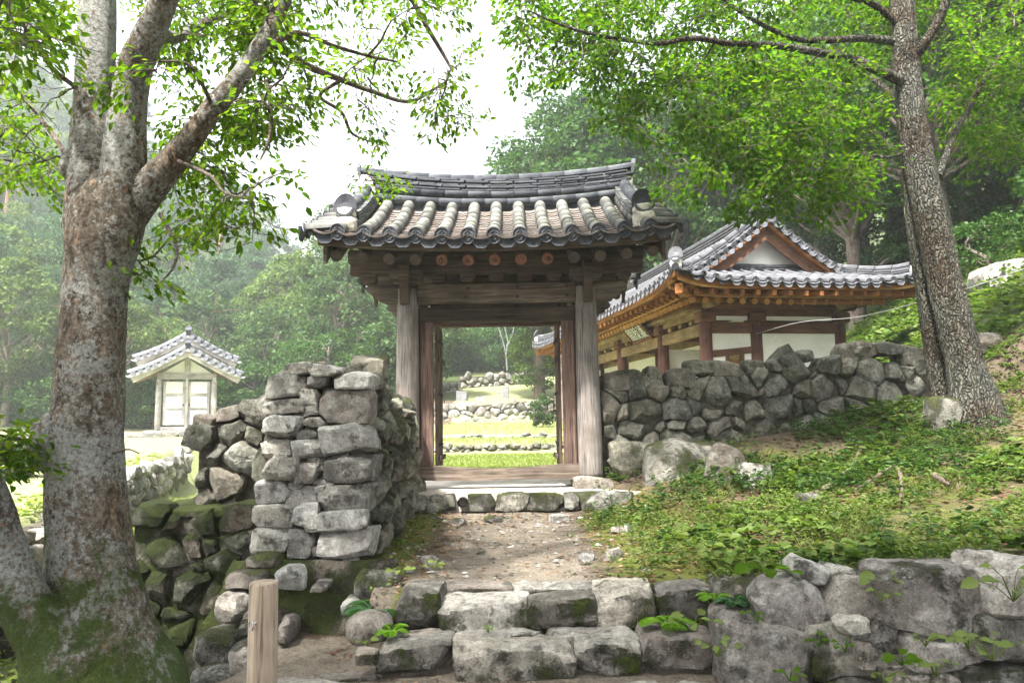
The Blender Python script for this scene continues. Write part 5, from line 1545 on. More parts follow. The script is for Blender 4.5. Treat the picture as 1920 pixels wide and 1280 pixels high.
# body of the hall: columns, beams, walls
OV = 1.18                                   # eave overhang
S0, S1, T0, T1 = OV - .02, WH - OV, OV + .12, LH - OV - .12
ZB, ZT = 0.9, 3.62                          # column feet and heads
colm = lathe([(0, .145), (1.2, .14), (ZT - ZB, .13)], 18, M['hall_col'], True, .03, 2, 'Z')
ts = [T0, T0 + 2.42, T0 + 5.6, T0 + 8.4, T1]
def hbeam(name, a, b, w, h, mt, parent=None, **kw): return beam(name, H(*a), H(*b), w, h, M[mt], parent or hall, **kw)
SV = S0 + 1.12                              # inner wall behind the veranda
cols = [(S0, t) for t in ts] + [(SV, t) for t in ts] + [(S1, t) for t in ts]
for (s, t) in cols:
    link('column', colm, Matrix.Translation(H(s, t, ZB)), hall)
    link('column_block', box_mesh(.36, .36, .22, .03, M['hall_brown']), axes(HD @ Vector((1, 0, 0)), upv, H(s, t, ZT + .08)), hall)
for s in (S0, S1):
    for a, b in zip(ts[:-1], ts[1:]):
        hbeam('tie_beam', (s, a + .12, ZT - .16), (s, b - .12, ZT - .16), .13, .25, 'hall_tan', bev=.015, wob=.006, seed=4)
        hbeam('purlin_plank', (s, a + .05, ZT + .19), (s, b - .05, ZT + .19), .11, .17, 'hall_tan')
        for q in np.linspace(a + .6, b - .6, 3):
            link('bearing_block', box_mesh(.18, .16, .10, .02, M['hall_tan']), axes(HD @ Vector((0, 1, 0)), upv, H(s, q, ZT + .03)), hall)
    link('purlin', lathe([(0, .12), (LH - 1.5, .12)], 16, M['hall_tan']), axes(HD @ Vector((0, 1, 0)), upv, H(s, .75, ZT + .36)), hall)
for t in (T0, T1):
    hbeam('tie_beam', (S0 + .1, t, ZT - .14), (S1 - .1, t, ZT - .14), .14, .24, 'hall_brown', bev=.015, wob=.008, seed=6)
    hbeam('purlin_plank', (S0 + .1, t, ZT + .19), (S1 - .1, t, ZT + .19), .11, .17, 'hall_brown')
    link('purlin', lathe([(0, .12), (WH - 1.6, .12)], 16, M['hall_brown']), axes(HD @ Vector((1, 0, 0)), upv, H(.8, t, ZT + .36)), hall)
    V = [H(s, t + q, z) for q in (-.03, .03) for (s, z) in ((S0 + .1, ZT + .02), (S1 - .1, ZT + .02), (S1 - .1, ZT + .62), (S0 + .1, ZT + .62))]
    link('frieze_plaster', mesh('frieze', V, [(0, 1, 2, 3), (7, 6, 5, 4), (3, 2, 6, 7)], M['plaster']), None, hall)
def wall_panel(a, b, z0, z1, th=.05, parent=None):
    pa, pb = H(a[0], a[1], 0), H(b[0], b[1], 0); L = (pb - pa).length
    return link('plaster_panel', box_mesh(L, th, z1 - z0, .004, M['plaster']), axes(pb - pa, upv, (pa + pb) / 2 + Vector((0, 0, (z0 + z1) / 2))), hall)
# gable end: open-sided veranda bay with a small door, then one big plaster wall
wall_panel((SV + .12, T0), (S1 - .12, T0), ZB, ZT - .25)
wall_panel((S0 + .1, T0), (SV - .1, T0), 3.02, ZT - .25)
wall_panel((S0 + .1, T0), (S0 + .42, T0), ZB, 2.92)
wall_panel((SV - .30, T0), (SV - .1, T0), ZB, 2.98)
hbeam('door_lintel', (S0 + .08, T0, 2.92), (SV - .08, T0, 3.02), .11, .14, 'hall_brown')
for s in (S0 + .45, SV - .33): hbeam('door_post', (s, T0, ZB), (s, T0, 2.93), .08, .10, 'hall_brown', up=(0, 1, 0))
dr_ = hbeam('shutter_door', (S0 + .49, T0, 1.85), (SV - .37, T0, 1.85), .05, 1.9, 'hall_brown')
for k in range(9): hbeam('slat', (S0 + .55, T0 - .03, 2.42 + k * .045), (SV - .43, T0 - .03, 2.42 + k * .045), .012, .022, 'hall_orange', parent=dr_, bev=.002)
wall_panel((S0 + .1, T1), (S1 - .1, T1), ZB, ZT - .25)
wall_panel((S1, T0 + .1), (S1, T1 - .1), ZB, ZT - .25)
# inner wall along the veranda with shuttered doors
for a, b in zip(ts[:-1], ts[1:]):
    wall_panel((SV, a + .1), (SV, b - .1), 3.0, ZT + .15)
    hbeam('door_lintel', (SV, a + .1, 2.93), (SV, b - .1, 2.93), .11, .13, 'hall_tan')
    mid = (a + b) / 2
    wall_panel((SV, a + .1), (SV, mid - .55), ZB, 2.86); wall_panel((SV, mid + .55), (SV, b - .1), ZB, 2.86)
    for q in (mid - .52, mid + .52): hbeam('door_post', (SV, q, ZB), (SV, q, 2.88), .08, .10, 'hall_tan', up=(0, 1, 0))
    dr_ = hbeam('shutter_door', (SV, mid - .46, 1.85), (SV, mid + .46, 1.85), .05, 1.95, 'hall_brown')
    for k in range(12): hbeam('slat', (SV - .03, mid - .40, 2.15 + k * .05), (SV - .03, mid + .40, 2.15 + k * .05), .012, .024, 'hall_orange', parent=dr_, bev=.002)
    hbeam('inner_beam', (SV, a + .1, ZT - .12), (SV, b - .1, ZT - .12), .12, .2, 'hall_tan')
for t in ts[1:-1]:
    hbeam('cross_beam', (S0 + .1, t, ZT - .05), (S1, t, ZT - .05), .16, .26, 'hall_brown')
# partition closing the middle of the veranda
V = [H(S0 + .15 + q, ts[1] + .02, z) for q in (0, .97) for z in (ZB, 3.25)] + [H(S0 + .15 + q, ts[1] + .07, z) for q in (0, .97) for z in (ZB, 3.25)]
link('plaster_panel', mesh('panel', V, [(0, 2, 3, 1), (5, 7, 6, 4), (1, 3, 7, 5), (0, 1, 5, 4), (2, 6, 7, 3)], M['plaster']), None, hall)
hbeam('veranda_floor', (S0 + .5, T0 + .02, 1.22), (S0 + .5, T1, 1.22), 1.2, .08, 'hall_tan')
link('plinth', box_mesh(WH - 1.2, LH - 1.2, .55, .02, M['stone_far']), axes(HD @ Vector((1, 0, 0)), upv, H(WH / 2, LH / 2, .68)), hall)
# double eaves: round rafters, squared flying rafters, boards
raf = lathe([(0, .060), (1.35, .064)], 12, M['hall_orange'], True, .04, 3)
rend = lathe([(0, .0635), (.003, .061)], 12, M['hall_yellow'], True, .04, 3)
fly = box_mesh(.62, .085, .10, .006, M['hall_orange']); fend = box_mesh(.006, .08, .095, .001, M['hall_orange'])
def rafters(fn, n, out):
    for k in range(n):
        p_in, p_out, z_in, z_out = fn(k)
        a = H(*p_in, z_in); b = H(*p_out, z_out)
        o = link('rafter', raf, axes(b - a, upv, b - (b - a).normalized() * 1.35), hall)
        link('rafter_end', rend, axes(b - a, upv, b + (b - a).normalized() * .001), hall)
        d = (b - a).normalized(); d2 = Vector((d.x, d.y, d.z * .45)).normalized()
        c = b + d2 * .26 + Vector((0, 0, .155))
        link('flying_rafter', fly, axes(d2, upv, c), hall)
        link('flying_rafter_end', fend, axes(d2, upv, c + d2 * .3135), hall)
NG = 17
def fan_g(te, sg):
    def f(k):
        u_ = (k + .5) / NG; so = .46 + (WH - .92) * u_; si = S0 + .1 + (S1 - S0 - .2) * u_
        return (si, te), (so, te - sg * (OV + .12 - .56)), ZT + .50, HZ - .19 + .03 * abs(u_ - .5) * 2
    return f
rafters(fan_g(T0, 1), NG, 0)
NF = 46
def fan_f(se, sg):
    def f(k):
        u_ = (k + .5) / NF; to = .46 + (LH - .92) * u_; ti = T0 + .1 + (T1 - T0 - .2) * u_
        return (se, ti), (se - sg * (OV - .58), to), ZT + .50, HZ - .19 + .03 * abs(u_ - .5) * 2
    return f
rafters(fan_f(S0, 1), NF, 0)
def eave_bands(sd, pa, pb, inn):
    a = H(*pa, 0); b = H(*pb, 0); n_ = HD @ Vector(inn)
    for (nm, off, z, w, h, mt) in (('eave_board', .06, HZ + .035, .08, .10, 'hall_yellow'), ('eave_lath', .50, HZ - .075, .07, .07, 'hall_yellow')):
        top = [a.lerp(b, q) + n_ * off + Vector((0, 0, z + h / 2 + .20 * abs(2 * q - 1) ** 8)) for q in np.linspace(0.015, .985, 21)]
        strip_solid(nm, top, n_, w, h, M[mt], hall)
    V = []
    for q in np.linspace(.02, .98, 12):
        p = a.lerp(b, q)
        ins = .9
        V += [p + n_ * .06 + Vector((0, 0, HZ + .02)), p + n_ * .55 + Vector((0, 0, HZ + .05)), p + n_ * .56 + Vector((0, 0, HZ - .08)), p + n_ * 1.35 + Vector((0, 0, HZ + .14))]
    Fq = [(i * 4 + k, i * 4 + k + 4, i * 4 + k + 5, i * 4 + k + 1) for i in range(11) for k in range(3)]
    link('soffit', mesh('soffit', V, Fq, M['hall_orange']), None, hall)
eave_bands(0, (0, 0), (WH, 0), (0, 1, 0)); eave_bands(1, (0, 0), (0, LH), (1, 0, 0)); eave_bands(2, (WH, 0), (WH, LH), (-1, 0, 0)); eave_bands(3, (0, LH), (WH, LH), (0, -1, 0))
for (s, t, ds, dt) in ((0, 0, 1, 1), (WH, 0, -1, 1), (0, LH, 1, -1), (WH, LH, -1, -1)):
    beam('hip_rafter', H(s + ds * .12, t + dt * .12, HZ - .02), H(s + ds * (OV + .2), t + dt * (OV + .3), ZT + .48), .16, .20, M['hall_orange'], hall)

# name board under the eaves
sbm = thing('name_board', 'dark board with three white characters in a red frame under the hall eaves', 'sign', H(S0 - .22, T0 + 3.75, 3.5), HRZ)
bc = H(S0 - .26, T0 + 3.55, 3.80)
bx = HD @ Vector((0, -1, 0))                 # to the right for a reader
bz = (HD @ Vector((-.66, 0, .75))).normalized()
BM = Matrix((bx, bz.cross(bx), bz)).transposed().to_4x4(); BM.translation = bc    # local -Y faces the reader
if (BM.col[1].to_3d()).dot(HD @ Vector((1, 0, 0))) < 0:
    pass
M['board_black'] = mat_plain('dark_board', (.03, .032, .03), .6, .3); M['frame_red'] = mat_plain('red_frame', (.14, .04, .025), .6, .3); M['board_white'] = mat_plain('white_letter', (.78, .78, .74), .6, .05)
link('panel', box_mesh(1.30, .03, .46, .004, M['board_black']), BM, sbm)
for (x, z, l, h) in ((0, .25, 1.42, .06), (0, -.25, 1.42, .06)):
    link('frame_rail', box_mesh(l, .06, h, .01, M['frame_red']), BM @ Matrix.Translation((x, -.005, z)), sbm)
for x in (-.68, .68): link('frame_rail', box_mesh(.06, .058, .44, .01, M['frame_red']), BM @ Matrix.Translation((x, -.005, 0)), sbm)
# brush strokes of the characters, on a 10 x 12 field each: (x0, y0, x1, y1, width)
GLY = [
 [(0.6, 11, .6, 0, 1), (.6, 11, 4, 11, .8), (.8, 9, 4, 9, .6), (4, 11, 4, 7.2, .8), (.8, 7.2, 4, 7.2, .7), (6, 11, 9.6, 11, .8), (6, 11, 6, 7.2, .8), (6, 9, 9.5, 9, .6), (6, 7.2, 9.5, 7.2, .7), (9.6, 11, 9.6, 0, 1), (9.6, 0, 8.4, .8, .8),
  (4.2, 6.4, 2.4, 4.4, .7), (3.6, 5.7, 7, 5.7, .6), (7, 5.7, 3.2, 3.2, .7), (3.4, 5, 7.6, 3, .7), (3.4, 2.6, 6.8, 2.6, .6), (3.4, 2.6, 3.4, .4, .6), (6.8, 2.6, 6.8, .4, .6), (3.4, .6, 6.8, .6, .6)],
 [(1, 11, 1, 0, 1), (1, 11, 3.2, 10.6, .8), (3.2, 10.6, 2, 8, .7), (2, 8, 3.4, 5.6, .7), (3.4, 5.6, 2, 4.6, .7), (4.6, 10, 9.4, 10, .8), (7, 11.6, 7, 7.6, .9), (4, 7.8, 9.8, 7.8, .8), (6.2, 7.4, 4.4, 5.2, .8), (7.8, 7.4, 9.6, 5.4, .8),
  (6.4, 5, 4, 2, .8), (5.8, 4, 9, 4, .7), (9, 4, 4, 0, 1), (5.4, 3, 9.8, 0, 1.1)],
 [(.4, 11, 1.6, 10, .9), (.2, 8.8, 3.4, 8.8, .7), (.6, 7.2, 3.2, 7.2, .6), (.6, 5.8, 3.2, 5.8, .6), (.7, 4.2, .7, .6, .7), (.7, 4.2, 3.2, 4.2, .7), (3.2, 4.2, 3.2, .6, .7), (.7, .8, 3.2, .8, .7), (4, 10.6, 9.8, 10.6, .7), (5.6, 11.6, 5.6, 9.6, .7),
  (8.2, 11.6, 8.2, 9.6, .7), (5.2, 9.2, 4, 7.2, .7), (4.8, 8, 4.8, 4.2, .7), (4.8, 8.2, 9.6, 8.2, .6), (7.2, 9.2, 7.2, 4.4, .6), (4.8, 7, 9.4, 7, .5), (4.8, 5.7, 9.4, 5.7, .5), (4.8, 4.4, 9.8, 4.4, .6), (4.6, 3.4, 8.8, 3.4, .7), (8.8, 3.4, 4, 0, .9), (5.4, 2.6, 9.8, 0, 1)]]
for ci, strokes in enumerate(GLY):
    V, Fq = [], []
    for (x0, y0, x1, y1, w) in strokes:
        a = Vector((x0, y0)); b = Vector((x1, y1)); d = (b - a).normalized(); nv_ = Vector((-d.y, d.x)) * w * .34
        a -= d * .25; b += d * .25
        for dep in (-.016, -.026):
            for p in (a - nv_, b - nv_ * .8, b + nv_ * .8, a + nv_):
                V.append(((ci - 1) * .40 + (p.x - 5) * .033, dep, (p.y - 5.8) * .031))
        n0 = len(V) - 8
        Fq += [tuple(n0 + 4 + k for k in range(4))] + [(n0 + k, n0 + (k + 1) % 4, n0 + 4 + (k + 1) % 4, n0 + 4 + k) for k in range(4)]
    link('character', mesh('character', V, Fq, M['board_white']), BM, sbm)

# sagging cable from the hall past the trees
pa = H(SV - .05, T0 - .12, ZT - .28)
pts = [pa, P(1500, 604, 13.6), P(1610, 594, 12.4), P(1725, 566, 11.0), P(1800, 545, 10.4), P(1870, 522, 9.9), P(1960, 488, 9.4), P(2060, 440, 9.0)]
cv = catmull([tuple(p) for p in pts], 8)
tv, tf = tube_arrays(cv, [.0055] * len(cv), 6)
cb = link('cable', np_mesh('cable', tv, tf, M['cable'], True)); tag(cb, 'thin pale cable sagging from the hall across the leaning tree', 'cable')

# ------------------------------------------------------------------ small shrine on the left lawn
SY = 33.0
sp = P(348, 806, SY); SX = sp.x; SZ = sp.z
SRZ = math.atan2(-SX, SY)
shr = thing('shrine', 'small pale shrine with double door and grey tiled gable roof on the left lawn', 'building', (SX, SY, SZ - .3), SRZ)
_sc, _ss = math.cos(SRZ), math.sin(SRZ)
SROT = Matrix.Rotation(SRZ, 4, 'Z')
def S(x, y, z): return Vector((SX + x * _sc - y * _ss, SY + x * _ss + y * _sc, SZ + z))
def SD(x, y, z): return Vector((x * _sc - y * _ss, x * _ss + y * _sc, z))
def sbeam(name, a, b, w, h, mt, par=None, **kw): return beam(name, S(*a), S(*b), w, h, M[mt], par or shr, **kw)
for (x, y) in ((-1.12, 0), (1.12, 0), (-1.12, 3.0), (1.12, 3.0)):
    link('column', lathe([(0, .13), (2.2, .115)], 14, M['shrine_wood'], True, .03, 3, 'Z'), Matrix.Translation(S(x, y, 0)) @ SROT, shr)
    sbeam('bracket', (x, y - .3, 2.18), (x, y + .3, 2.18), .14, .22, 'shrine_wood')
sbeam('tie_beam', (-1.2, 0, 2.36), (1.2, 0, 2.36), .16, .26, 'shrine_wood')
sbeam('sill', (-1.1, 0, .08), (1.1, 0, .08), .16, .16, 'shrine_wood')
for sx in (-1, 1):
    lf_ = link('door_leaf', box_mesh(.88, .05, 1.92, .01, M['shrine_wood']), Matrix.Translation(S(sx * .50, .03, 1.18)) @ SROT, shr)
    for (z, h) in ((.55, .62), (1.22, .50), (1.86, .50)):
        link('door_panel', box_mesh(.66, .02, h, .01, M['shrine_panel']), Matrix.Translation(S(sx * .50, -.005, z)) @ SROT, lf_)
    link('door_handle', lathe([(0, .04), (.03, .03)], 10, M['iron']), axes(SD(0, -1, 0), upv, S(sx * .12, 0, 1.1)), lf_)
link('side_wall', box_mesh(2.9, .06, 2.2, .01, M['shrine_panel']), axes(SD(0, 1, 0), upv, S(-1.12, 1.5, 1.1)), shr)
link('side_wall', box_mesh(2.9, .06, 2.2, .01, M['shrine_panel']), axes(SD(0, 1, 0), upv, S(1.12, 1.5, 1.1)), shr)
sbeam('centre_post', (0, -.02, .1), (0, -.02, 2.25), .12, .12, 'shrine_wood', up=SD(0, 1, 0))
sbeam('king_post', (0, 0, 2.48), (0, 0, 3.2), .22, .16, 'shrine_wood', up=SD(0, 1, 0))
V = [S(x, .06 + q, z) for q in (-.02, .02) for (x, z) in ((-1.1, 2.45), (1.1, 2.45), (0, 3.15))]
link('gable_plaster', mesh('g', V, [(0, 1, 2), (5, 4, 3), (0, 3, 4, 1), (1, 4, 5, 2), (2, 5, 3, 0)], M['plaster']), None, shr)
def srz(x, lvl): 
    q = 1 - abs(x) / 2.2
    return 2.28 + lvl + 1.22 * (.75 * q + .25 * q * q) + .06 * (abs(x) / 2.2) ** 3
for (y0, y1, lvl, nm) in ((-1.0, 1.9, 0.0, 'porch_roof'), (1.9, 5.0, .90, 'main_roof')):
    xs_ = np.linspace(-2.2, 2.2, 23); V, Fq = [], []
    for y in (y0, y1):
        for dz in (0, -.12):
            for x in xs_: V.append(S(x, y, srz(x, lvl) + dz))
    for i in range(22):
        Fq += [(i, i + 1, 46 + i + 1, 46 + i), (23 + i, 69 + i, 70 + i, 24 + i), (i, 23 + i, 24 + i, i + 1), (46 + i, 47 + i, 70 + i, 69 + i)]
    Fq += [(0, 46, 69, 23), (22, 45, 91, 68)]
    rf = link(nm, mesh(nm, V, Fq, M['shrine_wood']), None, shr)
    stl = arc_shell(.40, .085, .092, .02, rad(-100), rad(100), 6, M['shrine_tile'])
    sds = disc_mesh(.10, M['shrine_tile'], .02); sdr = drip_mesh(.30, .05, .12, M['shrine_tile'])
    for sx in (-1, 1):
        for k in range(int((y1 - y0) / .32) + 1):
            y = y0 + .14 + k * .32
            pts = [S(sx * x, y, srz(x, lvl) + .03) for x in np.linspace(.1, 2.22, 7)]
            Vt, Ft = [], []
            for p in pts:
                for q in range(5):
                    a = rad(-95 + 190 * q / 4); Vt.append(p + SD(0, .085 * math.sin(a), .085 * math.cos(a)))
            for j in range(6):
                for q in range(4): Ft.append((j * 5 + q, j * 5 + q + 1, j * 5 + q + 6, j * 5 + q + 5))
            link('tile_row', mesh('row', Vt, Ft, M['shrine_tile'], True), None, rf)
        for k in range(8):
            x = .16 + k * .275
            link('verge_tile', stl, axes(SD(0, -1, -.08), upv, S(sx * x, y0 + .22, srz(x, lvl) + .05)), rf)
            link('verge_disc', sds, axes(SD(0, -1, .1), upv, S(sx * (x + .0), y0 - .19, srz(x, lvl) + .03)), rf)
            link('drip_tile', sdr, axes(SD(0, -1, .15), SD(sx * .45, 0, 1), S(sx * (x + .137), y0 - .15, srz(x + .137, lvl) - .01)), rf)
        pts = [S(sx * x, y0 + .12, srz(x, lvl) + .10) for x in np.linspace(.05, 2.28, 8)]
        lay(rf, 'verge_ridge_tile', [p + Vector((0, 0, .02)) for p in pts], .36, arc_shell(.38, .12, .125, .03, rad(-95), rad(95), 6, M['shrine_tile']) if sx < 0 else _sv)
        if sx < 0: _sv = arc_shell(.38, .12, .125, .03, rad(-95), rad(95), 6, M['shrine_tile'])
        sb_ = [(sx * .0, y0 + .12, srz(0, lvl) - .22), (sx * 2.12, y0 + .12, srz(2.12, lvl) - .26)]
        beam('verge_board', S(*sb_[0]), S(*sb_[1]), .08, .22, M['shrine_wood'], rf)
        for k in range(6):
            x0_ = 1.0
            beam('rafter', S(sx * 1.0, y0 + .45 + k * .42, srz(1.0, lvl) - .22), S(sx * 2.1, y0 + .45 + k * .42, srz(2.1, lvl) - .20), .10, .12, M['hall_tan'], rf)
    lay(rf, 'ridge_cap_tile', [S(0, y, srz(0, lvl) + .13 + .0) for y in np.linspace(y0 - .05, y1, 6)], .36, arc_shell(.38, .13, .135, .03, rad(-110), rad(110), 8, M['shrine_tile']))
    link('ridge_end_tile', endplate_mesh(.15, M['tile_dark']), axes(SD(0, -1, .1), upv, S(0, y0 - .12, srz(0, lvl) + .28)), rf)
link('stone_base', box_mesh(3.3, 5.2, .5, .03, M['stone_far']), Matrix.Translation(S(0, 1.9, -.25)) @ SROT, shr)
link('step', box_mesh(1.6, .5, .24, .03, M['stone_far']), Matrix.Translation(S(-.2, -1.0, -.30)) @ SROT, shr)
pl_ = thing('stone_edging', 'pale stone edging along the top of the lawn by the shrine', 'edging', (SX - 3, 31.4, SZ - .4))
for k in range(14):
    x = SX - 6.4 + k * .72
    link('stone', block_mesh(.36, .2, .16, 970 + k, M['stone_far'], k=7, cuts=3, rough=.02), Matrix.Translation((x, 31.5, gz(x, 31.5) + .06)), pl_)

# ------------------------------------------------------------------ foliage tools
def unit(a): return a / (np.linalg.norm(a, axis=-1, keepdims=True) + 1e-9)
def leaves(c, d, nrm, l, w, fold=.18, droop=.12):
    """folded pointed leaves as quads"""
    d = unit(d); nrm = unit(nrm - d * (nrm * d).sum(1, keepdims=True)); sd = np.cross(d, nrm)
    l = np.broadcast_to(np.asarray(l, float).reshape(-1, 1), (len(c), 1)); w = np.broadcast_to(np.asarray(w, float).reshape(-1, 1), (len(c), 1))
    up = nrm * w * fold
    b = c; tip = c + d * l - nrm * l * droop
    L1 = c + d * l * .28 + sd * w * .44 + up; L2 = c + d * l * .68 + sd * w * .36 + up - nrm * l * droop * .4
    R1 = c + d * l * .28 - sd * w * .44 + up; R2 = c + d * l * .68 - sd * w * .36 + up - nrm * l * droop * .4
    n = len(c); V = np.stack([b, L1, L2, tip, R2, R1], 1).reshape(-1, 3)
    i = np.arange(n) * 6
    F = np.concatenate([np.stack([i, i + 1, i + 2, i + 3], 1), np.stack([i, i + 3, i + 4, i + 5], 1)])
    return V, F
def rhombs(c, d, nrm, l, w):
    d = unit(d); nrm = unit(nrm - d * (nrm * d).sum(1, keepdims=True)); sd = np.cross(d, nrm)
    l = np.asarray(l, float).reshape(-1, 1); w = np.asarray(w, float).reshape(-1, 1)
    V = np.stack([c - d * l * .5, c + sd * w * .5 + nrm * w * .12, c + d * l * .5, c - sd * w * .5 + nrm * w * .12], 1).reshape(-1, 3)
    i = np.arange(len(c)) * 4
    return V, np.stack([i, i + 1, i + 2, i + 3], 1)
def grow(limbs, sprays, R, leaf_len, per, seg=5, spread=.28, tr=(.010, .004), flat=.35, wide=.58):
    """limbs: polylines already standing; sprays: (tip point, length). Every spray hangs on the nearest wood. Returns (leaf arrays, twig arrays)"""
    nodes = np.vstack(limbs); tubes, LC, LD, LN, LL = [], [], [], [], []
    sprays = sorted(sprays, key=lambda s: float(np.min(((nodes - s[0]) ** 2).sum(1))))
    for (tip, ln) in sprays:
        d2 = ((nodes - tip) ** 2).sum(1); a = nodes[int(np.argmin(d2))]
        v = tip - a; L = np.linalg.norm(v)
        if L < 1e-3: continue
        t = np.linspace(0, 1, 6)[:, None]
        wob = R.normal(0, .05, (6, 3)) * L * np.sin(t * math.pi)
        line = a + v * t + wob + np.array([0, 0, 1.0]) * (.10 * L * np.sin(t * math.pi))
        r0 = min(tr[0] * (0.7 + .5 * L), .03)
        tubes.append(tube_arrays(line, np.linspace(r0, tr[1] * .6, 6), seg))
        nodes = np.vstack([nodes, line[1:]])
        n = int(per * R.uniform(.7, 1.3))
        main = v / L; main = main + R.normal(0, .25, 3); main[2] -= .15; main /= np.linalg.norm(main)
        side = np.cross(main, (0, 0, 1.0)); side /= np.linalg.norm(side) + 1e-9
        up = np.cross(side, main)
        ln0 = min(ln, L) if L > .2 else ln
        tt = R.uniform(-.75, .55, n); lat = R.uniform(-1, 1, n) * spread * (1.1 - .5 * (tt + .75))
        c = tip + main * (tt * ln)[:, None] + side * lat[:, None] + up * (R.normal(0, .05, n) - .12 * np.abs(lat))[:, None]
        dd = main * .5 + side * np.sign(lat)[:, None] * R.uniform(.3, 1.1, n)[:, None] + R.normal(0, .3, (n, 3)); dd[:, 2] -= R.uniform(0, .7, n)
        nn_ = np.array([0, 0, 1.0]) + R.normal(0, flat, (n, 3))
        LC.append(c); LD.append(dd); LN.append(nn_); LL.append(R.uniform(.65, 1.2, n) * leaf_len)
        for q in range(5):        # side twigs carrying the leaves
            t0 = -.6 + q * .24; s0 = tip + main * t0 * ln; s1 = s0 + (side * (1 if q % 2 else -1) * spread * .85 + main * .25 * ln) - np.array([0, 0, .10 * spread])
            tubes.append(tube_arrays(np.stack([s0, (s0 + s1) / 2 + R.normal(0, .012, 3), s1]), [tr[1], tr[1] * .7, tr[1] * .4], 3))
        e0, e1 = tip - main * ln * .1, tip + main * ln * .5
        tubes.append(tube_arrays(np.stack([e0, (e0 + e1) / 2, e1]), [tr[1], tr[1] * .7, tr[1] * .3], 3))
    c = np.vstack(LC); l = np.concatenate(LL)
    return leaves(c, np.vstack(LD), np.vstack(LN), l, l * wide), merge(tubes)
CI = CROT.to_3x3().inverted()
def uv(p):
    q = CI @ (Vector(p) - CAM)
    return 960 - FPX * q.x / q.z, 640 + FPX * q.y / q.z
def clear(sprays, tests):
    out = []
    for s_ in sprays:
        u, v = uv(s_[0])
        if not any(t(u, v, s_[0][1]) for t in tests): out.append(s_)
    return out
def region(R, u0, v0, u1, v1, y0, y1, n, ln):
    out = []
    for _ in range(n):
        p = P(R.uniform(u0, u1), R.uniform(v0, v1), R.uniform(y0, y1)); out.append((np.array(p), ln * R.uniform(.7, 1.25)))
    return out
def limb(pix, widths, n=8, segs=16, rough=.06, seed=0, fs=3.0, ridges=0.0, mul=1.0):
    """pix: (u, v, Y) way points, widths in photo pixels"""
    pts = [tuple(P(*p)) + (w * .5 * p[2] / FPX * mul,) for p, w in zip(pix, widths)]
    cv = catmull(pts, n)
    return cv[:, :3], tube_arrays(cv[:, :3], np.maximum(cv[:, 3], .002), segs, rough, seed, fs, ridges)

# ------------------------------------------------------------------ big tree on the left
R = np.random.RandomState(5)
tl = thing('leaning_tree', 'large lichen-covered tree with mossy foot and forked limbs left of the pier', 'tree', tuple(P(190, 1300, 4.6)))
LT = []
def add_limb(pix, w, **kw):
    c, a = limb(pix, w, **kw); LT.append(c); return a
tr_parts = [add_limb([(188, 1420, 4.62), (190, 1290, 4.62), (183, 1180, 4.62), (170, 1050, 4.62), (162, 900, 4.62), (165, 760, 4.62), (172, 640, 4.62), (182, 520, 4.62), (194, 440, 4.62), (202, 390, 4.62), (206, 345, 4.62), (208, 310, 4.64)],
                     [330, 285, 186, 150, 132, 124, 116, 116, 132, 128, 80, 20], n=9, segs=40, rough=.06, fs=3.2, ridges=.006)]
tr_parts.append(add_limb([(176, 520, 4.64), (170, 430, 4.66), (170, 350, 4.68), (172, 270, 4.7), (178, 160, 4.75), (182, 40, 4.8), (176, -160, 4.9), (150, -420, 5.1), (110, -700, 5.4)], [70, 90, 86, 78, 72, 70, 66, 56, 36], n=8, segs=28, rough=.06, ridges=.004, seed=2))
lim_parts = [add_limb([(208, 530, 4.60), (220, 430, 4.57), (231, 330, 4.54), (238, 220, 4.5), (256, 120, 4.45), (300, 20, 4.35), (350, -120, 4.2), (420, -330, 4.2)], [60, 92, 84, 70, 62, 52, 42, 26], n=8, segs=24, rough=.06, seed=3, ridges=.004),
             add_limb([(205, 470, 4.60), (262, 372, 4.58), (318, 308, 4.55), (362, 254, 4.5), (402, 200, 4.5), (446, 150, 4.5), (492, 80, 4.5), (518, 30, 4.55), (560, -60, 4.6), (640, -190, 4.8), (760, -330, 5.2)], [50, 72, 56, 46, 42, 38, 34, 32, 27, 20, 10], n=7, segs=20, rough=.06, seed=4, ridges=.003),
             add_limb([(300, 60, 4.5), (330, 70, 4.9), (380, 45, 5.4), (440, 20, 5.9)], [26, 24, 20, 10], segs=12, seed=5)]
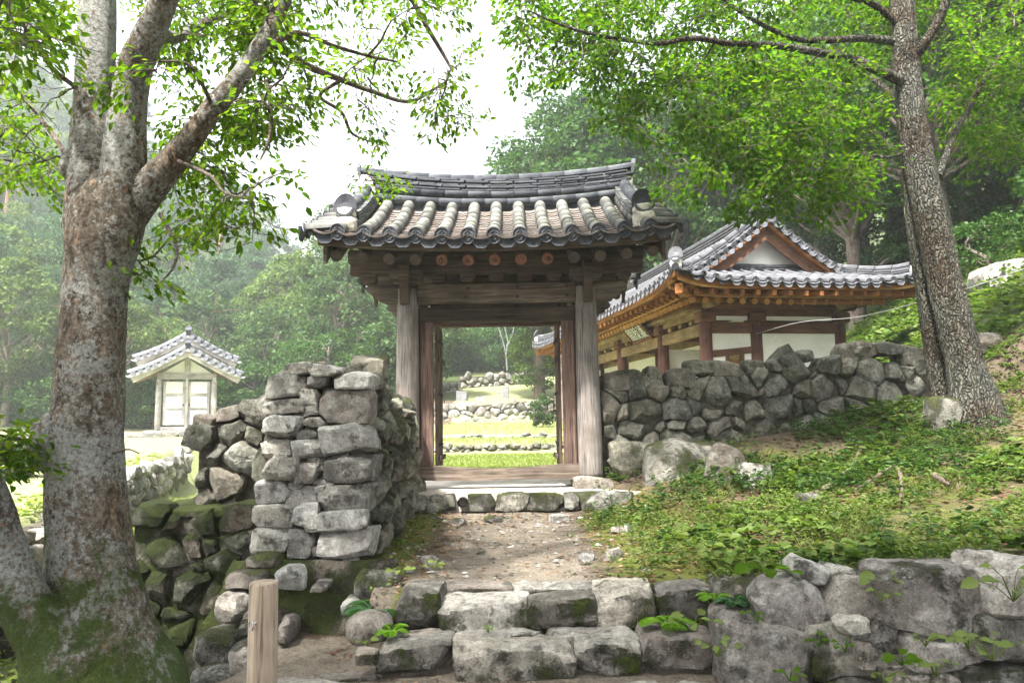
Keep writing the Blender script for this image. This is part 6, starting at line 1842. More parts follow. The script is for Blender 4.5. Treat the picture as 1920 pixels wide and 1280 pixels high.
br = [([(512, 82, 4.5), (560, 62, 4.6), (620, 84, 4.8), (690, 105, 5.0), (745, 116, 5.2)], [16, 12, 9, 7, 4]),
      ([(500, 70, 4.55), (570, 120, 5.2), (640, 150, 5.6), (700, 172, 5.8), (770, 190, 6.0), (838, 152, 6.2)], [18, 16, 13, 11, 8, 4]),
      ([(640, 150, 5.6), (600, 180, 5.7), (640, 210, 5.8), (660, 250, 5.9), (700, 268, 6.0)], [9, 8, 7, 6, 3]),
      ([(640, -190, 4.8), (760, -20, 5.2), (800, 50, 5.3), (830, 100, 5.4), (848, 132, 5.4)], [14, 12, 10, 8, 5]),
      ([(500, 150, 4.5), (508, 210, 4.5), (505, 260, 4.5), (488, 300, 4.5)], [9, 9, 7, 4]),
      ([(400, 205, 4.5), (380, 160, 4.3), (350, 120, 4.2), (300, 115, 4.1)], [10, 9, 7, 4]),
      ([(330, 300, 4.5), (395, 330, 4.3), (420, 360, 4.2), (470, 375, 4.1)], [9, 8, 6, 4]),
      ([(300, 400, 4.5), (330, 460, 4.45), (325, 500, 4.4), (300, 530, 4.4)], [10, 8, 6, 3]),
      ([(165, 180, 4.7), (100, 130, 4.5), (60, 70, 4.3), (20, 20, 4.2)], [12, 10, 8, 5]),
      ([(150, 330, 4.7), (90, 240, 5.2), (40, 180, 5.6)], [12, 10, 6]),
      ([(105, 850, 4.5), (60, 830, 4.4), (10, 818, 4.3), (-30, 812, 4.2)], [14, 9, 7, 5]),
      ([(212, 850, 4.55), (240, 842, 4.5), (262, 850, 4.5)], [5, 4, 3])]
br_parts = [add_limb(p, w, n=6, segs=8, rough=.05, mul=.9, seed=9) for p, w in br]
burl = []
for (u, v, Y, ru, rv, sd) in ((138, 308, 4.66, 26, 34, 1), (100, 830, 4.56, 42, 60, 2), (150, 1230, 4.5, 90, 80, 3)):
    c = np.array(P(u, v, Y)); bm_ = bmesh.new(); bmesh.ops.create_icosphere(bm_, subdivisions=3, radius=1)
    vv = np.array([list(x.co) for x in bm_.verts]); ff = np.array([[x.index for x in f.verts] + [f.verts[2].index] for f in bm_.faces]); bm_.free()
    vv = vv * np.array([ru, ru, rv]) * Y / FPX
    vv = np.array([np.array(x) * (1 + .18 * mnoise.noise(Vector(x) * 14 + Vector((sd, 0, 0)))) for x in vv]) + c
    burl.append((vv, ff))
# second stem leaning out to the left from the same foot
st2 = add_limb([(140, 1320, 4.4), (105, 1215, 4.4), (60, 1150, 4.35), (25, 1085, 4.3), (-5, 1010, 4.3), (-50, 880, 4.3), (-120, 660, 4.3), (-190, 380, 4.3)], [170, 130, 98, 88, 82, 78, 70, 60], n=8, segs=28, rough=.09, seed=7, ridges=.004)
v_, f_ = merge(tr_parts)
trunk_o = link('trunk', np_mesh('trunk', v_, f_, M['bark_left'], True), None, tl)
for bv, bf in burl:
    me = bpy.data.meshes.new('burl'); me.from_pydata([tuple(x) for x in bv], [], [tuple(f[:3]) for f in bf]); me.materials.append(M['bark_left']); smooth(me)
    link('burl', me, None, trunk_o)
link('stem', np_mesh('stem', *st2, M['bark_left'], True), None, tl)
for a in lim_parts: link('limb', np_mesh('limb', *a, M['bark_left'], True), None, tl)
for a in br_parts: link('branch', np_mesh('branch', *a, M['bark_far'], True), None, tl)
sp_ = (region(R, -60, -60, 135, 120, 3.3, 4.6, 26, .34) + region(R, -60, 140, 120, 370, 4.6, 6.8, 20, .38) + region(R, 280, -60, 580, 110, 4.2, 6.2, 42, .38)
       + region(R, 420, 90, 600, 260, 4.2, 5.8, 13, .34) + region(R, 320, 320, 545, 450, 3.9, 5.2, 14, .30) + region(R, 250, 440, 350, 580, 4.2, 5.0, 6, .28)
       + region(R, 610, 60, 880, 230, 5.2, 7.2, 13, .34) + region(R, 560, -60, 900, 40, 4.6, 7, 10, .4) + region(R, 200, 120, 300, 190, 3.9, 4.2, 2, .2)
       + region(R, -20, 800, 70, 900, 4.1, 4.5, 6, .20) + region(R, 640, 250, 800, 380, 6.5, 7.5, 3, .25) + region(R, 300, 180, 480, 300, 4.8, 6.2, 14, .34))
sp_ = clear(sp_, [lambda u, v, y: 90 < u < 330 and v < 100 and y < 4.9 and R.rand() < .8, lambda u, v, y: 120 < u < 330 and 190 < v < 500 and y < 4.7])
for _ in range(210):      # the crown above the picture, over the forecourt
    a = R.uniform(0, 2 * math.pi); r = 5.2 * math.sqrt(R.uniform(0, 1))
    sp_.append((np.array((-2.6 + r * math.cos(a), 5.0 + r * math.sin(a), 6.0 + 3.8 * R.uniform(0, 1) * (1.1 - r / 7))), .55))
high = [np.array([(-2.6, 4.8, 4.5), (-2.7, 4.9, 6.0), (-2.6, 5.0, 7.5), (-2.5, 5.2, 9.0)]), catmull([(-1.4, 5.0, 6.0), (-.3, 5.8, 6.8), (.8, 6.6, 7.4)], 4), catmull([(-2.6, 4.9, 6.2), (-3.6, 6.5, 7.0), (-4.2, 8.2, 7.8)], 4), catmull([(-2.6, 4.9, 6.2), (-1.8, 3.6, 7.0), (-.6, 2.2, 7.6)], 4), catmull([(-2.6, 4.9, 6.0), (-4.2, 4.0, 6.8), (-5.8, 3.2, 7.4)], 4)]
for h_ in high[1:]: link('limb', np_mesh('limb', *tube_arrays(h_, np.linspace(.09, .02, len(h_)), 8), M['bark_left'], True), None, tl)
(lv, lf_), (tv, tf) = grow(LT + high, sp_, R, .057, 66, spread=.26)
link('twigs', np_mesh('twigs', tv, tf, M['bark_far'], True), None, tl)['kind'] = 'stuff'
link('crown', np_mesh('crown', lv, lf_, M['leaf_left']), None, tl)['kind'] = 'stuff'

# ------------------------------------------------------------------ leaning tree on the right
R = np.random.RandomState(8)
trt = thing('forked_tree', 'tall furrowed twin-stemmed tree leaning over the stone wall', 'tree', tuple(P(1830, 800, 9.2)))
LT = []
main = add_limb([(1848, 860, 9.15), (1834, 785, 9.2), (1811, 690, 9.2), (1786, 590, 9.2), (1760, 480, 9.2), (1736, 370, 9.2), (1716, 260, 9.2), (1702, 160, 9.2), (1696, 60, 9.2), (1690, -40, 9.25), (1680, -200, 9.3), (1660, -420, 9.5), (1640, -640, 9.7)],
                [150, 104, 68, 62, 59, 55, 53, 50, 46, 42, 38, 30, 18], n=9, segs=30, rough=.05, ridges=.012, seed=1)
main2 = add_limb([(1788, 790, 9.7), (1768, 710, 9.65), (1755, 620, 9.6), (1738, 530, 9.55), (1722, 430, 9.5), (1712, 340, 9.45), (1700, 240, 9.5), (1690, 100, 9.6), (1672, -80, 9.7)], [70, 54, 48, 44, 42, 38, 34, 30, 24], n=8, segs=22, rough=.05, ridges=.010, seed=2)
lims = [([(1706, 160, 9.2), (1660, 138, 9.0), (1600, 112, 8.8), (1520, 96, 8.6), (1440, 84, 8.4), (1370, 82, 8.2), (1300, 72, 8.0), (1240, 82, 7.9), (1190, 78, 7.8), (1130, 68, 7.7), (1060, 50, 7.6), (990, 20, 7.5)], [26, 24, 22, 19, 17, 15, 14, 12, 11, 9, 7, 4]),
        ([(1694, 80, 9.2), (1620, 72, 9.2), (1540, 76, 9.1), (1480, 70, 9.0), (1400, 30, 8.9), (1330, -20, 8.8)], [22, 19, 16, 13, 10, 6]),
        ([(1712, 110, 9.15), (1736, 78, 9.0), (1764, 30, 8.9), (1780, -20, 8.8), (1800, -120, 8.7)], [28, 24, 22, 20, 12]),
        ([(1700, 60, 9.2), (1640, 10, 9.1), (1580, -10, 9.0), (1500, -60, 8.9)], [20, 16, 12, 8]),
        ([(1712, 230, 9.2), (1690, 200, 9.6), (1640, 150, 10), (1570, 120, 10.4)], [22, 18, 14, 8]),
        ([(1735, 360, 9.2), (1700, 300, 9.9), (1640, 250, 10.4), (1560, 200, 10.8)], [18, 15, 12, 7]),
        ([(1760, 330, 9.4), (1790, 250, 9.6), (1830, 180, 9.8), (1880, 90, 10)], [16, 13, 10, 6]),
        ([(1540, 98, 8.6), (1490, 150, 8.6), (1450, 230, 8.7), (1440, 300, 8.8)], [5, 4, 3, 2]),
        ([(1340, 80, 8.1), (1300, 140, 8.3), (1250, 190, 8.5)], [5, 4, 2]),
        ([(1690, 290, 9.3), (1640, 300, 9.1), (1570, 330, 8.9), (1500, 345, 8.8)], [8, 6, 5, 3])]
lim_a = [add_limb(p, w, mul=.8, n=6, segs=10, rough=.05, seed=12 + i) for i, (p, w) in enumerate(lims)]
link('trunk', np_mesh('trunk', *main, M['bark_right'], True), None, trt)
link('stem', np_mesh('stem', *main2, M['bark_right'], True), None, trt)
for a in lim_a: link('limb', np_mesh('limb', *a, M['bark_right'], True), None, trt)
sp_ = (region(R, 960, -60, 1160, 140, 7.5, 8.8, 36, .5) + region(R, 1120, -60, 1500, 160, 8.3, 10.2, 84, .5) + region(R, 1140, 120, 1330, 270, 7.8, 9.0, 18, .42)
       + region(R, 1300, 120, 1680, 330, 7.9, 9.6, 86, .46) + region(R, 1390, 300, 1640, 410, 8.0, 9.2, 30, .36) + region(R, 1480, -60, 1940, 130, 9.0, 11, 74, .5)
       + region(R, 1780, 80, 1960, 320, 9.5, 11.5, 50, .5) + region(R, 1240, 290, 1400, 360, 7.8, 8.6, 6, .35))
sp_ = clear(sp_, [lambda u, v, y: 1630 < u < 1790 and y < 9.7])
for _ in range(60):
    a = R.uniform(0, 2 * math.pi); r = 5.0 * math.sqrt(R.uniform(0, 1))
    sp_.append((np.array((4.2 + r * math.cos(a), 8.2 + .85 * r * math.sin(a), 7.0 + 4.5 * R.uniform(0, 1) * (1.1 - r / 7))), .65))
(lv, lf_), (tv, tf) = grow(LT, sp_, R, .070, 78, spread=.38, flat=.40, wide=.72)
link('twigs', np_mesh('twigs', tv, tf, M['bark_far'], True), None, trt)['kind'] = 'stuff'
link('crown', np_mesh('crown', lv, lf_, M['leaf_right']), None, trt)['kind'] = 'stuff'

# ------------------------------------------------------------------ background tree kinds
def broad_tree(h, r, seed, nclump, per, size, mat, trunk_mat, base=.32, squash=.8):
    R = np.random.RandomState(seed)
    top = np.array([R.normal(0, .4), R.normal(0, .4), h])
    tl_ = catmull([(0, 0, -.6), (R.normal(0, .15), R.normal(0, .15), h * .3), (R.normal(0, .35), R.normal(0, .35), h * .62), tuple(top * .93)], 6)
    parts = [tube_arrays(tl_, np.linspace(.022 * h + .04, .02, len(tl_)), 9, .08, seed)]
    cc = []
    for k in range(nclump):
        th = R.uniform(0, 2 * math.pi); zz = R.uniform(-1, 1); rr = R.uniform(.45, 1.0) ** .5
        q = math.sqrt(1 - zz * zz)
        cz = h * (base + (1 - base) * .5) ; hz_ = h * (1 - base) * .5
        prof_ = 1.0 - .25 * max(0, zz)
        cc.append(np.array([math.cos(th) * q * r * rr * prof_, math.sin(th) * q * r * rr * prof_, cz + zz * hz_ * rr]))
    LC, LD, LN, LL = [], [], [], []
    for k, c in enumerate(cc):
        if k % 3 == 0:
            z0 = max(h * .22, c[2] - h * .22); i = int(np.argmin(np.abs(tl_[:, 2] - z0))); a = tl_[i]
            mid = (a + c) / 2 + R.normal(0, .15, 3)
            parts.append(tube_arrays(np.stack([a, mid, c]), [.007 * h + .012, .005 * h, .012], 5))
        n = int(per * R.uniform(.6, 1.4)); rad_ = r * R.uniform(.20, .36)
        p = R.normal(0, 1, (n, 3)); p = unit(p) * (R.uniform(.2, 1, n) ** .5)[:, None] * rad_; p[:, 2] *= .55
        LC.append(c + p); LD.append(p + R.normal(0, .6, (n, 3)) * rad_ - np.array([0, 0, .3 * rad_])); LN.append(np.array([0, 0, 1.0]) + R.normal(0, .55, (n, 3)) + p / rad_ * .4); LL.append(R.uniform(.6, 1.3, n) * size)
    l = np.concatenate(LL)
    return np_mesh('crown', *rhombs(np.vstack(LC), np.vstack(LD), np.vstack(LN), l, l * .62), mat), np_mesh('trunk', *merge(parts), trunk_mat, True)
def pine_tree(h, r, seed, mat, trunk_mat, nplate=26):
    R = np.random.RandomState(seed)
    lean = R.normal(0, .06, 2) * h
    tl_ = catmull([(0, 0, -.6), (lean[0] * .2 + R.normal(0, .2), lean[1] * .2, h * .35), (lean[0] * .7 + R.normal(0, .3), lean[1] * .7 + R.normal(0, .3), h * .7), (lean[0], lean[1], h * .97)], 6)
    parts = [tube_arrays(tl_, np.linspace(.018 * h + .03, .02, len(tl_)), 8, .06, seed)]
    LC, LD, LN, LL = [], [], [], []
    for k in range(nplate):
        t = .38 + .62 * (k + R.uniform(0, 1)) / nplate; i = int(t * (len(tl_) - 1)); a = tl_[i]
        th = k * 2.4 + R.uniform(-.5, .5); ro = r * (1.15 - .9 * (t - .38) / .62) * R.uniform(.45, 1)
        c = a + np.array([math.cos(th) * ro, math.sin(th) * ro, R.uniform(-.1, .25)])
        parts.append(tube_arrays(np.stack([a - np.array([0, 0, .15]), (a + c) / 2 + np.array([0, 0, .1]), c]), [.04, .03, .015], 4))
        for q in range(3):
            cq = c + R.normal(0, 1, 3) * np.array([.35, .35, .10]) * r * .4
            n = 80; p = R.normal(0, 1, (n, 3)); p = unit(p) * (R.uniform(.15, 1, n) ** .5)[:, None] * np.array([.30, .30, .13]) * r
            LC.append(cq + p); dd = p.copy(); dd[:, 2] = np.abs(dd[:, 2]) + .12 * r; LD.append(dd + R.normal(0, .1, (n, 3)) * r); LN.append(R.normal(0, 1, (n, 3)) + np.array([0, 0, .6])); LL.append(R.uniform(.6, 1.3, n) * .34)
    l = np.concatenate(LL)
    return np_mesh('crown', *rhombs(np.vstack(LC), np.vstack(LD), np.vstack(LN), l, l * .30), mat), np_mesh('trunk', *merge(parts), trunk_mat, True)
KB = [broad_tree(9.5, 3.0, 21, 95, 75, .30, M['leaf_far'], M['bark_far'], .18), broad_tree(11.5, 3.3, 22, 105, 75, .32, M['leaf_lime'], M['bark_far'], .22), broad_tree(8.0, 3.0, 23, 90, 75, .28, M['leaf_lime'], M['bark_far'], .12)]
KP = [pine_tree(12.5, 2.6, 31, M['leaf_pine'], M['bark_pine']), pine_tree(10.5, 2.7, 32, M['leaf_pine'], M['bark_pine'], 22), pine_tree(14.0, 2.8, 33, M['leaf_pine'], M['bark_pine'], 30)]
KT = [broad_tree(14.5, 3.8, 41, 150, 85, .26, M['leaf_dark'], M['bark_far'], .28), broad_tree(16.0, 3.6, 42, 150, 85, .26, M['leaf_dark'], M['bark_far'], .30)]
KD = [broad_tree(10.5, 3.2, 51, 130, 90, .19, M['leaf_dark'], M['bark_far'], .20), broad_tree(12.5, 3.0, 52, 130, 90, .19, M['leaf_right'], M['bark_far'], .28)]
KS = [broad_tree(2.0, 1.5, 61, 60, 80, .11, M['leaf_dark'], M['bark_far'], .02), broad_tree(1.5, 1.3, 62, 55, 80, .10, M['leaf_dark'], M['bark_far'], .02)]
def plant(kind, x, y, sc, rz, name, label, cat, group=None, z=None, sz=None):
    cr, tk = kind
    zz = (gz(x, y) if z is None else z)
    t = thing(name, label, cat, (x, y, zz), 0, group)
    Mx = Matrix.Translation((x, y, zz)) @ Matrix.Rotation(rz, 4, 'Z') @ Matrix.Diagonal((sc, sc, sz or sc, 1))
    link('trunk', tk, Mx, t); link('crown', cr, Mx, t)['kind'] = 'stuff'
    return t
rg = random.Random(77)
def zone(x, y, near, far):
    u = 960 + FPX * x / y
    where = ('left of the big lichen trunk' if u < 100 else 'behind the big lichen trunk' if u < 250 else 'above the shrine roof' if u < 450 else 'between shrine and gate' if u < 640 else 'beside the gate eave')
    how = 'at the foot of' if y < near else 'half way up' if y < far else 'near the top of'
    return where, how
def zone_r(x, y):
    u = 960 + FPX * x / y
    return 'above the hall roof' if u < 1690 else 'between hall and leaning trunk' if u < 1760 else 'just right of the leaning trunk' if u < 1850 else 'at the right edge of the view'
spots = []
def try_spot(x, y, dmin):
    for (a, b) in spots:
        if (a - x) ** 2 + (b - y) ** 2 < dmin * dmin: return False
    spots.append((x, y)); return True
# hazy wooded hillside on the left and behind the meadow
n_ = 0
for _ in range(6000):
    u = rg.uniform(-260, 800); y = 38.5 + 78 * rg.random() ** 1.3
    x = (u - 960) / FPX * y
    if abs(x - SX) < 4 and y < 43: continue
    if not try_spot(x, y, 2.9 + y * .022): continue
    pine = rg.random() < .45
    k = rg.choice(KP if pine else KB)
    sc = rg.uniform(.75, 1.15) * (0.72 if y < 46 else 1.0)
    plant(k, x, y, sc, rg.uniform(0, 6.28), 'pine_tree' if pine else 'broadleaf_tree',
          ('hazy pine tree %s, %s the wooded hillside' if pine else 'hazy broadleaf tree %s, %s the wooded hillside') % zone(x, y, 52, 78), 'tree', 'trees of the hazy wooded hillside')
    n_ += 1
    if n_ >= 185: break
# dark wood behind the meadow seen through the gate
for k in range(44):
    u = 770 + 12 * k + rg.uniform(-8, 8); y = 57 + rg.choice((0, 5, 12, 20)) + rg.uniform(0, 5)
    x = (u - 960) / FPX * y
    if not try_spot(x, y, 2.4): continue
    plant(rg.choice((KB[0], KB[0], KB[2], KD[0])), x, y, rg.uniform(.8, 1.1), rg.uniform(0, 6.28), 'forest_tree', 'tree at the edge of the dark wood above the meadow beyond the gate', 'tree', 'trees of the dark wood above the meadow')
# tall trees between gate and leaning tree, beyond the hall
for k, (u, y, sc) in enumerate(((1010, 38, .95), (1062, 34, 1.0), (1105, 40, 1.08), (1150, 33, .98), (1205, 37, 1.1), (1250, 32, .95), (1300, 36, 1.1), (1365, 33, 1.0), (1430, 36, 1.05), (1500, 31, .95), (1570, 34, 1.0), (1640, 30, .95))):
    x = (u - 960) / FPX * y
    spots.append((x, y))
    plant(KT[k % 2], x, y, sc * .98, k * 1.3, 'tall_tree', 'tall green tree behind the hall, number %s from the gate roof rightwards' % ('one two three four five six seven eight nine ten eleven twelve'.split()[k]), 'tree', 'tall trees behind the hall')
# wooded slope on the right
n_ = 0
for _ in range(2500):
    u = rg.uniform(1420, 2350); y = rg.uniform(15.5, 42); x = (u - 960) / FPX * y
    if x < 9.8 + .1 * (y - 12): continue
    if not try_spot(x, y, 2.7): continue
    plant(rg.choice(KD), x, y, rg.uniform(.75, 1.15), rg.uniform(0, 6.28), 'slope_tree', 'dense leafy tree on the steep wooded slope ' + zone_r(x, y), 'tree', 'trees of the wooded slope')
    n_ += 1
    if n_ >= 60: break
n_ = 0
for _ in range(900):
    u = rg.uniform(1600, 2300); y = rg.uniform(13.5, 26); x = (u - 960) / FPX * y
    if x < 9.3 + .12 * (y - 12) or (y < 15.6 and x < 10.4): continue
    if not try_spot(x, y, 1.6): continue
    plant(rg.choice(KS), x, y, rg.uniform(.7, 1.25), rg.uniform(0, 6.28), 'shrub', 'leafy shrub growing on the steep slope ' + zone_r(x, y), 'shrub', 'shrubs of the wooded slope')
    n_ += 1
    if n_ >= 40: break
for k in range(24):
    x = -10 + k * .75 + rg.uniform(-.3, .3); y = 54.5 + rg.uniform(0, 2.5)
    plant(KS[0], x, y, rg.uniform(1.2, 2.0), rg.uniform(0, 6.28), 'meadow_edge_shrub', 'dark shrub along the upper edge of the meadow beyond the gate', 'shrub', 'shrubs along the upper edge of the meadow')
for k, (x, y, sc) in enumerate(((-6.8, -2.8, .95), (-2.6, -3.6, 1.0), (1.6, -2.8, .92), (5.4, -1.6, .9))):
    plant(KT[k % 2], x, y, sc, k * 1.7, 'shade_tree', 'tall tree behind the viewpoint whose crown shades the forecourt', 'tree', 'trees shading the forecourt', z=0)
# dark understorey behind the shrine
for k in range(26):
    x = -32 + k * 1.05 + rg.uniform(-.4, .4); y = 39 + rg.uniform(0, 3.5)
    if abs(x - SX) < 2.6: y += 2.5
    plant(KS[0], x, y, rg.uniform(1.1, 1.9), rg.uniform(0, 6.28), 'understorey_shrub', 'dark shrub along the edge of the wood ' + zone(x, y, 52, 78)[0], 'shrub', 'shrubs along the edge of the wood')
# single plants that show on their own
p = P(1006, 660, 38); plant(broad_tree(4.0, 1.5, 71, 90, 90, .13, M['leaf_lime'], M['bark_far'], .12), p.x + .1, 38, 1.0, .5, 'small_tree', 'small bushy yellow-green tree under the far corner of the hall roof', 'tree')
p = P(1018, 780, 31); plant(broad_tree(1.35, .62, 72, 50, 80, .08, M['leaf_far'], M['bark_far'], .0), p.x, 31, 1, .2, 'clipped_bush', 'rounded green bush at the foot of the courtyard retaining wall', 'bush')
p = P(12, 905, 15.5); plant(broad_tree(.75, .55, 73, 60, 90, .06, M['leaf_far'], M['bark_far'], .0), p.x, 15.5, 1, .2, 'clipped_bush', 'clipped rounded bush on the lawn beside the lichen tree', 'bush')
bt_ = thing('bare_tree', 'slender pale bare tree forking on the meadow beyond the gate', 'tree', tuple(P(951, 690, 47)))
for pix, w in (([(951, 694, 47), (948, 660, 47), (940, 630, 47), (930, 600, 47), (922, 560, 47)], [3.4, 2.8, 2.2, 2, 1.4]), ([(949, 665, 47), (952, 640, 47), (947, 615, 47), (944, 580, 47)], [2.6, 2.2, 2, 1.3]), ([(950, 650, 47), (960, 630, 47), (964, 610, 47)], [3, 2, 1])):
    c, a = limb(pix, w, n=5, segs=6); link('stem', np_mesh('stem', *a, M['stele'], True), None, bt_)

# ------------------------------------------------------------------ ground cover on the bank
R = np.random.RandomState(14)
def herb_patch(n, xr, yr, mask, lmin, lmax, leaves_per, lift, mat, name, wide=.62, flat=.35, stem=.10):
    x = R.uniform(*xr, n * 4); y = R.uniform(*yr, n * 4)
    k = mask(x, y) > R.uniform(0, 1, n * 4); x, y = x[k][:n], y[k][:n]
    z = ground(x, y); m_ = len(x)
    hgt = R.uniform(.2, 1, m_) * stem
    C, D, N, L = [], [], [], []
    for q in range(leaves_per):
        a = R.uniform(0, 2 * math.pi, m_); l = R.uniform(lmin, lmax, m_)
        d = np.stack([np.cos(a), np.sin(a), R.uniform(-.15, .55, m_)], 1)
        C.append(np.stack([x + np.cos(a) * .012, y + np.sin(a) * .012, z + lift + hgt * R.uniform(.4, 1, m_)], 1)); D.append(d)
        N.append(np.array([0, 0, 1.0]) + R.normal(0, flat, (m_, 3))); L.append(l)
    l = np.concatenate(L)
    o = link(name, np_mesh(name, *leaves(np.vstack(C), np.vstack(D), np.vstack(N), l, l * wide), mat))
    return tag(o, kind='stuff')
def m_bank(x, y):
    f = .5 + 1.5 * fbm(x, y, .9, 3) + .8 * fbm(x, y, 3, 9)
    edge = sstep(.75, 1.7, x - .10 * (8 - y) * (y > 6)) * sstep(.15, .5, y - ret_y(x)) * sstep(10.3, 9.9, y - .06 * x - 1.2 * sstep(6.2, 7.2, x))
    return np.clip(f * 1.1 - .12, .02, 1) * edge
herb_patch(8000, (.8, 10.5), (3.3, 11.8), m_bank, .028, .065, 6, .01, M['herb'], 'ground_cover').__setitem__('label', 'low green herbs and seedlings covering the bank right of the path')
herb_patch(900, (1.2, 8), (3.3, 10.2), lambda x, y: m_bank(x, y) * (fbm(x, y, .7, 21) > .05), .06, .115, 5, .03, M['herb'], 'broad_leaf_cover', .8, .3, .16).__setitem__('label', 'broad-leaved weeds standing above the herbs on the bank')
herb_patch(4300, (.8, 10.5), (3.3, 10.4), lambda x, y: np.clip(.45 + 1.6 * fbm(x, y, 1.4, 61), .05, 1) * (m_bank(x, y) > .02), .02, .06, 7, .02, M['herb_pale'], 'fine_herbs', .30, .6, .13).__setitem__('label', 'pale narrow-leaved herbs mixed into the cover of the bank')
herb_patch(1500, (.9, 8), (3.3, 10.4), lambda x, y: np.clip(.3 + 1.8 * fbm(x, y, .8, 71), .03, 1) * (m_bank(x, y) > .02), .03, .075, 9, .03, M['leaf_dark'], 'tall_weeds', .45, .5, .22).__setitem__('label', 'taller darker weeds rising from the cover of the bank')
herb_patch(260, (-1.2, 1.6), (5.3, 9.2), lambda x, y: sstep(.6, 1.0, np.abs(x + .1)) * .6, .02, .05, 5, .0, M['herb'], 'path_edge_herbs').__setitem__('label', 'scattered seedlings along the mossy edges of the dirt path')
herb_patch(5200, (6.2, 15), (10.9, 24), lambda x, y: np.clip(.6 + 1.4 * fbm(x, y, .5, 4), .1, 1) * sstep(0, .6, x - (5.6 + .12 * (y - 10))), .09, .19, 5, .03, M['herb'], 'slope_undergrowth', .6, .4, .30).__setitem__('label', 'tangled green undergrowth on the slope behind the stone wall')
herb_patch(2600, (-9.5, -2.6), (5.8, 18), lambda x, y: .9 * sstep(.2, .5, x - xwall(y)), .07, .16, 6, .02, M['grass'], 'brookside_weeds', .35, .6, .25).__setitem__('label', 'pale sunlit weeds along the brook below the lawn')
herb_patch(420, (-9.5, -4.0), (7, 22), lambda x, y: .9 * sstep(.02, .1, xwall(y) - x) * sstep(.9, .3, xwall(y) - x), .08, .18, 6, .02, M['grass'], 'wall_top_weeds', .35, .6, .2).__setitem__('label', 'weeds hanging over the top of the lawn wall')
def blades(n, xr, yr, mask, h, w, mat, name, label):
    x = R.uniform(*xr, n * 3); y = R.uniform(*yr, n * 3); k = mask(x, y) > R.uniform(0, 1, n * 3); x, y = x[k][:n], y[k][:n]; m_ = len(x)
    c = np.stack([x, y, ground(x, y) - .005], 1); a = R.uniform(0, 6.28, m_)
    d = np.stack([np.cos(a) * .45, np.sin(a) * .45, np.ones(m_)], 1) + R.normal(0, .15, (m_, 3))
    nn_ = np.stack([np.cos(a), np.sin(a), .2 * np.ones(m_)], 1); l = R.uniform(.5, 1.2, m_) * h
    o = link(name, np_mesh(name, *leaves(c, d, nn_, l, np.full(m_, w), 0, -.25), mat)); tag(o, label, kind='stuff')
blades(17000, (-2.2, 2.4), (12.9, 20), lambda x, y: .95 + 0 * x, .085, .012, M['grass'], 'lawn_grass', 'bright short grass of the first lawn beyond the gate')
blades(9000, (-3.2, 3.4), (20, 36), lambda x, y: .95 + 0 * x, .09, .018, M['grass'], 'lawn_grass', 'bright short grass of the upper lawns beyond the gate')
blades(6000, (.9, 6.5), (4.9, 9.8), lambda x, y: np.clip(1.6 * fbm(x, y, 1.6, 33), 0, 1) * sstep(.9, 1.4, x), .15, .007, M['grass'], 'grass_tufts', 'thin grass blades growing between the herbs on the bank')
# fallen leaves and gravel
def litter(n, xr, yr, mask, size, name, label):
    x = R.uniform(*xr, n * 3); y = R.uniform(*yr, n * 3); k = mask(x, y) > R.uniform(0, 1, n * 3); x, y = x[k][:n], y[k][:n]; m_ = len(x)
    c = np.stack([x, y, ground(x, y) + .008], 1); a = R.uniform(0, 6.28, m_)
    d = np.stack([np.cos(a), np.sin(a), R.normal(0, .15, m_)], 1); nn_ = np.array([0, 0, 1.0]) + R.normal(0, .3, (m_, 3)); l = R.uniform(.5, 1.3, m_) * size
    o = link(name, np_mesh(name, *leaves(c, d, nn_, l, l * .5, .1, .0), M['litter'])); tag(o, label, kind='stuff')
litter(2400, (-1.3, 2.5), (5.3, 9.35), lambda x, y: .25 + .75 * (sstep(.4, 1.0, np.abs(x)) + sstep(8.4, 9.2, y)), .05, 'leaf_litter', 'brown fallen leaves scattered on the dirt path')
litter(5200, (1.2, 8), (4.5, 10.3), lambda x, y: np.clip(.4 + 1.5 * fbm(x, y, .8, 55), 0, 1), .06, 'leaf_litter', 'brown fallen leaves under the herbs on the bank')
litter(140, (-1.1, 1.3), (4.6, 5.35), lambda x, y: .5 + 0 * x, .035, 'leaf_litter', 'bits of dead leaf lying on the stone steps')
gp = []
for k in range(1100):
    x = R.uniform(-1.2, 1.6); y = R.uniform(5.4, 9.3); s = .006 + .028 * R.rand() ** 5
    v = np.array([(1, 0, 0), (-1, 0, 0), (0, 1, 0), (0, -1, 0), (0, 0, 1), (0, 0, -1)], float) * (1 + R.normal(0, .2, (6, 3))) * s * np.array([1.2, 1, .6])
    f = np.array([(0, 2, 4, 4), (2, 1, 4, 4), (1, 3, 4, 4), (3, 0, 4, 4), (2, 0, 5, 5), (1, 2, 5, 5), (3, 1, 5, 5), (0, 3, 5, 5)])
    gp.append((v + np.array((x, y, gz(x, y) + s * .2)), f))
v, f = merge(gp)
me = bpy.data.meshes.new('gravel'); me.from_pydata([tuple(q) for q in v], [], [tuple(q[:3]) for q in f]); me.materials.append(M['stone_bank'])
tag(link('gravel', me), 'small pebbles and chips strewn over the dirt path', kind='stuff')
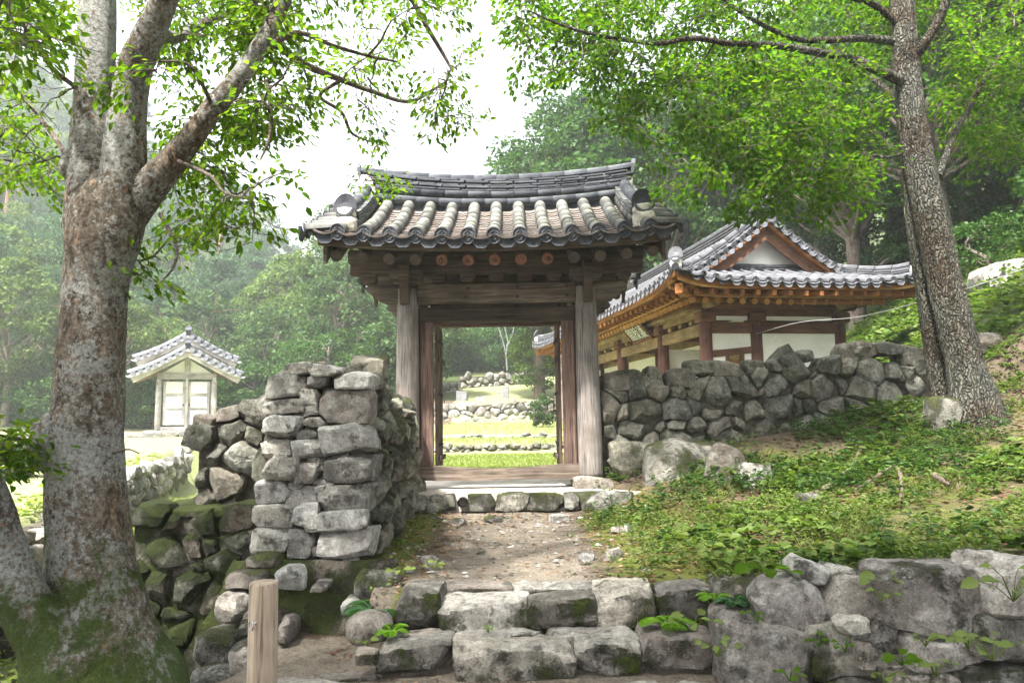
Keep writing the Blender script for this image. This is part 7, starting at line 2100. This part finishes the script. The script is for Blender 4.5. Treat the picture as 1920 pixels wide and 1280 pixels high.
# single loose rocks on the path
for k, (u, v, Y, w, h, lab) in enumerate(((1048, 970, 8.9, 36, 14, 'flat pale rock at the foot of the platform kerb'), (1150, 1034, 6.3, 30, 22, 'pointed pale rock on the moss right of the path'), (1100, 1036, 6.4, 36, 12, 'long flat chip of rock on the yellow moss'),
        (805, 1030, 6.5, 30, 16, 'squarish grey rock beside the pier on the path edge'), (858, 975, 8.6, 30, 14, 'grey rock lying below the drain pipe'), (925, 972, 8.8, 34, 12, 'grey rock at the middle of the platform foot'), (1170, 985, 7.9, 44, 14, 'half-sunk rock where the weeds meet the path'),
        (797, 1104, 5.4, 24, 14, 'small white stone on top of the upper step'), (1132, 1192, 4.98, 24, 9, 'small white chip of rock on the lower step'))):
    p = P(u, v, Y); s = Y / FPX; z = gz(p.x, Y)
    if k == 7: z = .40
    if k == 8: z = .19
    o = link('loose_rock', block_mesh(w / 2 * s, w / 2.6 * s, h / 2 * s * 1.2, 1200 + k, M['stone_pale' if k in (0, 1, 2, 7, 8) else 'stone_bank'], k=4, cuts=5, rough=.04), Matrix.Translation((p.x, Y, z + h * .25 * s)) @ Matrix.Rotation(k * .7, 4, 'Z'))
    tag(o, lab, 'rock', 'loose rocks on the path')
# fallen branches on the bank
def fallen(pix, w, name, label, mat='twig'):
    pts = []
    for (u, v, Y) in pix:
        p = P(u, v, Y); pts.append((p.x, p.y, max(gz(p.x, p.y) + .075, p.z if abs(p.z - gz(p.x, p.y)) < .0 else 0)))
    cv = catmull(pts, 6); rr = np.interp(np.linspace(0, 1, len(cv)), np.linspace(0, 1, len(w)), w)
    tag(link(name, np_mesh(name, *tube_arrays(cv, rr, 9, .3, 3, 12), M[mat], True)), label, 'branch')
fallen([(1505, 920, 7.6), (1545, 885, 8.0), (1590, 850, 8.5), (1612, 822, 9.0)], [.030, .028, .024, .010], 'fallen_branch', 'thick grey fallen branch lying up the bank among the weeds')
fallen([(1690, 978, 6.6), (1690, 900, 7.3), (1684, 850, 7.9), (1672, 830, 8.2)], [.012, .018, .022, .02], 'fallen_stick', 'long thin stick bending down the bank towards the retaining wall')
fallen([(1672, 832, 8.2), (1645, 862, 7.9), (1620, 880, 7.7), (1600, 900, 7.5)], [.022, .02, .016, .01], 'fallen_stick', 'thin stick crossing the bank beside the thick fallen branch')
fallen([(1750, 868, 7.6), (1770, 900, 7.2), (1782, 930, 7.0)], [.03, .028, .01], 'fallen_stick', 'short pale broken stick standing out of the weeds')

# ------------------------------------------------------------------ ferns and single plants
def fern(u, v, Y, size, nf, mat, label, seed, z=None, fan=None):
    Rf = np.random.RandomState(seed); p = P(u, v, Y); zz = gz(p.x, Y) if z is None else z
    t = thing('fern', label, 'fern', (p.x, Y, zz))
    for k in range(nf):
        a = (2 * math.pi * k / nf + Rf.uniform(-.3, .3)) if fan is None else fan[0] + (fan[1] - fan[0]) * k / max(1, nf - 1)
        L = size * Rf.uniform(.75, 1.1); d = np.array([math.cos(a), math.sin(a), 0])
        s = np.linspace(0, 1, 22)
        line = np.array([p.x, Y, zz]) + d * (L * s * .8)[:, None] + np.array([0, 0, 1.0]) * (L * (1.05 * s - .85 * s * s))[:, None]
        C, D, N, LL = [], [], [], []
        sd = np.cross(d, (0, 0, 1.0)); tan = np.gradient(line, axis=0)
        for j in range(3, 22):
            w = L * .30 * math.sin(math.pi * min(1, (1.05 - s[j]) / 1.05) ** .8) + .006
            for sg in (-1, 1):
                C.append(line[j]); D.append(sd * sg + unit(tan[j]) * .45 + np.array([0, 0, -.1])); N.append(np.array([0, 0, 1.0]) + Rf.normal(0, .15, 3)); LL.append(w)
        LL = np.array(LL)
        V1, F1 = leaves(np.array(C), np.array(D), np.array(N), LL, LL * .30 + .004, .1, .15)
        tv_, tf_ = tube_arrays(line, np.linspace(.004, .0015, 22), 4)
        link('frond', np_mesh('frond', *merge([(V1, F1), (tv_, tf_)]), mat), None, t)
fern(1252, 1168, 5.02, .22, 7, M['fern'], 'bright green fern growing between the two steps on the right', 201, .24)
fern(735, 1170, 5.06, .16, 5, M['fern'], 'small yellow-green fern tucked between the boulder and the step', 202, .22)
fern(706, 1142, 5.5, .30, 8, M['fern_dark'], 'dark blue-green fern on the mossy footing', 203, .22)
fern(1378, 1108, 4.86, .16, 6, M['fern_dark'], 'small dark fern sprouting at the end of the upper step', 204, .42)
fern(1340, 1115, 4.98, .15, 5, M['fern'], 'tiny light fern hanging over the upper step beside the vine', 205, .42)
def broad_plant(u, v, Y, n, ll, label, seed, spread=.12, z=None, mat='herb', rise=.10, name='leafy_plant'):
    Rf = np.random.RandomState(seed); p = P(u, v, Y); zz = p.z if z is None else z
    t = thing(name, label, 'plant', (p.x, Y, zz))
    for k in range(n):
        a = 2.4 * k + Rf.uniform(-.4, .4); r = spread * math.sqrt((k + .5) / n); h = rise * Rf.uniform(.3, 1)
        c = np.array([[p.x + r * math.cos(a), Y + r * math.sin(a) * .7, zz + h]])
        l = ll * Rf.uniform(.7, 1.2)
        V1, F1 = leaves(c, np.array([[math.cos(a), math.sin(a) - .5, Rf.uniform(-.35, .3)]]), np.array([[Rf.normal(0, .3), -.5 + Rf.normal(0, .3), 1.0]]), np.array([l]), np.array([l * .8]), .12, .12)
        link('leaf', np_mesh('leaf', V1, F1, M[mat]), None, t)
        ln = np.array([[p.x, Y, zz - .02], [(p.x + c[0, 0]) / 2, (Y + c[0, 1]) / 2, zz + h * .7], c[0]])
        link('stalk', np_mesh('stalk', *tube_arrays(ln, [.003, .0025, .002], 4), M[mat]), None, t)
broad_plant(1300, 1170, 4.8, 7, .075, 'round-leaved vine creeping over the right end of the steps', 301, .14, None, rise=.05, name='creeping_vine')
broad_plant(1345, 1225, 4.66, 9, .065, 'round-leaved vine hanging in the gap beside the large bank stones', 302, .13, None, rise=.10, name='creeping_vine')
broad_plant(1440, 1075, 4.8, 6, .13, 'large dark-leaved plant above the whitest bank stone', 303, .14, None, 'leaf_right', rise=.06)
broad_plant(1690, 1240, 4.25, 7, .07, 'crinkled dark green rosette growing out of the retaining wall', 304, .07, None, 'leaf_right', rise=.03)
broad_plant(1755, 1262, 4.15, 8, .055, 'light green sprig at the foot of the retaining wall', 305, .09, None, rise=.08)
broad_plant(1900, 1120, 4.1, 11, .09, 'bright broad-leaved shoots leaning in at the end of the retaining wall', 306, .18, None, rise=.16)
broad_plant(1860, 1230, 4.0, 10, .075, 'clump of glossy leaves below the bright shoots at the picture edge', 307, .18, None, rise=.10)
broad_plant(1660, 1090, 4.6, 6, .11, 'hosta-like leaves hanging over the largest pinkish bank stone', 308, .12, None, rise=.05)
broad_plant(690, 1205, 4.72, 5, .05, 'small seedling at the foot of the smooth boulder', 309, .05, None, rise=.03)
broad_plant(815, 1062, 5.9, 7, .055, 'seedling rosette on the moss by the pier', 310, .08, None, rise=.03)
broad_plant(752, 1072, 5.8, 6, .06, 'leafy seedling above the dark fern', 311, .08, None, rise=.05)
broad_plant(915, 1180, 5.08, 4, .035, 'tiny yellowish sprout in the middle of the lower step', 312, .03, None, 'fern', rise=.02)
for k, (u, v, Y, n_, l_, lab) in enumerate(((1535, 1205, 4.5, 6, .04, 'tiny sprig in the joint below the whitest bank stone'), (1652, 1120, 4.5, 6, .05, 'sprig between the pinkish stone and its neighbour'), (1585, 1215, 4.45, 5, .04, 'seedling on the mossy stone of the retaining wall'),
        (1735, 1205, 4.3, 6, .05, 'leaf tuft in the long joint under the pinkish stone'), (1420, 1160, 4.5, 5, .04, 'seedling above the lowest big bank stone'), (1815, 1210, 4.2, 8, .06, 'leafy shoots in the joint near the end of the retaining wall'), (1480, 1270, 4.4, 6, .05, 'weeds at the foot of the lowest big bank stone'), (1660, 1275, 4.3, 7, .05, 'weeds along the foot of the retaining wall'))):
    broad_plant(u, v, Y, n_, l_, lab, 320 + k, .07, None, 'herb' if k % 2 else 'leaf_right', rise=.05)
# ------------------------------------------------------------------ summer haze in the valley
bm_ = bmesh.new(); bmesh.ops.create_cube(bm_, size=1.0)
for q in bm_.verts: q.co = Vector((q.co.x * 640, 140 + q.co.y * 500, 38 + q.co.z * 84))
hme = bpy.data.meshes.new('haze'); bm_.to_mesh(hme); bm_.free()
hm = bpy.data.materials.new('haze_air'); hm.use_nodes = True
for q in list(hm.node_tree.nodes): hm.node_tree.nodes.remove(q)
ho = hm.node_tree.nodes.new('ShaderNodeOutputMaterial'); hv_ = hm.node_tree.nodes.new('ShaderNodeVolumePrincipled')
hv_.inputs['Color'].default_value = (.90, .95, 1.0, 1); hv_.inputs['Density'].default_value = .0015; hv_.inputs['Anisotropy'].default_value = .35
hm.node_tree.links.new(hv_.outputs[0], ho.inputs['Volume'])
hme.materials.append(hm)
tag(link('haze', hme), 'thin pale summer haze filling the valley', kind='stuff')
